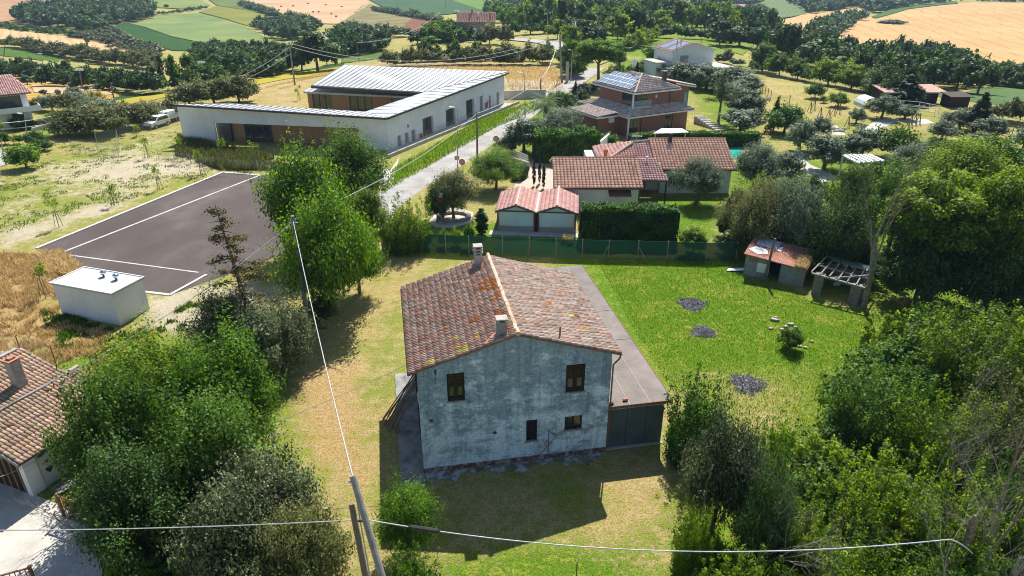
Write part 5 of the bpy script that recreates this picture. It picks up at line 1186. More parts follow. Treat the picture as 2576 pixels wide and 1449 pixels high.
# long wall with doors
angR = HAng; mtR = frame((0, 0, 0), angR); mtRW = frame(HB, angR)
dr = []
for (u0, u1, vb, vt) in ((1001,1011,392,340),(1020,1029,382,333),(1036,1046,372,326),(1064,1091,356,294),(1122,1146,325,273),(1173,1193,303,250),(1207,1215,286,241),(1230,1235,272,240),(1249,1256,265,232)):
    a = fpt(mtRW, u0, (vb + vt) / 2)[0]; b = fpt(mtRW, u1, (vb + vt) / 2)[0]; zt = fpt(mtRW, (u0 + u1) / 2, vt)[1]; dr.append((a, b, 0.05, min(zt, 3.6)))
wl_ = MB(); wallmb(wl_, (0, 0, 0), angR, Lr, 4.35, .35, [(a, b, 0.0, z) for a, b, _, z in dr])
mtt = frame((0, 0, 0), angR); wl_.extr([mtt @ Vector((0, 0, 4.35)), mtt @ Vector((Lr, 0, 4.35)), mtt @ Vector((Lr, 0, 5.25))], inn * .35)
# front wall with the recess
mtF = frame(HB + HA_, math.atan2(-fd.y, -fd.x)); angF = math.atan2(-fd.y, -fd.x)
xr0 = fpt(mtF, 543, 340)[0]; zr = 2.85; xr1 = Lf - 4.2
wallmb(wl_, HA_, angF, Lf, 4.0, .35, [(xr0, xr1, 0, zr)])
mtf = frame(HA_, angF); wl_.extr([mtf @ Vector((0, 0, 4.0)), mtf @ Vector((Lf, 0, 4.0)), mtf @ Vector((Lf, 0, 4.3)), mtf @ Vector((0, 0, 5.25))], mtf.to_3x3() @ Vector((0, .35, 0)))
wl_.box(0, .35, .36, 3.2, 0, 4.1, mtf)
wl_.box(Lr - .35, Lr, .36, 9, 0, 4.6, mtt)
wl_.build('wall', M['white'], hall)
mb = MB(); mb.box(xr0 - .3, xr1 + .3, 1.4, 1.55, 0, 3.2, mtf); cl_ = mb.build('cladding', M['wood'], hall)
mb = MB()
for i in range(int((xr1 - xr0) / .3)): mb.box(xr0 + i * .3, xr0 + i * .3 + .05, 1.36, 1.4, .02, 3.1, mtf)
mb.build('batten', M['wood'], cl_)
g0, g1 = fpt(mtF, 604, 330)[0], fpt(mtF, 672, 340)[0]
mb = MB(); mb.box(g0, g1, 1.25, 1.35, .05, 2.75, mtf); gl = mb.build('glazing', M['glass'], hall)
mb = MB()
for q in (0, .27, .72, .97): mb.box(g0 + (g1 - g0) * q, g0 + (g1 - g0) * q + .12, 1.18, 1.25, .05, 2.75, mtf)
mb.build('mullion', M['darkmetal'], gl)
mb = MB(); mb.box(xr0 - .3, xr0 + 1.9, .9, 1.35, 0, 2.8, mtf); mb.build('recess_panel', M['darkmetal'], hall)
for i, (a, b, _, z) in enumerate(dr):
    big = b - a > 1.6; mb = MB(); mb.box(a, b, .22 if not big else 1.3, .27 if not big else 1.35, .03, z, mtt)
    if big: mb.box(b - .02, b + .02, .36, 1.3, 0, z, mtt); mb.box(a - .02, a + .02, .36, 1.3, 0, z, mtt); mb.box(a, b, .36, 1.3, z, z + .05, mtt)
    d_ = mb.build('door', mat('grey_door', (.30,.285,.27), (.36,.345,.33), 2) if not big else mat('taupe_reveal', (.24,.225,.21), (.28,.265,.25), 2), hall)
    if big:
        mb = MB(); mb.box(a + .15, a + (b - a) * .55, 1.22, 1.29, .1, z - .5, mtt); mb.build('pane', M['glass'], d_)
for (u, v) in ((1058, 344), (1223, 265)):
    x, z = fpt(mtRW, u, v); mb = MB(); mb.box(x - .3, x + .3, -.22, 0, z - .4, z + .45, mtt); mb.build('hydrant_box', M['redbox'], hall)
for (u, v) in ((1026, 317), (1227, 256)):
    x, z = fpt(mtRW, u, v); mb = MB(); mb.box(x - .12, x + .12, -.08, 0, z - .2, z + .2, mtt); mb.build('alarm_box', M['redbox'], hall)
# roofs: three planes with standing seams
def seamroof(name, pts, dirv, gap, thick=.22, over=.0):
    mb = MB(); P = [Vector(p) - HB for p in pts]; mb.slab(P, thick); ro = mb.build(name, M['seam'], hall)
    n = (P[1] - P[0]).cross(P[2] - P[0]).normalized(); n = n if n.z > 0 else -n
    d = Vector(dirv); d = (d - n * d.dot(n)).normalized(); c = n.cross(d); sm = MB()
    vals = [(p - P[0]).dot(c) for p in P]; t = min(vals) + gap
    while t < max(vals) - .05:
        hit = []
        for i in range(len(P)):
            a, b = P[i], P[(i + 1) % len(P)]; va, vb_ = (a - P[0]).dot(c) - t, (b - P[0]).dot(c) - t
            if va * vb_ < 0: hit.append(a.lerp(b, va / (va - vb_)))
        if len(hit) == 2: sm.beam(hit[0] + n * .03, hit[1] + n * .03, .09, .07, n)
        t += gap
    sm.build('seam', M['seamline'], ro); return ro
zf = 4.62
wA = PZ(437, 262, 5.55); wB = PZ(972, 296, zf); wC = PZ(918, 281, 4.25); wD = PZ(583, 260.5, 5.2)
seamroof('roof', [wA, wB, wC, wD], (fin.x, fin.y, 0), 1.0)
eB = PZ(972, 296, zf); eC = PZ(1278, 182, 5.45); eD = PZ(1066, 232, 4.9); eE = PZ(918, 281, 4.25)
seamroof('roof', [eB, eC, eD, eE], (inn.x, inn.y, 0), 2.2)
mA = PZ(783, 214, 5.0); mBk = PZ(865, 163, 6.6); mC = PZ(1276, 180, 5.6); mD = PZ(1066, 231, 4.95)
seamroof('roof', [mA, mD, mC, mBk], (mBk - mA), .95)
cA = PZ(763, 230, 3.9); cB = PZ(783, 219, 4.1); cC = PZ(1052, 237, 4.1); cD = PZ(1030, 243, 3.9)
seamroof('canopy', [cA, cD, cC, cB], (fin.x, fin.y, 0), .95, .3)
ln = MB(); ln.beam(mA - HB + Vector((0, -.1, -.3)), mD - HB + Vector((0, -.1, -.3)), .25, .35); ln.build('gutter', M['darkmetal'], hall)
ln = MB(); ln.beam(wA - HB + Vector((0, -.12, -.14)), wB - HB + Vector((0, -.12, -.14)), .14, .26); ln.beam(eB - HB + Vector((.12, 0, -.14)), eC - HB + Vector((.12, 0, -.14)), .14, .26); ln.build('fascia', M['darkmetal'], hall)
# courtyard wall of wood and glass under the canopy
c0 = cA - HB + Vector((.3, 1.0, 0)); c1 = cD - HB + Vector((0, 1.0, 0)); dv = (c1 - c0); dv.z = 0; Lc = dv.length; mtc = frame((c0.x, c0.y, 0), math.atan2(dv.y, dv.x))
cl2 = MB(); gl2 = MB(); gf = MB(); x = 0
for w_, k in ((.9, 'w'), (3.6, 'g'), (3.4, 'w'), (4.2, 'g'), (3.6, 'w'), (3.5, 'g')):
    w_ = w_ * Lc / 19.2; (cl2 if k == 'w' else gl2).box(x, x + w_, 0 if k == 'w' else .15, .3, 0, 3.75, mtc)
    if k == 'g':
        for q in (.0, .33, .66, .96): gf.box(x + w_ * q, x + w_ * q + .1, .06, .15, 0, 3.75, mtc)
    x += w_
cl2.build('cladding', M['wood'], hall); g_ = gl2.build('glazing', M['glass'], hall); gf.build('mullion', M['darkmetal'], g_)
mb = MB(); mb.box(.5, Lc + 2, 3.5, 14, 0, 3.4, mtc); mb.build('core', M['white'], hall)
# path and low kerb wall along the hall
sh = Vector((e1.y, -e1.x, 0))
drape('pavement', [(HB + sh * .02 - e1 * 1).xy, (HB + sh * 1.9 - e1 * 1).xy, (HB + sh * 1.9 + e1 * 37).xy, (HB + sh * .02 + e1 * 37).xy], M['concrete'], .01, world=True)
drape('pavement', [(708, 440), (985, 425), (1005, 395), (985, 470), (880, 480)], M['concrete'], .02)
mb = MB(); mb.beam(HB + sh * 2.1 - e1 * 3.5 + Vector((0, 0, .2)), HB + sh * 2.1 + e1 * 38 + Vector((0, 0, .2)), .25, .45); tag(mb.build('low_wall', M['concrete']), 'low pale wall with a rail along the path of the white hall', 'wall')
mb = MB(); a = PZ(1268, 250); b = PZ(1372, 247); mb.beam(a + Vector((0, 0, .8)), b + Vector((0, 0, .8)), .3, 1.6); tag(mb.build('boundary_wall', M['concrete']), 'bare concrete wall at the far corner of the white hall', 'wall')

def wire_fence(name, pts, h, gap, label, post=M['metal'], net=M['mesh'], r=.03, group=None, rails=0, top=True):
    P = [G(*p) if not isinstance(p, Vector) else p for p in pts]; root = T(name, label, 'fence', P[0], 0, group); o0 = P[0]
    nm = MB()
    for a, b in zip(P, P[1:]):
        L_ = (b - a).length; n = max(1, round(L_ / gap))
        for i in range(n + (b is P[-1])):
            q = a.lerp(b, i / n) - o0; q.z = float(hgt(q.x + o0.x, q.y + o0.y)) - o0.z
            m_ = MB(); m_.tube([q + Vector((0, 0, -.1)), q + Vector((0, 0, h + .08))], r, 6); m_.build('post', post, root)
        if net:
            d = (b - a).normalized(); nn = Vector((-d.y, d.x, 0)) * .004; p0, p1 = a - o0, b - o0
            nm.poly([p0 + nn, p1 + nn, p1 + nn + Vector((0, 0, h)), p0 + nn + Vector((0, 0, h))])
        for k in range(rails): z = h * (k + 1) / rails; nm.beam(a - o0 + Vector((0, 0, z)), b - o0 + Vector((0, 0, z)), .06 if rails > 1 else .03)
        if top and not rails: nm.tube([a - o0 + Vector((0, 0, h)), b - o0 + Vector((0, 0, h))], .012, 4)
    nm.build('net' if net else 'rail', net or post, root); return root
wire_fence('wire_fence', [HB + sh * 2.1 - e1 * 3.5 + Vector((0, 0, .4)), HB + sh * 2.1 + e1 * 38 + Vector((0, 0, .4))], 1.2, 2.4, 'thin grey wire fence on the low wall beside the road')
wire_fence('wire_fence', [(296, 343), (420, 322), (475, 308)], 1.2, 2.6, 'sagging grey wire fence in front of the parked car')
wire_fence('wire_fence', [(183, 384), (250, 392), (300, 394), (300, 360), (245, 362)], 1.8, 2.6, 'small square of wire fence on the bare ground')
wire_fence('wire_fence', [(400, 400), (480, 412), (600, 428), (700, 430)], 1.2, 3.2, 'low wire fence along the weeds before the white hall')
wire_fence('wire_fence', [(0, 935), (165, 985)], 3.2, 2.4, 'tall rusty net fence frame above the old tiled house', M['rust'])
wire_fence('wire_fence', [(1268, 225), (1310, 232), (1350, 235)], 1.5, 2.5, 'wire fence at the far end of the white hall')
net = wire_fence('net_fence', [(962, 628), (1064, 634), (1180, 640), (1264, 642), (1398, 648), (1530, 652), (1677, 655), (1775, 658), (1850, 655)], 1.75, 2.45, 'green shade net fence on wooden posts behind the farmhouse', mat('fence_post', (.30,.22,.12), (.40,.30,.18), 3), M['plasticgreen'], .045)
for (u, v, du) in ((1530, 651, -18), (1604, 655, 22)):
    a = PZ(u, v); b = PZ(u + du, v + 2); mb = MB(); mb.beam(a + Vector((0, 0, 1.3)) - net.location, b - net.location + Vector((0, -.1, 0)), .06); mb.build('brace', M['greywood'], net)
wire_fence('meadow_fence', [(1812, 168), (1900, 187), (2000, 203), (2100, 220), (2230, 246), (2290, 262)], 1.0, 6, 'wire fence along the top edge of the meadow', M['greywood'], M['mesh'], .05)
wire_fence('meadow_fence', [(1905, 220), (1938, 250), (1960, 262), (1985, 262)], 1.5, 3.0, 'dark post fence inside the meadow', M['woodpole'], M['mesh'], .06)
wire_fence('rail_fence', [(2215, 262), (2262, 270), (2310, 275), (2360, 285)], 1.2, 2.2, 'white rail fence of the riding paddock', M['whitepaint'], None, .05, rails=2)
wire_fence('rail_fence', [(2265, 283), (2310, 288), (2350, 292)], 1.2, 2.0, 'pale rail fence, lower one of the riding paddock', M['whitepaint'], None, .05, rails=2)
wire_fence('rail_fence', [(2518, 310), (2560, 322), (2620, 336)], 1.3, 2.2, 'brown wooden rail fence at the right edge', M['woodpole'], None, .06, rails=2)
wire_fence('rail_fence', [(2508, 328), (2545, 340), (2600, 352)], 1.3, 2.2, 'brown wooden rail fence, lower one at the right edge', M['woodpole'], None, .06, rails=2)
# ------------------------------------------------------------------ hip / gable roof helper in a local frame
def roofplane(par, pts, m, pal, sp=.3, row=.42, seed=1, th=.12, lift=.05, arc=.32, under=None, name='roof'):
    """pts: eaveA, eaveB, (ridgeB, ridgeA) or (apex); eave first, counter clockwise seen from above"""
    P = [Vector(p) for p in pts]; mb = MB(); mb.slab([p - Vector((0, 0, .02)) for p in P], th); r_ = mb.build(name, under or M['under'], par)
    U = (P[1] - P[0]).normalized(); n = (P[1] - P[0]).cross(P[2] - P[0]).normalized(); n = n if n.z > 0 else -n
    S = U.cross(n); S = S if S.z < 0 else -S
    us = [(p - P[0]).dot(U) for p in P]; ss = [(p - P[0]).dot(S) for p in P]; u0, s0 = min(us), min(ss); O = P[0] + U * u0 + S * s0
    clip = [(a - u0, b - s0) for a, b in zip(us, ss)]; cx = sum(c[0] for c in clip) / len(clip); cy_ = sum(c[1] for c in clip) / len(clip)
    clip = [(cx + (a - cx) * 1.01, cy_ + (b - cy_) * 1.01) for a, b in clip]
    tiles('tiles', O, U, S, max(us) - u0, max(ss) - s0, sp, row, M['tile_red'], r_, pal, seed, clip, lift, arc, .003); return r_
def hipcap(par, segs, m, r=.11):
    mb = MB()
    for a, b in segs:
        a = Vector(a); b = Vector(b); n = max(1, int((b - a).length / .4))
        for i in range(n): mb.tube([a.lerp(b, i / n) + Vector((0, 0, .05)), a.lerp(b, (i + 1.12) / n) + Vector((0, 0, .07))], [r, r * .85], 6)
    return mb.build('ridge_cap', m, par)
pal_red = pal_simple((.95, .52, .35), .10, .04); pal_brown = pal_simple((.50, .405, .36), .16, .04); pal_pink = pal_simple((.74, .43, .37), .12, .04); pal_brownold = pal_simple((.40, .27, .19), .18, .06)

# ------------------------------------------------------------------ brick villa with solar panels
BA = R(29); BH = Vector((16.81, 99.72, 0)); bv = T('brick_villa', 'brown brick villa with solar panels on its hipped upper roof', 'house', BH, BA)
mb = MB(); mb.box(.8, 12.2, .9, 11.5, 0, 3.1); mb.box(-3.3, .8, 2.9, 9.5, 0, 3.0); mb.box(2.3, 9.3, 1.7, 10.4, 3.1, 6.2); mb.box(9.3, 13.2, 2.2, 9.5, 0, 6.4); mb.build('wall', M['brick'], bv)
bigE = [(-.3,-.5,3.2), (12.2,-.5,3.2), (10.9,1.75,4.0), (2.3,1.75,4.0)]
roofplane(bv, bigE, None, pal_brown, seed=3)
roofplane(bv, [(-.3,12.6,3.2), (-.3,-.5,3.2), (2.3,1.75,4.0), (2.3,10.4,4.0)], None, pal_brown, seed=4)
roofplane(bv, [(-3.9,9.6,3.05), (-3.9,2.1,3.05), (-.29,2.1,3.35), (-.29,9.6,3.35)], None, pal_brown, seed=5, sp=.3)
uz, az = 6.3, 8.1; q = [(1.4,.6,uz), (10.0,.6,uz), (10.0,11.2,uz), (1.4,11.2,uz)]; a1, a2 = (5.7,4.6,az), (5.7,7.2,az)
roofplane(bv, [q[0], q[1], a1], None, pal_brown, seed=6); ur = roofplane(bv, [q[3], q[0], a1, a2], None, pal_brown, seed=7); roofplane(bv, [q[1], q[2], a2, a1], None, pal_brown, seed=8); roofplane(bv, [q[2], q[3], a2], None, pal_brown, seed=9)
m_cap = mat('pale_ridge', (.42,.36,.32), (.54,.48,.43), 4, 5, .85)
hipcap(bv, [(q[0], a1), (q[1], a1), (q[2], a2), (q[3], a2), (a1, a2), ((-.3,-.5,3.2), (2.3,1.75,4.0))], m_cap)
mb = MB(); mb.box(1.3, 10.1, .5, .6, 6.02, 6.24); mb.box(1.3, 1.4, .6, 11.2, 6.02, 6.24); mb.box(10.0, 10.1, .6, 11.2, 6.02, 6.24); mb.box(-.4, 12.3, -.6, -.5, 2.95, 3.14); mb.box(-.4, -.3, -.5, 2.1, 2.95, 3.14); mb.box(-4.0, -3.9, 2.1, 9.6, 2.8, 2.98); mb.box(-4.0, -.4, 2.0, 2.1, 2.8, 3.0)
mb.build('fascia', M['whitepaint'], bv)
roofplane(bv, [(13.9,1.6,6.2), (13.9,9.9,6.2), (9.9,9.9,7.0), (9.9,1.6,7.0)], None, pal_brown, seed=10); mb = MB(); mb.box(13.9, 14.0, 1.5, 10, 5.95, 6.15); mb.beam((9.9,1.55,6.8), (13.9,1.55,6.0), .08, .2); mb.build('fascia', M['whitepaint'], bv)
# solar panels on the left slope
n_ = (Vector(q[0]) - Vector(q[3])).cross(Vector(a1) - Vector(q[3])).normalized(); n_ = n_ if n_.z > 0 else -n_
U = (Vector(q[3]) - Vector(q[0])).normalized(); S = n_.cross(U); S = S if S.z > 0 else -S; m_pv = mat('solar_cell', (.12,.17,.25), (.17,.23,.32), .8, 2, .22, spec=.8)
for r_ in range(3):
    for c_ in range(5 - (r_ == 0) * 0 - (r_ == 2)):
        o = Vector(q[0]) + U * (1.5 + c_ * 1.62 + r_ * .75) + S * (.35 + r_ * 1.12) + n_ * .20
        mb = MB(); mb.slab([o, o + U * 1.56, o + U * 1.56 + S * 1.05, o][:3] + [o + S * 1.05], .05); pn = mb.build('solar_panel', m_pv, bv)
        fr = MB(); t = .05
        for a, b in ((o, o + U * 1.56), (o + S * 1.05, o + S * 1.05 + U * 1.56), (o, o + S * 1.05), (o + U * 1.56, o + U * 1.56 + S * 1.05), (o + U * .78, o + U * .78 + S * 1.05)): fr.beam(a + n_ * .012, b + n_ * .012, t, .02, n_)
        fr.build('panel_frame', M['whitepaint'], pn)
mb = MB(); mb.box(8.2, 8.7, 2.4, 2.9, 6.6, 8.5); ch = mb.build('chimney', M['darkmetal'], bv); mb = MB(); mb.box(8.0, 8.9, 2.2, 3.1, 8.5, 8.62); mb.build('chimney_cap', M['darkmetal'], ch)
mb = MB(); mb.tube([(5.9,6.4,8.0), (5.9,6.4,9.3)], .04, 6); ma = mb.build('mast', M['darkmetal'], bv); mb = MB()
for i in range(8):
    a0, a1_ = i / 8 * 6.283, (i + 1) / 8 * 6.283
    for r0, r1, z0_, z1_ in ((0, .35, 0, .06), (.35, .55, .06, .16)): mb.poly([(5.75 - z0_ * 1, 6.4 + r0 * math.cos(a0), 9.5 + r0 * math.sin(a0)), (5.75 - z1_, 6.4 + r1 * math.cos(a0), 9.5 + r1 * math.sin(a0)), (5.75 - z1_, 6.4 + r1 * math.cos(a1_), 9.5 + r1 * math.sin(a1_)), (5.75 - z0_, 6.4 + r0 * math.cos(a1_), 9.5 + r0 * math.sin(a1_))])
mb.build('satellite_dish', M['whitepaint'], bv)
# corner balcony, doors, windows, pipes
mb = MB(); mb.box(1.35, 2.25, 1.2, 1.68, 3.95, 4.05); mb.box(1.35, 5.2, 1.2, 1.69, 3.85, 4.0); mb.build('balcony', M['whitepaint'], bv)
mb = MB(); mb.box(1.4, 5.2, 1.22, 1.25, 4.05, 4.95); mb.build('glass_railing', mat('pale_glass', (.35,.45,.48), (.40,.5,.52), 1, 2, .1, alpha=.45), bv)
mb = MB(); mb.box(1.45, 1.62, .95, 1.12, 4.0, 6.1); mb.box(-.1, .1, -.3, -.1, 0, 3.0); mb.build('post', M['whitepaint'], bv)
for (x0, x1, z0, z1, y) in ((2.4, 4.6, 4.05, 5.9, 1.69), (1.0, 2.6, .05, 2.6, .89), (7.8, 8.9, .05, 2.3, .89)):
    mb = MB(); mb.box(x0, x1, y - .04, y, z0, z1); w_ = mb.build('window', M['glass'], bv); mb = MB(); mb.box((x0+x1)/2-.04, (x0+x1)/2+.04, y-.07, y-.041, z0, z1); mb.build('frame', M['darkmetal'], w_)
mb = MB(); mb.box(2.26, 2.299, 2.0, 4.6, 4.05, 5.8); mb.build('window', M['glass'], bv)
mb = MB(); mb.box(12.3, 12.9, 2.12, 2.19, .2, 5.2); sw = mb.build('stair_window', mat('turquoise_glass', (.16,.42,.42), (.25,.52,.50), 1, 2, .15), bv); mb = MB(); mb.box(12.25, 12.95, 2.05, 2.119, 1.9, 2.5); mb.build('transom', M['darkmetal'], sw)
mb = MB()
for x, y, z in ((3.2,.84,3.0),(9.2,.84,3.0),(9.0,1.64,6.1),(9.6,2.14,6.1),(-3.35,2.85,2.9)): mb.tube([(x, y, .1 if z < 4 else 3.9), (x, y, z)], .06, 6)
mb.build('downpipe', M['darkmetal'], bv)
mb = MB(); mb.box(-1.4, -.5, 2.55, 2.89, 1.9, 2.6); mb.build('air_conditioner', M['whitepaint'], bv)
mb = MB(); mb.box(6.2, 6.5, 1.62, 1.69, 5.0, 5.45); mb.build('vent_cover', M['whitepaint'], bv)
# stairs at the right
st = T('garden_stairs', 'pale garden steps climbing right of the brick villa', 'stairs', PZ(1768, 330))
mb = MB()
for i in range(8): mb.box(-.3 + i * -.28 + 2.2, 1.3 + i * -.28 + 2.2, i * .75, i * .75 + .5, 0, .16 + i * .14)
mb.build('step', M['concrete'], st)

# ------------------------------------------------------------------ bungalow with the long red roofs
bu = T('bungalow', 'low white bungalow under two long red tiled roofs', 'house', (4.3, 67, 0))
def L3(p): return Vector(p) - Vector((4.3, 67, 0))
mb = MB(); mb.box(.35, 8.75, .6, 8.0, 0, 2.85); mb.box(12.3, 20.1, 6.9, 16.0, 0, 2.9); mb.box(4.5, 12.3, 8.0, 15.5, 0, 2.7); mb.build('wall', M['white'], bu)
def gable(par, x0, x1, yf, yr, yb, ze, zr, pal, seed, ends=True):
    roofplane(par, [(x0,yf,ze), (x1,yf,ze), (x1,yr,zr), (x0,yr,zr)], None, pal, seed=seed, sp=.36, row=.44, arc=.26, lift=.05)
    roofplane(par, [(x1,yb,ze), (x0,yb,ze), (x0,yr,zr), (x1,yr,zr)], None, pal, seed=seed + 1, sp=.36, row=.44)
    hipcap(par, [((x0,yr,zr), (x1,yr,zr))], M['terracotta'], .14)
gable(bu, 0, 9.15, .1, 5.2, 10.2, 2.75, 4.5, pal_red, 21)
gable(bu, 11.6, 20.5, 6.4, 11.9, 17.4, 2.85, 4.95, pal_red, 31)
mb = MB(); mb.extr([(.35,.6,2.85),(.35,8.0,2.85),(.35,5.2,4.35)], (.3,0,0)); mb.extr([(8.45,.6,2.85),(8.45,8.0,2.85),(8.45,5.2,4.35)], (.3,0,0)); mb.extr([(19.8,6.9,2.9),(19.8,16,2.9),(19.8,11.9,4.8)], (.3,0,0)); mb.build('gable', M['white'], bu)
roofplane(bu, [(5.6,16.2,3.0), (5.6,8.0,3.0), (9.6,11.3,4.6), (9.6,12.0,4.6)], None, pal_pink, seed=41); roofplane(bu, [(5.6,8.0,3.0), (12.2,8.0,3.3), (11.9,11.9,4.7), (9.6,11.3,4.6)], None, pal_pink, seed=42); roofplane(bu, [(9.2,3.6,2.5), (12.4,3.6,2.45), (11.8,7.9,3.7), (9.2,7.9,3.75)], None, pal_pink, seed=43, sp=.3)
hipcap(bu, [((5.6,8.0,3.0),(9.6,11.3,4.6)), ((9.6,11.6,4.62),(11.9,11.9,4.8))], m_cap, .14)
mb = MB(); mb.tube([(.02,0.02,2.66), (9.1,.02,2.66)], .07, 6); mb.tube([(11.6,6.32,2.76), (20.5,6.32,2.76)], .07, 6); mb.tube([(8.85,.5,0), (8.85,.5,2.6)], .05, 6); mb.build('gutter', M['rust'], bu)
mb = MB(); mb.slab([(5.6,-.35,2.05), (7.9,-.35,2.05), (7.9,.6,2.45), (5.6,.6,2.45)], .08); mb.build('awning', mat('brown_awning', (.12,.06,.05), (.2,.1,.08), 4, 3), bu)
window(bu, 13.2, 14.1, .9, 2.0, 6.9, shutter=None); window(bu, 17.2, 18.4, .9, 2.1, 6.9)
door(bu, 9.9, 10.9, 2.1, 8.0, M['wood']); mb = MB()
for x in (9.4, 12.2): mb.box(x, x + .15, 3.8, 3.95, 0, 2.4)
mb.build('porch_post', M['darkwood'], bu)
for (x, y, z0, h_, w_, m_) in ((6.3,9.2,3.2,1.2,.35,M['rust']), (13.9,11.2,4.6,1.2,.4,M['darkmetal']), (10.6,7.0,3.3,.9,.16,M['whitepaint'])):
    mb = MB(); mb.box(x-w_/2, x+w_/2, y-w_/2, y+w_/2, z0, z0+h_*.8); mb.box(x-w_*.65, x+w_*.65, y-w_*.65, y+w_*.65, z0+h_*.8, z0+h_); mb.build('chimney', m_, bu)
mb = MB(); mb.tube([(8.9,4.9,3.9), (8.9,4.9,7.3)], .035, 6); mb.box(8.35, 9.45, 4.88, 4.92, 6.9, 6.95)
for i in range(7): mb.box(8.4 + i * .16, 8.42 + i * .16, 4.6, 5.2, 6.92, 6.94)
mb.box(8.3, 9.3, 4.86, 4.89, 6.5, 6.53)
for i in range(5): mb.box(8.35 + i * .2, 8.37 + i * .2, 4.86, 4.88, 6.1, 7.2)
mb.build('television_aerial', M['metal'], bu)
mb = MB(); mb.box(8.0, 20, 18.5, 18.8, 0, 1.6); tag(mb.build('garden_wall', M['white']), 'x', 'wall').location = (0, 0, 0); o = bpy.data.objects['garden_wall']; bpy.data.objects.remove(o)
a = PZ(1500, 400); mb = MB(); mb.beam(a + Vector((0, 0, 1.0)), PZ(1530, 372) + Vector((0, 0, 1.0)), .25, 2.0); tag(mb.build('garden_wall', M['white']), 'short white wall at the left end of the bungalow roof', 'wall')
a = PZ(1845, 395, .05); o = setting(link('pool_water', None)); bpy.data.objects.remove(o)
mb = MB(); mb.prism([tuple(PZ(*p)[:2]) for p in ((1838,398),(1838,372),(1868,372),(1866,398))], .0, .06); o = setting(mb.build('pool_water', mat('pool_water', (.02,.38,.33), (.03,.46,.40), 1, 2, .08, spec=.6)))
mb = MB(); p = [PZ(*q) for q in ((1575,347),(1640,343),(1700,345),(1690,352))]; mb.slab([v + Vector((0,0,2.2)) for v in (PZ(1640,375),PZ(1728,372),PZ(1712,362),PZ(1660,362))], .1)
for q in ((1645,374),(1720,371),(1708,363),(1664,363)): v = PZ(*q); mb.tube([v, v + Vector((0,0,2.2))], .05, 6)
tag(mb.build('gazebo', M['whitepaint']), 'white canvas gazebo showing behind the long red roof', 'gazebo')

# ------------------------------------------------------------------ double shed with twin gables
DSA = math.atan2(61.18 - 61.91, 6.37 + 1.54) ; ds = T('double_shed', 'white twin gabled garden shed with red roofs and stone base', 'shed', (-1.54, 61.95, 0), DSA)
for x0 in (0.25, 4.15):
    w_ = 3.35; mb = MB(); mb.box(x0, x0 + w_, .25, 5.4, .0, 2.1); mb.extr([(x0,.25,2.1),(x0+w_,.25,2.1),(x0+w_/2,.25,2.62)], (0,5.15,0)); mb.build('wall', M['white'], ds)
    mb = MB(); mb.box(x0 - .1, x0 + w_ + .1, .12, .249, 0, .55); mb.build('stone_base', mat('stone_cladding', (.30,.26,.22), (.52,.46,.39), 5, 6, .9, .5, 9, stretch=(1,1,3)), ds)
    mb = MB(); 
    for xx in (x0 - .16, x0 + w_ + .02): mb.box(xx, xx + .14, .16, .3, 0, 2.1)
    mb.box(x0 - .1, x0 + w_ + .1, .16, .24, 2.0, 2.12); mb.beam((x0 - .25,.1,2.05), (x0 + w_/2,.1,2.66), .1, .14); mb.beam((x0 + w_/2,.1,2.66), (x0 + w_ + .25,.1,2.05), .1, .14); mb.build('timber_trim', mat('red_timber', (.20,.07,.05), (.28,.11,.08), 4), ds)
    c_ = x0 + w_/2
    roofplane(ds, [(c_ - 1.98,5.9,2.1), (c_ - 1.98,-.15,2.1), (c_,-.15,2.78), (c_,5.9,2.78)], None, pal_pink, seed=int(x0*7)+50, sp=.22, row=.4, arc=.3)
    roofplane(ds, [(c_ + 1.98,-.15,2.1), (c_ + 1.98,5.9,2.1), (c_,5.9,2.78), (c_,-.15,2.78)], None, pal_pink, seed=int(x0*7)+51, sp=.22, row=.4, arc=.3)
    hipcap(ds, [((c_,-.15,2.78), (c_,5.9,2.78))], mat('pink_ridge', (.55,.36,.30), (.62,.44,.38), 4), .14)
mb = MB(); mb.box(3.76, 3.98, -.15, 5.9, 2.08, 2.22); mb.build('valley_gutter', M['whitepaint'], ds)
mb = MB(); mb.box(3.62, 4.13, .35, .42, 0, 2.1); mb.build('door', mat('maroon_door', (.07,.02,.018), (.10,.03,.025), 3), ds)
mb = MB(); mb.tube([(3.66,.1,.1), (3.66,.1,2.05)], .04, 6); mb.tube([(4.08,.1,.1), (4.08,.1,2.05)], .04, 6); mb.build('downpipe', mat('red_pipe', (.22,.07,.05), (.28,.1,.08), 4), ds)
mb = MB(); mb.box(-.6, 8.3, -1.0, .1, -.02, .08); o = setting(mb.build('paved_apron', M['concrete'])); o.matrix_world = frame((-1.54, 61.95, 0), DSA)

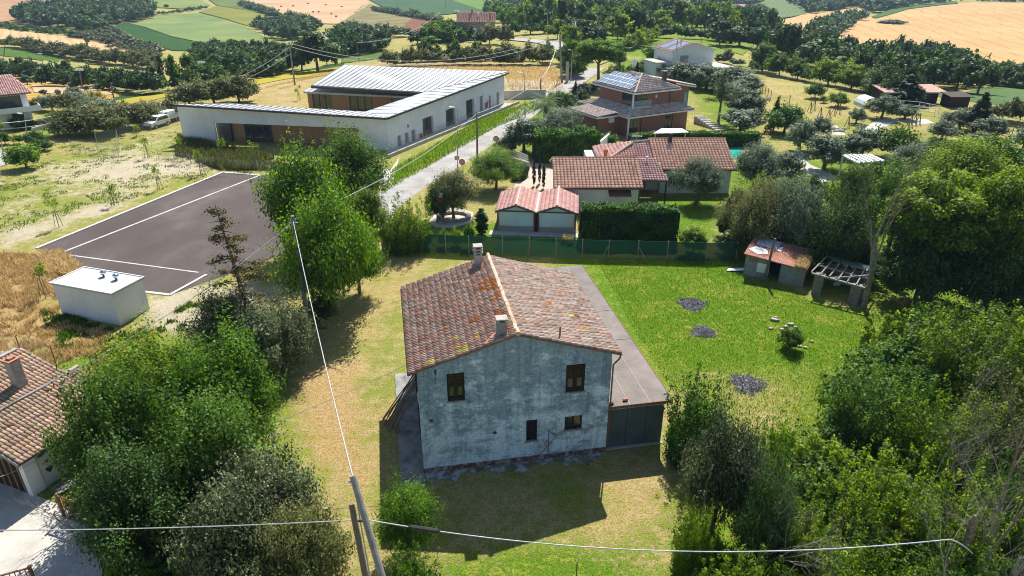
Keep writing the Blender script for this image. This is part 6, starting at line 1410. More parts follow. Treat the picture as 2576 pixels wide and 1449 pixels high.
# ------------------------------------------------------------------ white house on the ridge
WA = math.atan2(155.7 - 152.9, 43.7 - 34.3); WH = Vector((34.4, 153.0, -.2)); wh = T('white_house', 'white house with small gable, grey shutters and solar panels on a red roof', 'house', WH, WA)
mb = MB(); mb.box(0, 9.9, 0, 8.5, 0, 6.0); mb.extr([(0,0,6.0),(9.9,0,6.0),(4.95,0,7.5)], (0,8.5,0)); mb.box(-3.6, -.01, .3, 6, 0, 3.7); mb.box(5.2, 13.2, -3.2, -.01, 0, 2.6); mb.box(9.91, 13.2, 0, 5, 0, 2.6); mb.build('wall', M['white'], wh)
mb = MB(); mb.box(5.0, 13.4, -3.4, -.02, 2.6, 2.75); mb.box(9.92, 13.4, -.02, 5.2, 2.6, 2.75); mb.box(-3.8, -.02, .1, 6.2, 3.7, 3.85); mb.build('flat_roof', M['concrete'], wh)
for s_ in (-1, 1):
    P = [(4.95 + s_ * 5.4, 8.9, 5.92), (4.95 + s_ * 5.4, -.4, 5.92), (4.95, -.4, 7.6), (4.95, 8.9, 7.6)]
    if s_ > 0: P = [P[1], P[0], P[3], P[2]]
    roofplane(wh, P, None, pal_simple((.60,.36,.28), .12, .04), seed=61 + s_, th=.25, under=M['whitepaint'])
for y0 in (.6, 4.2):
    mb = MB(); a = Vector((4.95 - 4.9, y0, 6.25)); b = Vector((4.95 - .8, y0, 7.52)); mb.slab([a, b, b + Vector((0, 2.6, 0)), a + Vector((0, 2.6, 0))], .05); mb.build('solar_panel', m_pv, wh)
for x, y in ((1.2,.8), (2.9,2.2), (8.6,3.5)): mb = MB(); mb.tube([(x,y,6.2), (x,y,8.1)], .1, 6); mb.build('flue', M['terracotta'], wh)
window(wh, 1.9, 3.7, 2.9, 5.0, 0, frm=M['greywood'], shutter=mat('grey_shutter', (.28,.27,.26), (.34,.33,.32), 3))

# ------------------------------------------------------------------ grey house behind the hedge
gh = T('grey_house', 'grey two storey house with pink red roof and white shutters behind the hedgerow', 'house', G(1152, 104))
gh.scale = (1.15, 1.15, 1.2); mb = MB(); mb.box(0, 11.6, 0, 8, 0, 5.3); mb.build('wall', mat('grey_render', (.23,.225,.21), (.29,.28,.265), 1, 5), gh)
roofplane(gh, [(-.3,-.3,5.3), (11.9,-.3,5.3), (11.9,6,7.7), (-.3,6,7.7)], None, pal_simple((.58,.31,.24), .08, .03), seed=71, sp=.5, row=.6); roofplane(gh, [(11.9,10,5.8), (-.3,10,5.8), (-.3,6,7.7), (11.9,6,7.7)], None, pal_red, seed=72, sp=.5, row=.6)
for x in (1.7, 4.9): window(gh, x, x + 1.0, 2.3, 3.7, 0, shutter=M['whitepaint'])
for x in (1.7, 4.9): window(gh, x, x + .8, 4.5, 5.0, 0)
window(gh, 3.8, 4.9, .1, 1.7, 0, shutter=M['whitepaint']); window(gh, 9.7, 10.7, .1, 2.3, 0, shutter=M['whitepaint'])
for x, y in ((3.6,2.2), (6.2,2.6), (4.1,5.2), (10.0,2.0)): mb = MB(); mb.box(x, x + .5, y, y + .5, 5.8, 7.9 if y < 4 else 8.6); mb.build('chimney', M['brickred'] if x != 6.2 else M['whitepaint'], gh)
# house with pergola further up the road
ph = T('small_house', 'small pale house with grey flat roof among the trees at the top', 'house', G(1418, 62))
mb = MB(); mb.box(0, 7, 0, 6, 0, 3.2); mb.build('wall', M['white'], ph); mb = MB(); mb.slab([(-.8,-.6,3.0),(7.5,-.6,3.3),(7.5,6.5,4.6),(-.8,6.5,4.2)], .2); mb.build('roof', M['concrete'], ph); window(ph, 1.5, 2.8, .9, 2.2, 0)
fh2 = T('far_farm', 'tiny pale farmhouse beside the vineyard far away', 'house', G(1853, 35))
mb = MB(); mb.box(-8, 8, 0, 9, 0, 5); mb.build('wall', M['white'], fh2); mb = MB(); mb.slab([(-8.5,-.6,5),(8.5,-.6,5),(8.5,4.5,7.5),(-8.5,4.5,7.5)], .3); mb.slab([(8.5,9.6,5),(-8.5,9.6,5),(-8.5,4.5,7.5),(8.5,4.5,7.5)], .3); mb.build('roof', M['terracotta'], fh2)

# ------------------------------------------------------------------ villa at the left edge
LA = R(40); lv = T('white_villa', 'white two storey villa with red tiled roof and balcony at the left edge', 'house', (-78.3, 105.0, 0), LA)
mb = MB(); mb.box(-9, 1.2, 1.0, 10, 0, 5.3); mb.box(-1.5, 4.3, -.2, 9, 0, 5.3); mb.build('wall', M['white'], lv)
roofplane(lv, [(-9.5,.4,5.2), (-1.2,.4,5.2), (-1.2,5.2,7.2), (-9.5,5.2,7.2)], None, pal_pink, seed=81); roofplane(lv, [(-1.3,-.8,5.2), (5.0,-.8,5.2), (3.4,5.2,7.3), (-1.3,5.2,7.3)], None, pal_pink, seed=82)
roofplane(lv, [(5.0,-.8,5.2), (5.0,10.5,5.2), (3.4,5.2,7.3)], None, pal_pink, seed=83); roofplane(lv, [(5.0,10.5,5.2), (-9.5,10.5,5.2), (-9.5,5.2,7.3), (3.4,5.2,7.3)], None, pal_pink, seed=84)
for x, y in ((-1.9,1.6), (-1.2,6.5)): mb = MB(); mb.box(x, x+.7, y, y+.6, 5.4, 7.6 if y < 4 else 8.6); mb.box(x-.15, x+.85, y-.15, y+.75, 7.6 if y < 4 else 8.6, 7.75 if y < 4 else 8.75); mb.build('chimney', M['brickred'], lv)
mb = MB(); mb.box(-.8, 5.6, -1.6, -.21, 2.55, 2.75); mb.box(-.8, 5.6, -1.65, -1.6, 2.55, 3.35); mb.box(5.55, 5.6, -1.6, 1, 2.55, 3.35); mb.build('balcony', M['whitepaint'], lv)
window(lv, .2, 3.4, 2.85, 4.8, -.2, frm=M['darkmetal']); window(lv, 1.8, 3.2, .2, 2.2, -.2, frm=M['darkmetal'])
for x in (-3.6, -2.4):
    for z in (3.1, 4.1): mb = MB(); mb.box(x, x + .5, .95, .99, z, z + .5); mb.build('window', M['glass'], lv)
roofplane(lv, [(-4.2,-.6,2.5), (-.9,-.6,2.5), (-.9,.95,3.1), (-4.2,.95,3.1)], None, pal_simple((.32,.10,.08), .1, .03), seed=85)
door(lv, -3.4, -1.6, 2.2, 1.0, M['black'])
kk = MB(); kk.beam(PZ(82, 332) + Vector((0,0,.3)), PZ(160, 310) + Vector((0,0,.3)), .25, .6); tag(kk.build('garden_wall', M['concrete']), 'low garden wall in front of the white villa', 'wall')
mb = MB(); p = PZ(43, 325); mb.box(p.x-.8, p.x+.8, p.y-.4, p.y+.4, .68, .73); [mb.tube([(p.x+a, p.y+b, 0), (p.x+a, p.y+b, .68)], .03, 5) for a in (-.7,.7) for b in (-.3,.3)]; tag(mb.build('garden_table', M['whitepaint']), 'white garden table by the villa', 'table')

# ------------------------------------------------------------------ old tiled house, lower left
pe0 = PZ(47, 1170, 2.35); pe1 = PZ(175, 1088, 2.35); OA = math.atan2(pe1.y - pe0.y, pe1.x - pe0.x)
oh = T('tiled_outbuilding', 'old outbuilding with brown tiled stepped roofs, wooden doors and graffiti wall', 'outbuilding', (pe0.x, pe0.y, 0), OA); OM = frame((pe0.x, pe0.y, 0), OA)
rA = OM.inverted() @ PZ(0, 1073, 3.4); dy = max(3.2, rA.y); Lo = 5.0
mb = MB(); wallmb(mb, (.35, .45, 0), 0, Lo, 2.4, .3, [(.75, 3.4, 1.75, 2.25)]); mb.box(.35, Lo, dy + 3.2, dy + 3.5, 0, 3.6); mb.build('wall', mat('outhouse_plaster', (.52,.52,.49), (.66,.66,.63), 1.6, 8, .9, .2), oh)
mb = MB(); mb.box(.30, .95, .40, .76, 0, 2.38); mb.build('column', M['white'], oh)
mb = MB(); mb.box(.36, .50, .77, dy + 3.2, 0, 2.6); ww = mb.build('door', M['darkwood'], oh); mb = MB()
for i in range(12): mb.box(.31, .36, .9 + i * .5, .96 + i * .5, .1, 2.45)
mb.box(.28, .36, .78, dy + 3, 2.0, 2.1); mb.build('door_rail', M['wood'], ww)
mb = MB(); mb.box(1.10, 3.7, .8, .9, 1.75, 2.25); mb.build('window', M['glass'], oh)
roofplane(oh, [(0,-.05,2.42), (Lo + 1,-.05,2.42), (Lo + 1,dy,3.45), (0,dy,3.45)], None, pal_brownold, seed=91, sp=.20, row=.40, arc=.22, lift=.05)
roofplane(oh, [(-.5,dy + .02,3.60), (Lo + .3,dy + .02,3.60), (Lo + .3,dy + 3.1,4.45), (-.5,dy + 3.1,4.45)], None, pal_brownold, seed=92, sp=.20, row=.40, arc=.22, lift=.05)
roofplane(oh, [(Lo,dy + 6.2,3.5), (-3,dy + 6.2,3.5), (-3,dy + 3.1,4.45), (Lo,dy + 3.1,4.45)], None, pal_brownold, seed=93, sp=.20, row=.40, arc=.22)
hipcap(oh, [((-1,dy + 3.1,4.47), (Lo,dy + 3.1,4.47)), ((0,dy,3.5), (Lo + 1,dy,3.5))], m_cap, .10)
mb = MB(); mb.beam((0,-.02,2.3), (0,dy,3.35), .12, .2); mb.build('verge_board', M['greywood'], oh)
cb = OM.inverted() @ PZ(50, 965, 3.9); mb = MB(); mb.box(cb.x-.25, cb.x+.25, cb.y-.25, cb.y+.25, 3.3, 5.35); ch = mb.build('chimney', M['chimney'], oh); mb = MB(); mb.box(cb.x-.32, cb.x+.32, cb.y-.32, cb.y+.32, 5.35, 5.42); mb.box(cb.x-.16, cb.x+.16, cb.y-.16, cb.y+.16, 5.42, 5.52); mb.build('chimney_cap', M['brickred'], ch)
def text3d(par, s, x, z, size, y, m, rot=0):
    cu = bpy.data.curves.new('graffiti', 'FONT'); cu.body = s; cu.size = size; cu.extrude = .004; cu.offset = .012; cu.shear = .15
    o = bpy.data.objects.new('tmp', cu); COL.objects.link(o); dg = bpy.context.evaluated_depsgraph_get(); me = bpy.data.meshes.new_from_object(o.evaluated_get(dg)); bpy.data.objects.remove(o)
    me.materials.clear(); me.materials.append(m); t = link('graffiti', me, par); t.location = (x, y, z); t.rotation_euler = (R(90), rot, 0); return t
gb = mat('spray_paint', (.02,.02,.025), (.03,.03,.035), 3)
text3d(oh, 'Sei', 1.75, 1.15, .50, .44, gb); text3d(oh, 'Speciale', 1.70, .72, .46, .44, gb)
mb = MB(); hp = [(16 * math.sin(t) ** 3 / 16 * .2, (13 * math.cos(t) - 5 * math.cos(2 * t) - 2 * math.cos(3 * t) - math.cos(4 * t)) / 16 * .2) for t in [i / 24 * 6.283 for i in range(24)]]
for hx, hz, s_ in ((1.42, .85, 1), (3.25, 1.45, .45)): mb.extr([(hx + a * s_, .449, hz + b * s_) for a, b in hp], (0, -.012, 0))
for i in range(6): a = i * 1.05; mb.beam((1.42, .44, 1.35), (1.42 + .16 * math.cos(a), .44, 1.35 + .14 * math.sin(a)), .03, .02)
mb.build('graffiti', gb, oh)
rr = random.Random(8)
for i in range(9):
    a = OM @ Vector((1.0 + rr.uniform(-.2, .3), -.15 - i * .09, .05 + rr.uniform(0, .12))); b = OM @ Vector((4.2 + rr.uniform(-.5, .4), .05 - i * .07, .08 + rr.uniform(0, .15)))
    mb = MB(); mb.beam(a, b, .11, .04); tag(mb.build('plank', M['greywood']), 'weathered grey plank in the heap below the graffiti wall', 'plank', 'planks heaped below the graffiti wall')
# iron railing gate panels
def railing(u0, v0, u1, v1, h_, n, label, zb=.05):
    a, b = PZ(u0, v0), PZ(u1, v1); t = T('iron_gate', label, 'gate', a); d = b - a; mb = MB()
    mb.beam((0,0,zb), d + Vector((0,0,zb)), .05); mb.beam((0,0,h_), d + Vector((0,0,h_)), .06); mb.beam((0,0,0), (0,0,h_ + .1), .10); mb.beam(d, d + Vector((0,0,h_ + .1)), .10); mb.build('frame', M['rust'], t); m2 = MB()
    for i in range(1, n): q = d * (i / n); m2.beam(q + Vector((0,0,zb)), q + Vector((0,0,h_)), .025)
    m2.build('bars', M['rust'], t)
railing(163, 1302, 238, 1326, 1.35, 14, 'brown iron gate panel standing at the edge of the yard'); railing(-20, 1512, 96, 1480, 1.2, 9, 'brown iron gate at the bottom left corner')
# stick bush shadowing the yard
# ------------------------------------------------------------------ white utility cabin
ca = T('utility_cabin', 'white windowless utility cabin with two chrome roof vents', 'cabin', (-33.55, 44.95, 0), math.atan2(43.2 - 44.95, -28.3 + 33.55)); w_ = 5.55
mb = MB(); mb.box(0, w_, 0, 2.75, 0, 2.5); mb.build('wall', mat('cabin_white', (.62,.64,.65), (.80,.81,.81), .5, 12, .8, .08, 30), ca)
mb = MB(); mb.box(-.12, w_ + .12, -.12, 2.87, 2.5, 2.62); ro = mb.build('roof', mat('cabin_roof', (.40,.41,.42), (.50,.51,.51), 1.5, 7, .8, .1), ca)
mb = MB(); mb.box(-.14, w_ + .14, -.14, -.08, 2.62, 2.68); mb.box(-.14, w_ + .14, 2.83, 2.89, 2.62, 2.68); mb.box(-.14, -.08, -.08, 2.83, 2.62, 2.68); mb.box(w_ + .08, w_ + .14, -.08, 2.83, 2.62, 2.68)
for x in (2.1, 3.7): mb.box(x, x + .04, -.08, 2.83, 2.621, 2.632)
mb.build('roof_trim', M['whitepaint'], ro)
chrome = mat('chrome', (.7,.72,.75), (.78,.8,.82), 2, 2, .12, metal=1)
for x, y in ((2.75, 2.0), (4.1, 1.85)):
    mb = MB(); mb.tube([(x,y,2.62),(x,y,2.78),(x,y,2.80),(x,y,2.88),(x,y,2.98),(x,y,3.08),(x,y,3.14)], [.09,.09,.14,.21,.23,.17,.04], 12); mb.build('roof_vent', chrome, ca, smooth=True)
# ------------------------------------------------------------------ corrugated shed
sg = PZ(1869, 692); sb = PZ(2019, 722); SA = math.atan2(sb.y - sg.y, sb.x - sg.x); sh_ = T('corrugated_shed', 'rusty corrugated iron shed with straw on its roof', 'shed', sg, SA); SL = (sb - sg).length
def corr(mb, x0, x1, y, z0, z1, p=.09, a=.02):
    n = int((x1 - x0) / (p / 2)); pts = [(x0 + (x1 - x0) * i / n, y + (a if i % 2 else -a)) for i in range(n + 1)]
    for i in range(n): mb.poly([(pts[i][0], pts[i][1], z0), (pts[i+1][0], pts[i+1][1], z0), (pts[i+1][0], pts[i+1][1], z1), (pts[i][0], pts[i][1], z1)])
mz = mat('old_zinc', (.30,.33,.33), (.42,.45,.44), 1.8, 7, .75, metal=.2, c3=(.36,.39,.38)); mr_ = mat('rusty_sheet', (.30,.13,.09), (.46,.26,.20), 1.4, 8, .9, .1, c3=(.38,.17,.12), lo=.35, hi=.68)
mb = MB(); corr(mb, 0, 1.0, 0, 0, 1.95); mb.build('sheet_wall', mz, sh_); mb = MB(); corr(mb, SL - 1.9, SL - .7, 0, 0, 1.55); mb.build('sheet_wall', mz, sh_); mb = MB(); corr(mb, .3, .95, -.03, 1.35, 1.95); mb.build('rusty_sheet', mr_, sh_)
mb = MB(); mb.box(1.0, 1.95, -.02, .04, .55, 1.35); mb.build('white_board', M['whitepaint'], sh_); mb = MB(); mb.box(1.0, 1.95, 0, .05, 0, .54); mb.box(1.0, 1.95, 0, .05, 1.36, 1.85); mb.box(3.4, SL - 1.9, .9, .95, 0, 1.6); mb.box(SL - .7, SL, 0, .05, 0, 1.5); mb.box(SL - .05, SL, .05, 3, 0, 1.5); mb.box(0, .05, .05, 3, 0, 2.1); mb.box(0, SL, 3.0, 3.05, 0, 2.2); mb.build('board_wall', M['greywood'], sh_)
mb = MB(); mb.box(1.1, SL - 1.2, 1.6, 1.65, 0, 1.9); mb.build('inner_wall', M['black'], sh_)
mb = MB(); n = 64; zA, zB_, zC, zD = 2.05, 1.62, 2.0, 2.5; a0 = Vector((-.15,-.3,zA)); b0 = Vector((SL + .1,-.3,zB_)); c0_ = Vector((SL + .3,3.2,zC)); d0 = Vector((0,3.3,zD))
for i in range(n):
    q0, q1 = i / n, (i + 1) / n; z0_, z1_ = (.02 if i % 2 else -.02), (-.02 if i % 2 else .02); o0, o1 = Vector((0,0,z0_)), Vector((0,0,z1_)); mb.poly([a0.lerp(b0,q0)+o0, a0.lerp(b0,q1)+o1, d0.lerp(c0_,q1)+o1, d0.lerp(c0_,q0)+o0])
rs = mb.build('roof', mr_, sh_)
mb = MB(); pp = lambda s, t: a0.lerp(b0, s).lerp(d0.lerp(c0_, s), t) + Vector((0, 0, .035)); mb.slab([pp(.1,.55), pp(.42,.55), pp(.45,.95), pp(.08,.95)], .01); mb.build('roof_patch', mat('blue_sheet', (.30,.38,.48), (.45,.52,.60), 2), rs); mb = MB(); mb.slab([pp(.03,.25), pp(.2,.12), pp(.34,.25), pp(.3,.42), pp(.1,.45)], .01); mb.slab([pp(.45,.5), pp(.52,.52), pp(.5,.75), pp(.44,.7)], .01); mb.build('torn_sheet', M['whitepaint'], rs)
mb = MB(); mb.slab([a0 - Vector((0,0,.04)), b0 - Vector((0,0,.04)), c0_ - Vector((0,0,.04)), d0 - Vector((0,0,.04))], .03); mb.build('roof_boards', M['greywood'], rs)
rng = np.random.RandomState(3); n = 1600; s_ = rng.uniform(.80, .99, n); t_ = rng.uniform(.0, .55, n); P = np.array([list(pp(a, b)) for a, b in zip(s_, t_)]) + np.stack([rng.randn(n)*.05, rng.randn(n)*.05, rng.rand(n)*.22], 1)
V, tt = leaves(rng, P, rng.randn(n, 3), .13, rng.rand(n), .12); link('straw', mesh_np('straw', V, np.arange(len(V)).reshape(-1, 4), M['straw'], tt), sh_)
p = PZ(1922, 705); mb = MB(); mb.tube([p - Vector((0,0,.1)), p + Vector((.3, 0, 3.7))], [.13, .09], 8); tag(mb.build('wooden_post', M['woodpole']), 'tall dark wooden post in front of the rusty shed', 'post')
p = PZ(1852, 680); mb = MB(); mb.slab([p + Vector((-.9,-.3,.12)), p + Vector((.7,-.4,.2)), p + Vector((.8,.35,.1)), p + Vector((-.6,.3,.05))], .03); tag(mb.build('metal_sheet', M['whitepaint']), 'bent white sheet lying left of the rusty shed', 'sheet')
# ------------------------------------------------------------------ roofless shed of blocks and rafters
ra = PZ(2052, 742); rb_ = PZ(2142, 765); RAng = math.atan2(rb_.y - ra.y, rb_.x - ra.x); RL = (rb_ - ra).length; rs2 = T('roofless_shed', 'roofless shed with two block pillars and bare grey rafters', 'shed', ra, RAng)
mblk = mat('old_blocks', (.14,.13,.12), (.26,.24,.22), 3, 6, .9, .4, stretch=(1, 1, 2))
mb = MB(); mb.box(-.35, .35, -.1, .45, 0, 1.75); mb.box(RL - .3, RL + .4, -.1, .45, 0, 1.6); mb.box(-.3, 0, .45, 3.2, 0, 1.5); mb.box(-.3, RL + .4, 3.2, 3.5, 0, 1.5); mb.box(RL + .2, RL + .4, .45, 3.2, 0, 1.3); mb.build('block_pillar', mblk, rs2)
mb = MB(); f0, f1, b0_, b1 = Vector((-.6,-.3,1.85)), Vector((RL + .7,-.3,1.68)), Vector((-.3,3.1,2.15)), Vector((RL + .6,3.1,2.0))
mb.beam(f0, f1, .16, .12); mb.beam(b0_, b1, .12); mb.beam(f0.lerp(b0_, .45), f1.lerp(b1, .45), .1)
for i in range(7): mb.beam(f0.lerp(f1, i / 6) + Vector((0,0,.1)), b0_.lerp(b1, i / 6) + Vector((0,0,.1)), .09, .08)
mb.beam(f0.lerp(f1, .35), f1.lerp(b1, .5) + Vector((0,0,.25)), .12); mb.build('rafters', M['greywood'], rs2)
mb = MB(); mb.slab([b0_.lerp(b1,.1)+Vector((0,0,.18)), b0_.lerp(b1,.95)+Vector((0,0,.18)), b0_.lerp(b1,.9)+Vector((0,-1.1,.12)), b0_.lerp(b1,.2)+Vector((0,-.9,.12))], .02); mb.build('torn_tarp', mat('green_tarp', (.10,.18,.15), (.22,.28,.25), 3), rs2)
p = PZ(2104, 722); mb = MB(); mb.tube([p + Vector((-.2,0,.25)), p + Vector((.25,.15,.2))], .16, 10); tag(mb.build('bucket', M['whitepaint']), 'small white bucket lying inside the roofless shed', 'bucket')
# ------------------------------------------------------------------ pergola, stable, tent
pg = T('pergola', 'white flat topped pergola beside the curved drive', 'pergola', (0, 0, 0)); c4 = [PZ(2118, 389, 2.6), PZ(2190, 387, 2.6), PZ(2226, 403, 2.6), PZ(2158, 410, 2.6)]; pg.location = (c4[0].x, c4[0].y, 0); c4 = [c - Vector((pg.location.x, pg.location.y, 0)) for c in c4]
mb = MB(); mb.slab([c4[3], c4[2], c4[1], c4[0]], .14); ro = mb.build('roof', M['whitepaint'], pg); mb = MB()
for c in c4: q = c * .94 + sum(c4, Vector()) / 4 * .06; mb.beam((q.x, q.y, 0), (q.x, q.y, 2.5), .16)
mb.build('post', M['whitepaint'], pg)
for i in range(1, 6): mb = MB(); mb.beam(c4[0].lerp(c4[1], i / 6) + Vector((0,0,.03)), c4[3].lerp(c4[2], i / 6) + Vector((0,0,.03)), .12, .06); mb.build('slat', M['greywood'], ro)
stb = T('stable', 'dark open stable with a long pale roof edge below the black green cedar', 'stable', G(2222, 262)); mb = MB(); mb.box(0, 10, 1, 4, 0, 2.2); mb.build('wall', M['darkwood'], stb); mb = MB(); mb.slab([(-.6,-.6,2.2),(10.5,-.6,2.2),(10.5,4.5,2.7),(-.6,4.5,2.7)], .15); mb.build('roof', mat('red_sheet', (.42,.20,.16), (.52,.32,.27), 2), stb); mb = MB(); mb.box(-.6,10.5,-.68,-.61,2.0,2.22); mb.build('fascia', M['whitepaint'], stb)
s2 = T('field_shelter', 'small dark field shelter near the tall cedar', 'shelter', G(2388, 272)); mb = MB(); mb.box(0, 3.5, .5, 3, 0, 1.9); mb.build('wall', M['darkwood'], s2); mb = MB(); mb.slab([(-.3,-.2,1.9),(3.8,-.2,1.9),(3.8,3.3,2.2),(-.3,3.3,2.2)], .1); mb.build('roof', M['darkwood'], s2)
p = G(2192, 272); mb = MB(); N_ = 9
for i in range(N_):
    a0_, a1_ = math.pi * i / N_, math.pi * (i + 1) / N_
    mb.slab([p + Vector((-1.6*math.cos(a0_), 0, 1.7*math.sin(a0_))), p + Vector((-1.6*math.cos(a1_), 0, 1.7*math.sin(a1_))), p + Vector((-1.6*math.cos(a1_), 3.5, 1.7*math.sin(a1_))), p + Vector((-1.6*math.cos(a0_), 3.5, 1.7*math.sin(a0_)))], .05)
tag(mb.build('polytunnel', mat('pale_film', (.50,.58,.58), (.62,.70,.70), 2)), 'small pale tunnel tent left of the stable', 'tent')
for i in range(5):
    p = G(2095 + i * 7, 325 + (i % 2) * 6); mb = MB(); r_ = rr.uniform(.3, .6); mb.tube([p, p + Vector((0,0,r_*.4)), p + Vector((0,0,r_*.7))], [r_, r_*.8, r_*.3], 7); tag(mb.build('rock', M['stone']), 'pale rock in the rubble beside the slim olive', 'rock', 'rocks of the rubble heap')
# low retaining wall
mb = MB(); mb.beam(PZ(1985, 448) + Vector((0,0,.4)), PZ(2022, 440) + Vector((0,0,.4)), .4, .9); tag(mb.build('stone_wall', M['stone']), 'pale stone wall beside the curved drive', 'wall')
mb = MB(); p = PZ(1330, 432); mb.beam(PZ(1290,415)+Vector((0,0,.5)), PZ(1330,428)+Vector((0,0,.5)), .3, 1.0); gp = tag(mb.build('gate_pillar', M['stone']), 'pale stone gate wall left of the cypresses', 'wall')
t = T('sliding_gate', 'grey metal railing gate beside the mulberry', 'gate', PZ(1290, 400)); d = PZ(1328, 418) - PZ(1290, 400)
for k in range(5): mb = MB(); mb.beam((0,0,.3 + k*.25), d + Vector((0,0,.3 + k*.25)), .06); mb.build('rail', M['metal'], t)
# round stone bed, flag
p = PZ(1142, 548); mb = MB()
for i in range(26):
    a = i / 26 * 6.283; q = p + Vector((1.55*math.cos(a), 1.3*math.sin(a), 0)); s_ = .2; mb.box(q.x-s_, q.x+s_, q.y-s_, q.y+s_, -.05, .32 + rr.uniform(-.04,.04))
tag(mb.build('stone_bed', M['stone']), 'round stone flower bed at the foot of the olive tree', 'flower bed')
p = PZ(1111, 566); zt = zup(p, 470); fl = T('flagpole', 'slim pole flying a red white and green flag', 'flag', p); mb = MB(); mb.tube([(0,0,0), (-.1,0,zt - p.z)], .03, 6); mb.build('pole', M['metal'], fl)
for i, c in enumerate(((.0,.22,.08), (.7,.7,.7), (.65,.01,.01))):
    mb = MB(); V_ = []; H_ = zt - p.z
    for k in range(7): V_.append((-.1 - (.16 if i == 2 else .05) * k / 6 + .05 * math.sin(k + i), -.03 - .05 * math.sin(k * 1.3), H_ - .05 - i * .48 - k * .08))
    for k in range(6): a, b = V_[k], V_[k+1]; mb.slab([a, (a[0] + .36, a[1] + .08, a[2] - .1), (b[0] + .36, b[1] + .08, b[2] - .1), b], .01)
    mb.build('flag_stripe', mat('flag_%d' % i, c, c, 3), fl)
# ------------------------------------------------------------------ poles, lamps, cables
TOPS = {}
def pole(key, ub, vb, vt, r, m, label, name='utility_pole', cross=0, cat='pole', heads=0, ut=None):
    p = G(ub, vb); z = zup(p, vt); lean = 0
    if ut is not None: lean = (ut - proj((p.x, p.y, z))[0]) / proj((p.x, p.y, z))[2]
    h = z - p.z; t = T(name, label, cat, p); mb = MB(); mb.tube([(0,0,-.2), (lean, 0, h)], [r, r * .62], 8); mb.build('shaft', m, t)
    if cross:
        mb = MB(); mb.beam((lean - cross, 0, h - .4), (lean + cross, 0, h - .4), .08); mb.build('cross_arm', M['metal'], t)
        mb = MB(); [mb.tube([(lean + s * cross * .9, 0, h - .38), (lean + s * cross * .9, 0, h - .15)], .05, 6) for s in (-1, 0, 1)]; mb.build('insulator', M['whitepaint'], t)
    if heads:
        mb = MB(); mb.beam((lean - .7, 0, h), (lean + .7, 0, h), .07); mb.build('cross_arm', M['metal'], t)
        for s in (-.6, .1, .65)[:heads]: mb = MB(); mb.box(lean + s - .22, lean + s + .22, -.25, .1, h - .2, h + .2); mb.build('floodlight', M['whitepaint'], t)
    TOPS[key] = Vector((p.x + lean, p.y, z)); return t
def lamp(ub, vb, vt, label, s=-1, ut=None):
    p = G(ub, vb); z = zup(p, vt); lean = 0 if ut is None else (ut - proj((p.x, p.y, z))[0]) / proj((p.x, p.y, z))[2]
    h = z - p.z; t = T('street_lamp', label, 'street lamp', p, 0, 'street lamps'); mb = MB(); mb.tube([(0,0,0), (0,0,1.2), (lean,0,h)], [.10,.08,.05], 8); mb.tube([(lean,0,h), (lean + s * .5, -.05, h + .08)], .03, 6); mb.build('shaft', M['metal'], t)
    mb = MB(); mb.slab([(lean + s*.35, -.2, h + .14), (lean + s*.95, -.2, h + .18), (lean + s*.95, .1, h + .18), (lean + s*.35, .1, h + .14)][::(1 if s > 0 else -1)], .09); mb.build('lamp_head', M['whitepaint'], t)
def cable(a, b, sag, r, m, label, n=24, name='cable'):
    a, b = Vector(a), Vector(b); mb = MB(); pts = [a.lerp(b, i / n) - Vector((0, 0, sag * 4 * (i / n) * (1 - i / n))) for i in range(n + 1)]
    mb.tube(pts, r, 5); return tag(mb.build(name, m), label, 'cable', 'overhead cables')
# two leaning poles at the bottom
pt = PZ(887, 1197, 8.0); pm = PZ(962, 1452, 5.0); dr_ = (pm - pt); pb_ = pt + dr_ * (8.0 / (8.0 - 5.0)); TOPS['A'] = pt
t = T('utility_pole', 'tall grey concrete pole leaning towards its dark twin at the bottom edge', 'pole', pb_); mb = MB(); mb.tube([(0,0,-.1), pt - pb_], [.15,.11], 10); mb.build('shaft', M['pole'], t); mb = MB(); mb.tube([pt - pb_ + Vector((-.16,0,-.25)), pt - pb_ + Vector((.05,0,-.22))], .05, 6); mb.build('cap', M['metal'], t)
qt = PZ(884, 1268, 7.0); qm = PZ(920, 1450, 4.6); qb = qt + (qm - qt) * (7.0 / 2.4)
t = T('utility_pole', 'dark wooden pole beside the grey leaning one at the bottom edge', 'pole', qb); mb = MB(); mb.tube([(0,0,-.1), qt - qb], [.14,.10], 10); mb.build('shaft', M['woodpole'], t)
p = G(778, 830); z = zup(p, 543); TOPS['B'] = Vector((p.x, p.y, z)); t = T('utility_pole', 'grey pole rising out of the big walnut tree', 'pole', p); mb = MB(); mb.tube([(0,0,-.1), (0,0,z)], [.17,.13], 8); mb.build('shaft', M['pole'], t)
mb = MB(); mb.beam((-.3,0,z-.5), (.3,0,z-.5), .06); mb.build('bracket', M['metal'], t)
pole('C', 1201, 405, 282, .15, M['woodpole'], 'brown wooden pole beside the mulberry at the road', ut=1199)
pole('D', 1361, 246, 197, .18, M['woodpole'], 'short dark pole above the roadside bushes', ut=1360)
pole('E', 1414, 208, 88, .24, M['pole'], 'tall grey concrete pole beside the umbrella pine', cross=.5, ut=1408)
pole('F', 1447, 95, 50, .2, M['pole'], 'grey pole near the small house at the top', cross=.6)
pole('G', 742, 214, 105, .2, M['pole'], 'grey power pole standing behind the white hall', cross=.3, ut=727)
pole('H', 289, 258, 214, .16, M['woodpole'], 'dark wooden pole beside the golden tree', ut=279)
pole('I', 9, 143, 106, .2, M['woodpole'], 'dark pole at the left edge beside the hedgerow', ut=13)
pole('J', 702, 190, 138, .14, M['woodpole'], 'thin dark pole left of the big dark tree', ut=699)
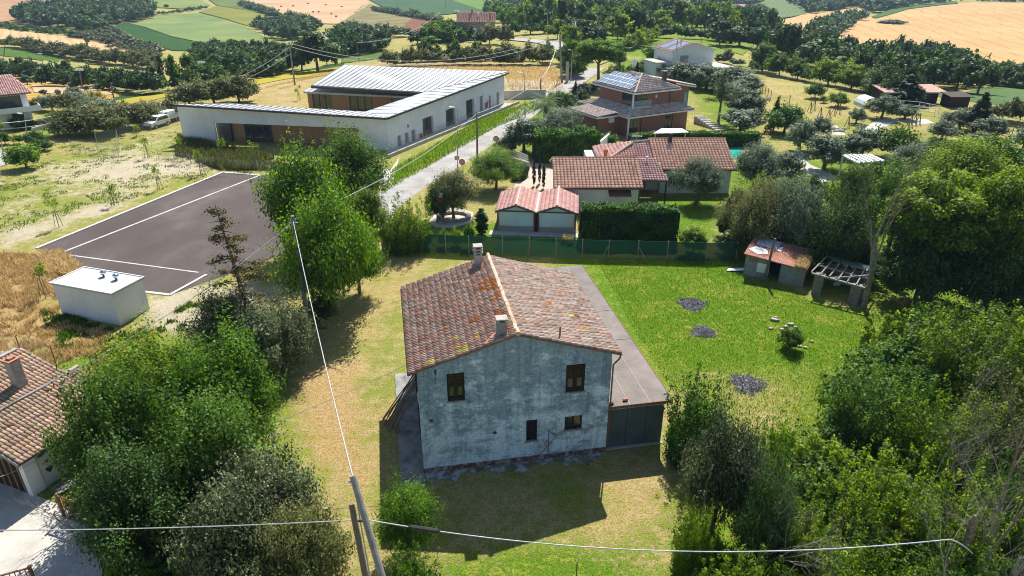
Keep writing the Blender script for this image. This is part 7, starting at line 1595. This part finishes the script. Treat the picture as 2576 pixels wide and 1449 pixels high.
pole('K', 904, 157, 107, .14, M['woodpole'], 'thin dark pole between the hall and the hedgerow', ut=897)
pole('L', 1186, 0, -40, .2, M['woodpole'], 'x')if False else None
pole('M', 1122, 26, -5, .2, M['woodpole'], 'dark pole on the teal field at the top')
pole('N', 2002, 163, 132, .12, M['pole'], 'pale slanting pole in the meadow tree row') 
pole('O', 1091, 72, 60, .1, M['darkmetal'], 'thin pole above the bushes left of the grey house') if False else None
pole('f1', 108, 163, 135, .14, M['metal'], 'slim pole with floodlights above the left orchard', 'floodlight_pole', heads=2, ut=102)
pole('f2', 208, 227, 175, .16, M['woodpole'], 'slanting pole with floodlights in the middle of the orchard', 'floodlight_pole', heads=3, ut=200)
pole('f3', 333, 222, 185, .14, M['metal'], 'pole with floodlights before the dark valley trees', 'floodlight_pole', heads=3, ut=325)
pole('f4', 512, 203, 157, .14, M['metal'], 'pole with floodlights right of the bright poplars', 'floodlight_pole', heads=3, ut=506)
pole('f5', 823, 166, 86, .18, M['metal'], 'tall pole with floodlights beside the big dark tree', 'floodlight_pole', heads=3, ut=814)
pole('f6', 1151, 108, 28, .16, M['pole'], 'pole with a row of floodlights at the grey house', 'floodlight_pole', heads=3, ut=1149)
lamp(1152, 432, 272, 'street lamp before the white hall, nearest to the round sign', ut=1150); lamp(1321, 296, 184, 'street lamp at the far end of the white hall', ut=1318); lamp(1436, 204, 127, 'street lamp beside the umbrella pine', ut=1440)
lamp(1376, 113, 36, 'street lamp on the far road below the wood'); lamp(1321, 92, 30, 'street lamp behind the grey house'); lamp(73, 356, 287, 'grey street lamp in front of the white villa', ut=62); lamp(16, 415, 351, 'street lamp at the left edge by the side street', ut=3); lamp(560, 930, 818, 'street lamp with white head rising from the grey green bushes', ut=556)
cb_ = mat('cable_sheath_worn', (.36,.37,.38), (.50,.51,.52), 3, 3, .5); T_ = TOPS
cable(T_['A'], T_['B'] - Vector((0,0,.3)), .9, .024, cb_, 'thick white cable from the leaning pole over the dry lawn to the walnut tree')
cable(T_['A'], PZ(935, 1475, 3.8), .1, .024, cb_, 'white cable running down beside the leaning poles')
cable(T_['B'] - Vector((0,0,.3)), T_['C'] - Vector((0,0,.2)), 1.0, .026, cb_, 'white cable along the road verge from the walnut tree to the wooden pole')
cable(T_['C'] - Vector((0,0,.2)), T_['D'] - Vector((0,0,.1)), .6, .04, cb_, 'white cable between the two dark roadside poles')
cable(T_['D'] - Vector((0,0,.1)), T_['E'] - Vector((0,0,.2)), 1.4, .06, cb_, 'white cable rising to the tall concrete pole')
cable(T_['B'] - Vector((0,0,.4)), PZ(-120, 1085, 4.0), .9, .024, cb_, 'pale cable from the walnut tree down to the old tiled house')
cable(T_['E'] + Vector((-.3,0,-.3)), T_['G'] + Vector((.2,0,-.3)), 4.2, .05, cb_, 'upper long cable spanning above the white hall')
cable(T_['E'] + Vector((-.3,0,-.9)), T_['G'] + Vector((.2,0,-1.0)), 4.4, .05, cb_, 'lower long cable spanning above the white hall')
cable(T_['G'] + Vector((0,0,-1)), T_['H'] + Vector((0,0,-.3)), 4, .05, cb_, 'upper cable falling to the dark pole by the golden tree')
cable(T_['G'] + Vector((0,0,-2.4)), T_['H'] + Vector((0,0,-3)), 3, .05, cb_, 'lower cable falling to the dark pole by the golden tree')
cable(T_['H'] + Vector((0,0,-1)), PZ(-60, 312, 5.5), 1.5, .045, cb_, 'cable reaching the white villa, upper one')
cable(T_['H'] + Vector((0,0,-2.4)), PZ(-60, 326, 4.8), 1.5, .045, cb_, 'cable reaching the white villa, lower one')
cable(T_['E'] + Vector((.3,0,-.3)), T_['F'] + Vector((0,0,-.4)), 5, .06, cb_, 'cable sagging from the tall pole to the small house')
cable(T_['K'], T_['E'] + Vector((-.3,0,-8)) if False else G(1110, 84) + Vector((0,0,9)), 3, .05, cb_, 'thin cable above the trees left of the grey house')
# the cable across the bottom
b0 = PZ(925, 1308, 6.4); b1 = PZ(2390, 1357, 5.6); b2 = PZ(2446, 1392, 5.1)
cable(b0, b1, 1.0, .022, cb_, 'long grey cable crossing the bottom of the picture to the sawn trunk', 40); cable(b1, b2, -.08, .022, cb_, 'end of the grey cable falling into the bare twigs')
pt_ = lambda q: b0.lerp(b1, q) - Vector((0,0,1.0 * 4 * q * (1 - q)))
mb = MB(); mb.tube([pt_(.068), pt_(.072), pt_(.118), pt_(.122)], [.03,.085,.085,.03], 8); tag(mb.build('cable_joint', M['blackcable']), 'black sleeve on the grey cable near the poles', 'cable joint')
cable(b0, b0 + Vector((-.55, .1, -.1)), .05, .04, M['blackcable'], 'short black cable end at the leaning poles')
cable(b0 + Vector((-.5,0,0)), PZ(-60, 1334, 6.0), .12, .02, cb_, 'grey cable crossing the lower left thicket')
cable(PZ(700, 1060, 3.5), FHM @ Vector((-.02, 2.0, 5.6)), .1, .014, cb_, 'thin wire from the dark thicket to the farmhouse corner')
cable(PZ(-40, 1212, 2.2), PZ(93, 1158, 1.9), .1, .014, cb_, 'thin wire in front of the wooden doors of the old house')
# signs
def sign(u, vb, vt, r_, label, col):
    p = G(u, vb); z = zup(p, vt); t = T('road_sign', label, 'sign', p); mb = MB(); mb.tube([(0,0,0), (0,0,z - p.z)], .035, 6); mb.build('post', M['metal'], t); mb = MB(); mb.tube([(0,-.05,z-p.z), (0,-.09,z-p.z)], r_, 18); pl = mb.build('plate', mat('sign_red', col, tuple(c*1.1 for c in col), 3), t)
    mb = MB(); mb.tube([(0,-.091,z-p.z), (0,-.10,z-p.z)], r_ * .62, 16); mb.build('face', mat('sign_face', (.52,.36,.36), (.56,.40,.40), 3), pl)
sign(1163, 428, 407, .38, 'round sign with red rim at the roadside', (.40,.08,.10)); sign(1248, 372, 349, .42, 'round traffic mirror with red rim above the white flowering bush', (.45,.12,.08))
p = G(1151, 430); mb = MB(); mb.box(p.x-.3, p.x+.3, p.y-.18, p.y-.12, 1.4, 1.95); tag(mb.build('sign_plate', M['metal']), 'small grey plate on the nearest street lamp', 'sign')
p = PZ(1450, 1449); mb = MB(); mb.tube([p - Vector((0,0,.1)), p + Vector((0,0,.85))], .025, 6); tag(mb.build('iron_stake', M['rust']), 'rusty stake standing in the grass at the bottom edge', 'stake')
# electric box by the tall pole
p = G(1418, 207); mb = MB(); mb.box(p.x+.4, p.x+1.0, p.y-.3, p.y+.2, 0, 4.2); tag(mb.build('meter_cabinet', M['concrete'], bevel=.05), 'slim pale cabinet beside the tall concrete pole', 'cabinet')

# ------------------------------------------------------------------ staked saplings, tripod stakes
def sapling(u, vb, vt, label, key='yellow'):
    p = G(u, vb); z = zup(p, vt); h = z - p.z; rng = np.random.RandomState(u); t = T('sapling', label, 'sapling', p, rng.rand() * 6, 'staked saplings round the car park')
    mb = MB(); mb.tube([(0,0,0), (.05,.03,h * .55), (0,0,h * .95)], [.03,.022,.01], 5); mb.build('trunk', M['bark'], t)
    for a in (0, 2.1, 4.2): mb = MB(); mb.tube([(.38 * math.cos(a), .38 * math.sin(a), 0), (.14 * math.cos(a), .14 * math.sin(a), min(1.7, h * .6))], .028, 5); mb.build('stake', M['woodpole'], t)
    n = 230; c = rng.randint(0, 7, n); C = np.stack([rng.uniform(-.38,.38,7), rng.uniform(-.38,.38,7), rng.uniform(.66,.98,7) * h], 1); P = C[c] + rng.randn(n, 3) * [.14,.14,.16]
    V, tt = leaves(rng, P, rng.randn(n, 3) + [0,0,.5], .085, np.clip(.6 + rng.randn(n) * .2, 0, 1)); link('crown', mesh_np('crown', V, np.arange(len(V)).reshape(-1, 4), M[key], tt), t)
for s_ in ((149, 571, 493, 'staked sapling at the left of the car park kerb, alone'), (115, 750, 660, 'staked sapling left of the utility cabin'), (289, 518, 462, 'staked sapling touching the car park kerb'), (402, 477, 415, 'staked sapling with yellow leaves before the first car park bay'), (372, 398, 345, 'thin staked sapling on the bare ground'), (509, 440, 372, 'staked sapling with yellow leaves above the car park corner'), (563, 410, 350, 'staked sapling against the larch recess'), (645, 423, 358, 'tall staked sapling before the weeds'), (462, 405, 343, 'small yellow sapling at the white wall corner'), (753, 252, 215, 'thin sapling behind the white hall'), (345, 345, 318, 'young tree stakes in front of the parked car')): sapling(*s_)
def tripod(u, vb, label='dark tripod stake on the meadow beyond the drive'):
    p = G(u, vb); t = T('tripod_stake', label, 'stake', p, 0, 'tripod stakes on the meadow'); mb = MB()
    for a in (.3, 2.4, 4.5): mb.tube([(.45*math.cos(a), .45*math.sin(a), 0), (0, 0, 1.7)], .05, 5)
    mb.build('legs', M['woodpole'], t)
for u, v in ((2037,282),(2047,276),(2083,301),(2097,289),(2110,286),(2131,320),(2245,351),(2264,342),(2281,330),(2289,317),(2300,314),(2310,312),(2062,296),(2168,303)): tripod(u, v)

# ------------------------------------------------------------------ car and trailer truck
cp0 = G(376, 323); cp1 = G(416, 311); cang = math.atan2(cp1.y - cp0.y, cp1.x - cp0.x); car = T('parked_car', 'white estate car parked in front of the khaki shrubs', 'car', G(396, 319), cang + math.pi)
prof = [(-2.1,.35),(-2.12,.85),(-1.95,1.0),(-1.75,1.62),(-1.4,1.72),(.35,1.70),(1.05,1.12),(1.9,.98),(2.1,.75),(2.1,.35)]
mb = MB(); mb.extr([(x, -.88, z) for x, z in prof], (0, 1.76, 0)); b_ = mb.build('body', M['whitepaint'], car, bevel=.05)
mb = MB(); mb.extr([(x, -.89, z) for x, z in ((-1.7,1.08),(-1.55,1.55),(.25,1.58),(.85,1.10))], (0, 1.78, 0)); mb.build('side_window', M['glass'], car); mb = MB(); mb.slab([(.42,-.75,1.69),(1.04,-.8,1.15),(1.04,.8,1.15),(.42,.75,1.69)], .02); mb.build('windscreen', M['glass'], car)
for x in (-1.35, 1.3):
    for y in (-.9, .9): mb = MB(); mb.tube([(x, y - .1, .33), (x, y + .1, .33)], .34, 14); w_ = mb.build('wheel', M['blackcable'], car); mb = MB(); mb.tube([(x, y - .115, .33), (x, y + .115, .33)], .2, 10); mb.build('rim', M['metal'], w_)
mb = MB(); mb.box(2.09, 2.14, -.8, .8, .38, .6); mb.box(-1.2, 1.0, -.9, .9, .36, .5); mb.build('bumper', M['darkmetal'], car)
for y in (-.7, .45): mb = MB(); mb.box(2.02, 2.12, y, y + .28, .72, .86); mb.build('headlight', M['glass'], car)
tr = T('pickup_truck', 'white pickup truck with grey drop side bed behind the estate car', 'truck', G(424, 309), cang + math.pi)
mb = MB(); mb.box(-2.3, .5, -.9, .9, .7, .78); mb.box(-2.3, .5, -.93, -.9, .7, 1.25); mb.box(-2.3, .5, .9, .93, .7, 1.25); mb.box(-2.33, -2.3, -.93, .93, .7, 1.25); mb.build('bed', M['metal'], tr)
mb = MB(); mb.extr([(x, -.85, z) for x, z in ((.55,.4),(.55,1.9),(.8,2.0),(1.5,1.95),(2.0,1.2),(2.3,1.05),(2.35,.4))], (0, 1.7, 0)); mb.build('cab', M['whitepaint'], tr, bevel=.04); mb = MB(); mb.extr([(x, -.86, z) for x, z in ((.8,1.25),(.85,1.8),(1.4,1.8),(1.8,1.25))], (0, 1.72, 0)); mb.build('side_window', M['glass'], tr)
mb = MB(); mb.box(-1.2,.4,-.7,.7,.8,1.9); mb.build('load_box', M['whitepaint'], tr, bevel=.05)
for x in (-1.5, 1.4): mb = MB(); mb.tube([(x, -.95, .34), (x, .95, .34)], .35, 12); mb.build('wheel', M['blackcable'], tr)
p = G(1107, 104); c2 = T('parked_car', 'pale car half hidden by the hedge at the grey house', 'car', p, .2); mb = MB(); mb.extr([(x, -.85, z) for x, z in prof], (0, 1.7, 0)); mb.build('body', M['whitepaint'], c2); mb = MB(); mb.extr([(x, -.86, z) for x, z in ((-1.7,1.08),(-1.55,1.55),(.25,1.58),(.85,1.10))], (0, 1.72, 0)); mb.build('side_window', M['glass'], c2)
# hay bales
rb = random.Random(3)
for u, v in ((702,28),(708,19),(757,37),(788,33),(802,33),(834,38),(846,45),(738,18),(860,20),(820,15),(775,12),(700,37)):
    p = G(u, v); mb = MB(); a = rb.uniform(0, 3); d = Vector((math.cos(a), math.sin(a), 0)) * .7; mb.tube([p + Vector((0,0,.9)) - d, p + Vector((0,0,.9)) + d], .95, 10); tag(mb.build('hay_bale', M['straw'] if False else mat('bale', (.24,.17,.09), (.34,.25,.14), 2)) , 'round straw bale on the far stubble field at the top left', 'hay bale', 'round bales on the stubble field')
# lone tree in the strip, on the wheat
plant('lone_tree', 'round', 'dark', 'far', 221, 111, 94, 11, 'tiny lone tree on the pale stubble strip'); plant('lone_tree', 'shrub', 'blue', 'far', 2241, 62, 46, 66, 'low dark clump standing alone in the big wheat field'); plant('lone_bush', 'shrub', 'dark', 'far', 419, 20, 8, 12, 'tiny round bush at the edge of the light meadow at the top left', 'bush')

# ------------------------------------------------------------------ bare and special trees
def bare_tree(name, base, h, spread, label, seed, m, r0=.16, levels=4, lean=(0, 0), fork=.3, leafkey=None, cat='tree', curve=.18, nb=3):
    rng = random.Random(seed); t = T(name, label, cat, base); mb = MB(); tips = []
    def grow(p, d, L, r, lv):
        pts = [p]; rs = [r]; q = Vector(p); n = 4
        for i in range(n):
            d = (d + Vector((rng.uniform(-1,1), rng.uniform(-1,1), rng.uniform(-.6,.9))) * curve).normalized(); q = q + d * L / n; pts.append(q.copy()); rs.append(r * (1 - .42 * (i + 1) / n))
        mb.tube(pts, rs, 7 if lv > levels - 2 else 4, False)
        if lv == 0: tips.append(q.copy()); return
        for k in range(nb + (lv < 2)):
            a = rng.uniform(0, 6.283); sp_ = rng.uniform(.45, 1.0) * spread; o = d.orthogonal().normalized(); o = Matrix.Rotation(a, 3, d) @ o
            i = rng.choice((2, 3, 4)); grow(pts[i], (d + o * sp_).normalized(), L * rng.uniform(.55, .8), rs[i] * rng.uniform(.42, .62), lv - 1)
    grow(Vector((0, 0, -.1)), Vector((lean[0], lean[1], 1)).normalized(), h * .42, r0, levels)
    mb.build('trunk', m, t, smooth=True)
    if leafkey:
        rg_ = np.random.RandomState(seed); T0 = np.array([list(x) for x in tips]); n = len(T0) * 16; P = T0[rg_.randint(0, len(T0), n)] + rg_.randn(n, 3) * .22
        V, tt = leaves(rg_, P, rg_.randn(n, 3), .06, rg_.rand(n)); link('crown', mesh_np('crown', V, np.arange(len(V)).reshape(-1, 4), M[leafkey], tt), t)
    return t
lich = mat('lichen_bark', (.15,.125,.085), (.33,.30,.24), 4, 7, .95, .5, c3=(.20,.165,.12)); greyb = mat('grey_twig', (.22,.19,.16), (.38,.34,.30), 5, 5, .95)
bare_tree('dead_tree', PZ(2172, 776), 14, .5, 'dead bare tree with pale trunk between the ruined shed and the robinia', 12, lich, .24, 5, (.02, 0), curve=.12)
bare_tree('dead_tree', PZ(2410, 1560, 0), 13, .5, 'dead grey tree rising from the bottom right beside the sawn trunk', 5, lich, .17, 5, (.12, .1), curve=.13)
bare_tree('dead_bush', PZ(2490, 1600, 0), 9.5, .8, 'tangle of bare grey twigs in the bottom right corner', 8, greyb, .08, 5, nb=4, cat='bush'); bare_tree('dead_bush', PZ(2330, 1640, 0), 8.5, .8, 'tangle of bare grey twigs left of the sawn trunk', 21, greyb, .08, 5, nb=3, cat='bush')
bare_tree('dead_bush', PZ(2265, 800), 3.2, .8, 'reddish bare bush between the dead tree and the thicket', 31, mat('red_twig', (.24,.12,.09), (.36,.20,.16), 5, 5, .95), .05, 5, nb=4, cat='bush')
bare_tree('dead_bush', PZ(1890, 1480, 0), 6.5, .8, 'bare grey twigs in the thicket right of the front lawn', 41, greyb, .07, 5, nb=4, cat='bush'); bare_tree('dead_bush', PZ(2300, 1300), 6.5, .8, 'bare brown twigs in the middle of the right wood', 51, greyb, .08, 5, nb=4, cat='bush'); bare_tree('dead_bush', PZ(2400, 1150), 7.5, .6, 'bare brown branches above the thicket at the right', 53, greyb, .09, 5, nb=3, cat='bush')
bare_tree('dead_bush', PZ(700, 690), 5.0, .8, 'bare grey twigs right of the leaning conifer', 61, greyb, .06, 4, nb=4, cat='bush'); bare_tree('dead_bush', PZ(2100, 560), 8.0, .5, 'bare grey saplings above the sheds', 63, greyb, .07, 4, nb=3, cat='bush'); bare_tree('dead_bush', PZ(880, 430), 6.5, .6, 'bare twigs before the larch recess of the hall', 65, greyb, .06, 4, nb=3, cat='bush')
bare_tree('dead_bush', PZ(985, 620), 6.0, .6, 'bare pale branches right of the walnut tree', 67, M['deadwood'], .07, 4, nb=3, cat='bush'); bare_tree('dead_bush', PZ(190, 1330), 3.6, .9, 'bare fine twigs over the concrete yard', 69, greyb, .045, 5, (-.5, -.2), nb=3, cat='bush'); bare_tree('dead_tree', G(2302, 207), 9.5, .7, 'leafless brown tree in the line of oaks below the wheat', 71, greyb, .25, 4, nb=4)
bt = PZ(2400, 1470, 0); tp = PZ(2452, 1300, 5.3); mb = MB(); mb.tube([(tp - bt) * -.02, (tp - bt) * .5, (tp - bt) * .97, (tp - bt) * 1.02], [.2,.16,.14,.05], 9); t = T('sawn_trunk', 'grey sawn off trunk in the bottom right corner', 'trunk', bt); mb.build('stem', lich, t)
for (u, v, du, h_, r_) in ((2318, 742, -28, 7.5, .2), (2332, 742, 10, 8.0, .22), (2345, 745, 120, 6.5, .14), (2340, 745, 70, 8.5, .13)):
    p = PZ(u, v); q = p + Vector((du / 33, .8, h_)); mb = MB(); mb.tube([p, p.lerp(q, .5) + Vector((.1, 0, .3)), q], [r_, r_ * .75, r_ * .35], 8); tag(mb.build('tree_stem', lich), {-28: 'thick left stem of the robinia clump', 10: 'straight second stem of the robinia clump', 120: 'low stem slanting right from the robinia clump', 70: 'thin stem slanting right from the robinia clump'}[du], 'trunk')
# leaning sparse conifer
bs = PZ(655, 880); tpz = zup(bs, 515); dx = (541 - proj((bs.x, bs.y, tpz))[0]) / proj((bs.x, bs.y, tpz))[2]
lc = T('leaning_conifer', 'half bare conifer leaning left over the grey green bushes', 'tree', bs); rng = np.random.RandomState(9); mb = MB(); Hc = tpz; pts = [Vector((dx * q, 0, Hc * q)) for q in (0, .25, .5, .75, 1)]; mb.tube(pts, [.20,.16,.12,.07,.02], 8); PP = []
for i in range(46):
    q = .36 + .62 * (i / 46) ** .9; a = rng.rand() * 6.283; L_ = (1 - q) * 3.6 * rng.uniform(.5, 1.1) + .35; s_ = Vector((dx * q, 0, Hc * q)); e_ = s_ + Vector((math.cos(a) * L_, math.sin(a) * L_, rng.uniform(-.25, .12) * L_)); mb.tube([s_, s_.lerp(e_, .5) + Vector((0,0,.06)), e_], [.04,.025,.01], 4, False)
    if rng.rand() < .72:
        k = int(110 * L_); t_ = rng.uniform(.35, 1.05, k); P = np.array([list(s_.lerp(e_, x)) for x in t_]) + rng.randn(k, 3) * [.18, .18, .07]; PP.append(P)
mb.build('trunk', M['bark'], lc); P = np.vstack(PP); V, tt = leaves(rng, P, rng.randn(len(P), 3) * .3 + [0,0,1], .075, np.clip(.45 + rng.randn(len(P)) * .22, 0, 1)); link('crown', mesh_np('crown', V, np.arange(len(V)).reshape(-1, 4), leafmat('leaf_cedar', (.035,.035,.008), (.085,.07,.012), (.17,.14,.02), .25), tt), lc)
# sparse tall pine beside the brick villa
pb = G(1807, 306); pz_ = zup(pb, 170) - pb.z; pn = T('thin_pine', 'thin tall pine with see through crown right of the brick villa', 'tree', pb); mb = MB(); mb.tube([(0,0,0), (.1,0,pz_)], [.22,.04], 7); PP = []
for i in range(50):
    q = .38 + .6 * i / 50; a = rng.rand() * 6.283; L_ = (1.05 - q) * 4.2 * rng.uniform(.6, 1); s_ = Vector((.1 * q, 0, pz_ * q)); e_ = s_ + Vector((math.cos(a) * L_, math.sin(a) * L_, .1 * L_)); mb.tube([s_, e_], [.04,.01], 4, False); k = int(60 * L_); P = np.array([list(s_.lerp(e_, x)) for x in rng.uniform(.3, 1.05, k)]) + rng.randn(k, 3) * .2; PP.append(P)
mb.build('trunk', M['bark'], pn); P = np.vstack(PP); V, tt = leaves(rng, P, rng.randn(len(P), 3) + [0,0,.6], .09, rng.rand(len(P))); link('crown', mesh_np('crown', V, np.arange(len(V)).reshape(-1, 4), M['grey'], tt), pn)
# stone pine and two garden trunks get darker limbs; palm
def palm(base, h, L_, label, key='mid'):
    t = T('palm_tree', label, 'tree', base); mb = MB(); mb.tube([(0,0,0), (0,0,h)], [.38,.32], 9); mb.build('trunk', M['bark'], t); V = []; F = []; tn = []
    for i in range(46):
        a = i * 2.399; el = .95 - 1.35 * (i / 46); pts = []; q = Vector((0,0,h)); d = Vector((math.cos(a) * math.cos(el), math.sin(a) * math.cos(el), math.sin(el)))
        for k in range(10): pts.append(q.copy()); q = q + d * L_ / 9; d = (d + Vector((0,0,-.13))).normalized()
        for k in range(1, 9):
            for s_ in (-1, 1):
                for e in (0, .5):
                    c = pts[k].lerp(pts[k+1], e); f = (pts[k+1] - pts[k]).normalized(); sd_ = f.cross(Vector((0,0,1))).normalized() * s_; w_ = .62 * math.sin(math.pi * (k + e) / 10) + .1; tip = c + sd_ * w_ + f * .28 - Vector((0,0,.22 * w_)); b = len(V); V += [c, c + f * .05, tip, c - f * .03]; F.append((b, b+1, b+2, b+3)); tn += [rt.uniform(.2, .75)] * 4
    link('crown', mesh_np('crown', [list(v) for v in V], F, M[key], np.array(tn)), t)
palm(PZ(1372, 300), 2.6, 3.1, 'date palm with arching fronds beside the road'); palm(PZ(1768, 205) if False else G(1765, 212), 2.2, 1.8, 'small palm behind the brick villa chimney', 'yellow')
# stones with weeds in the garden
for i, (u, v, s_) in enumerate(((1945,806,.22),(1952,800,.16),(1952,808,.2),(1975,824,.2),(1990,818,.26),(1966,831,.17),(1938,828,.16),(2000,824,.18),(2012,872,.2),(2026,876,.14),(2042,810+50,.12))):
    p = PZ(u, v); mb = MB(); rr = random.Random(i); k = 7; mb.prism([(p.x + s_ * rr.uniform(.7,1.3) * math.cos(j/k*6.283), p.y + s_ * rr.uniform(.5,1) * math.sin(j/k*6.283)) for j in range(k)], -.02, s_ * rr.uniform(.5, 1)); tag(mb.build('stone', M['stone'], bevel=.02), 'pale broken stone lying in the weedy stone pile in the garden', 'stone', 'stones piled in the garden')
plant('weed_bush', 'shrub', 'mid', 'mid', 1985, 878, 822, 62, 'green weeds growing through the stone pile', 'bush')

# ------------------------------------------------------------------ grasses
def grass(name, poly, n, h, key, label, wd=.02, world=False, clump=0.0, lean=.35, seed=1):
    rng = np.random.RandomState(seed); P = poly if world else GP(poly); xs = [p[0] for p in P]; ys = [p[1] for p in P]; X = rng.uniform(min(xs), max(xs), n * 3); Y = rng.uniform(min(ys), max(ys), n * 3); k = inpoly(X, Y, P); X, Y = X[k][:n], Y[k][:n]
    if clump:
        lat = rng.randn(400, 400)
        def vn(q):
            a_, b_ = X * q + 150, Y * q + 3; i, j = a_.astype(int) % 399, b_.astype(int) % 399; u_, w_ = a_ % 1, b_ % 1; u_ = u_ * u_ * (3 - 2 * u_); w_ = w_ * w_ * (3 - 2 * w_)
            return (lat[i, j] * (1 - u_) + lat[i + 1, j] * u_) * (1 - w_) + (lat[i, j + 1] * (1 - u_) + lat[i + 1, j + 1] * u_) * w_
        s = vn(.45) * .7 + vn(1.6) * .6 + rng.randn(len(X)) * .2; kk = s > clump; X, Y = X[kk], Y[kk]
    n = len(X); Z = hgt(X, Y); a = rng.rand(n) * 6.283; hh = h * rng.uniform(.4, 1.3, n); l = lean * hh * rng.rand(n); b = rng.rand(n) * 6.283; w = wd * rng.uniform(.6, 1.5, n)
    c, s = np.cos(a) * w, np.sin(a) * w; V = np.stack([np.stack([X - c, Y - s, Z], 1), np.stack([X + c, Y + s, Z], 1), np.stack([X + l * np.cos(b) + c * .2, Y + l * np.sin(b) + s * .2, Z + hh], 1), np.stack([X + l * np.cos(b) * .5 - c * .9, Y + l * np.sin(b) * .5 - s * .9, Z + hh * .6], 1)], 1).reshape(-1, 3)
    o = link(name, mesh_np(name, V, np.arange(4 * n).reshape(-1, 4), M[key], np.repeat(np.clip(.45 + rng.randn(n) * .25, 0, 1), 4))); o['kind'] = 'stuff'; o['label'] = label
grass('grass', [(1500,650),(1870,650),(2040,760),(2230,800),(2250,900),(2130,1100),(1960,1180),(1700,1000),(1600,840)], 45000, .10, 'grassm', 'green garden grass', .02)


grass('dry_grass', [(-40,640),(150,640),(150,820),(400,830),(300,1020),(0,1000)], 45000, .38, 'straw', 'tall dry grass around the utility cabin', .022, clump=-.1, lean=.9, seed=4)
grass('green_weeds', [(100,780),(200,800),(330,840),(480,760),(640,740),(480,900),(260,930),(140,880)], 22000, .26, 'mid', 'green weeds around the utility cabin', .03, clump=.15, seed=5)
grass('dry_grass', [(450,345),(690,400),(720,428),(560,430),(440,390)], 22000, .8, 'khaki', 'tall dry weeds in front of the larch recess', .035, clump=-.4, seed=6)
grass('dry_grass', [(150,370),(440,330),(700,425),(430,470),(140,560),(0,600),(-40,470)], 40000, .16, 'mid', 'patchy weeds on the bare field', .03, clump=.5, seed=7)
grass('roadside_weeds', [(990,425),(1210,300),(1400,235),(1420,250),(1250,320),(1060,430),(960,490)], 24000, .34, 'grassm', 'weeds on the roadside verge', .035, clump=0, seed=8)
grass('dry_grass', [(640,230),(900,170),(1400,170),(1420,230),(1290,250),(1270,190),(860,168)], 18000, .35, 'straw', 'stubble behind the white hall', .05, clump=0, seed=9)
grass('dry_grass', [(100,640),(160,640),(230,700),(100,690)], 5000, .6, 'straw', 'golden dry grass at the car park corner', .03, lean=1, seed=10)
# ------------------------------------------------------------------ air between the camera and the far hills
hz = bpy.data.materials.new('haze'); hz.use_nodes = True; N = hz.node_tree.nodes; N.remove(N['Principled BSDF']); vp = N.new('ShaderNodeVolumePrincipled'); vp.inputs['Density'].default_value = .00014; vp.inputs['Color'].default_value = (.55,.76,1,1); vp.inputs['Anisotropy'].default_value = .2
hz.node_tree.links.new(vp.outputs[0], N['Material Output'].inputs['Volume'])
HAZE = True
if HAZE: mb = MB(); mb.box(-6200, 6200, -300, 4700, -60, 420); o = mb.build('haze', hz); o['kind'] = 'stuff'; o.display_type = 'WIRE'
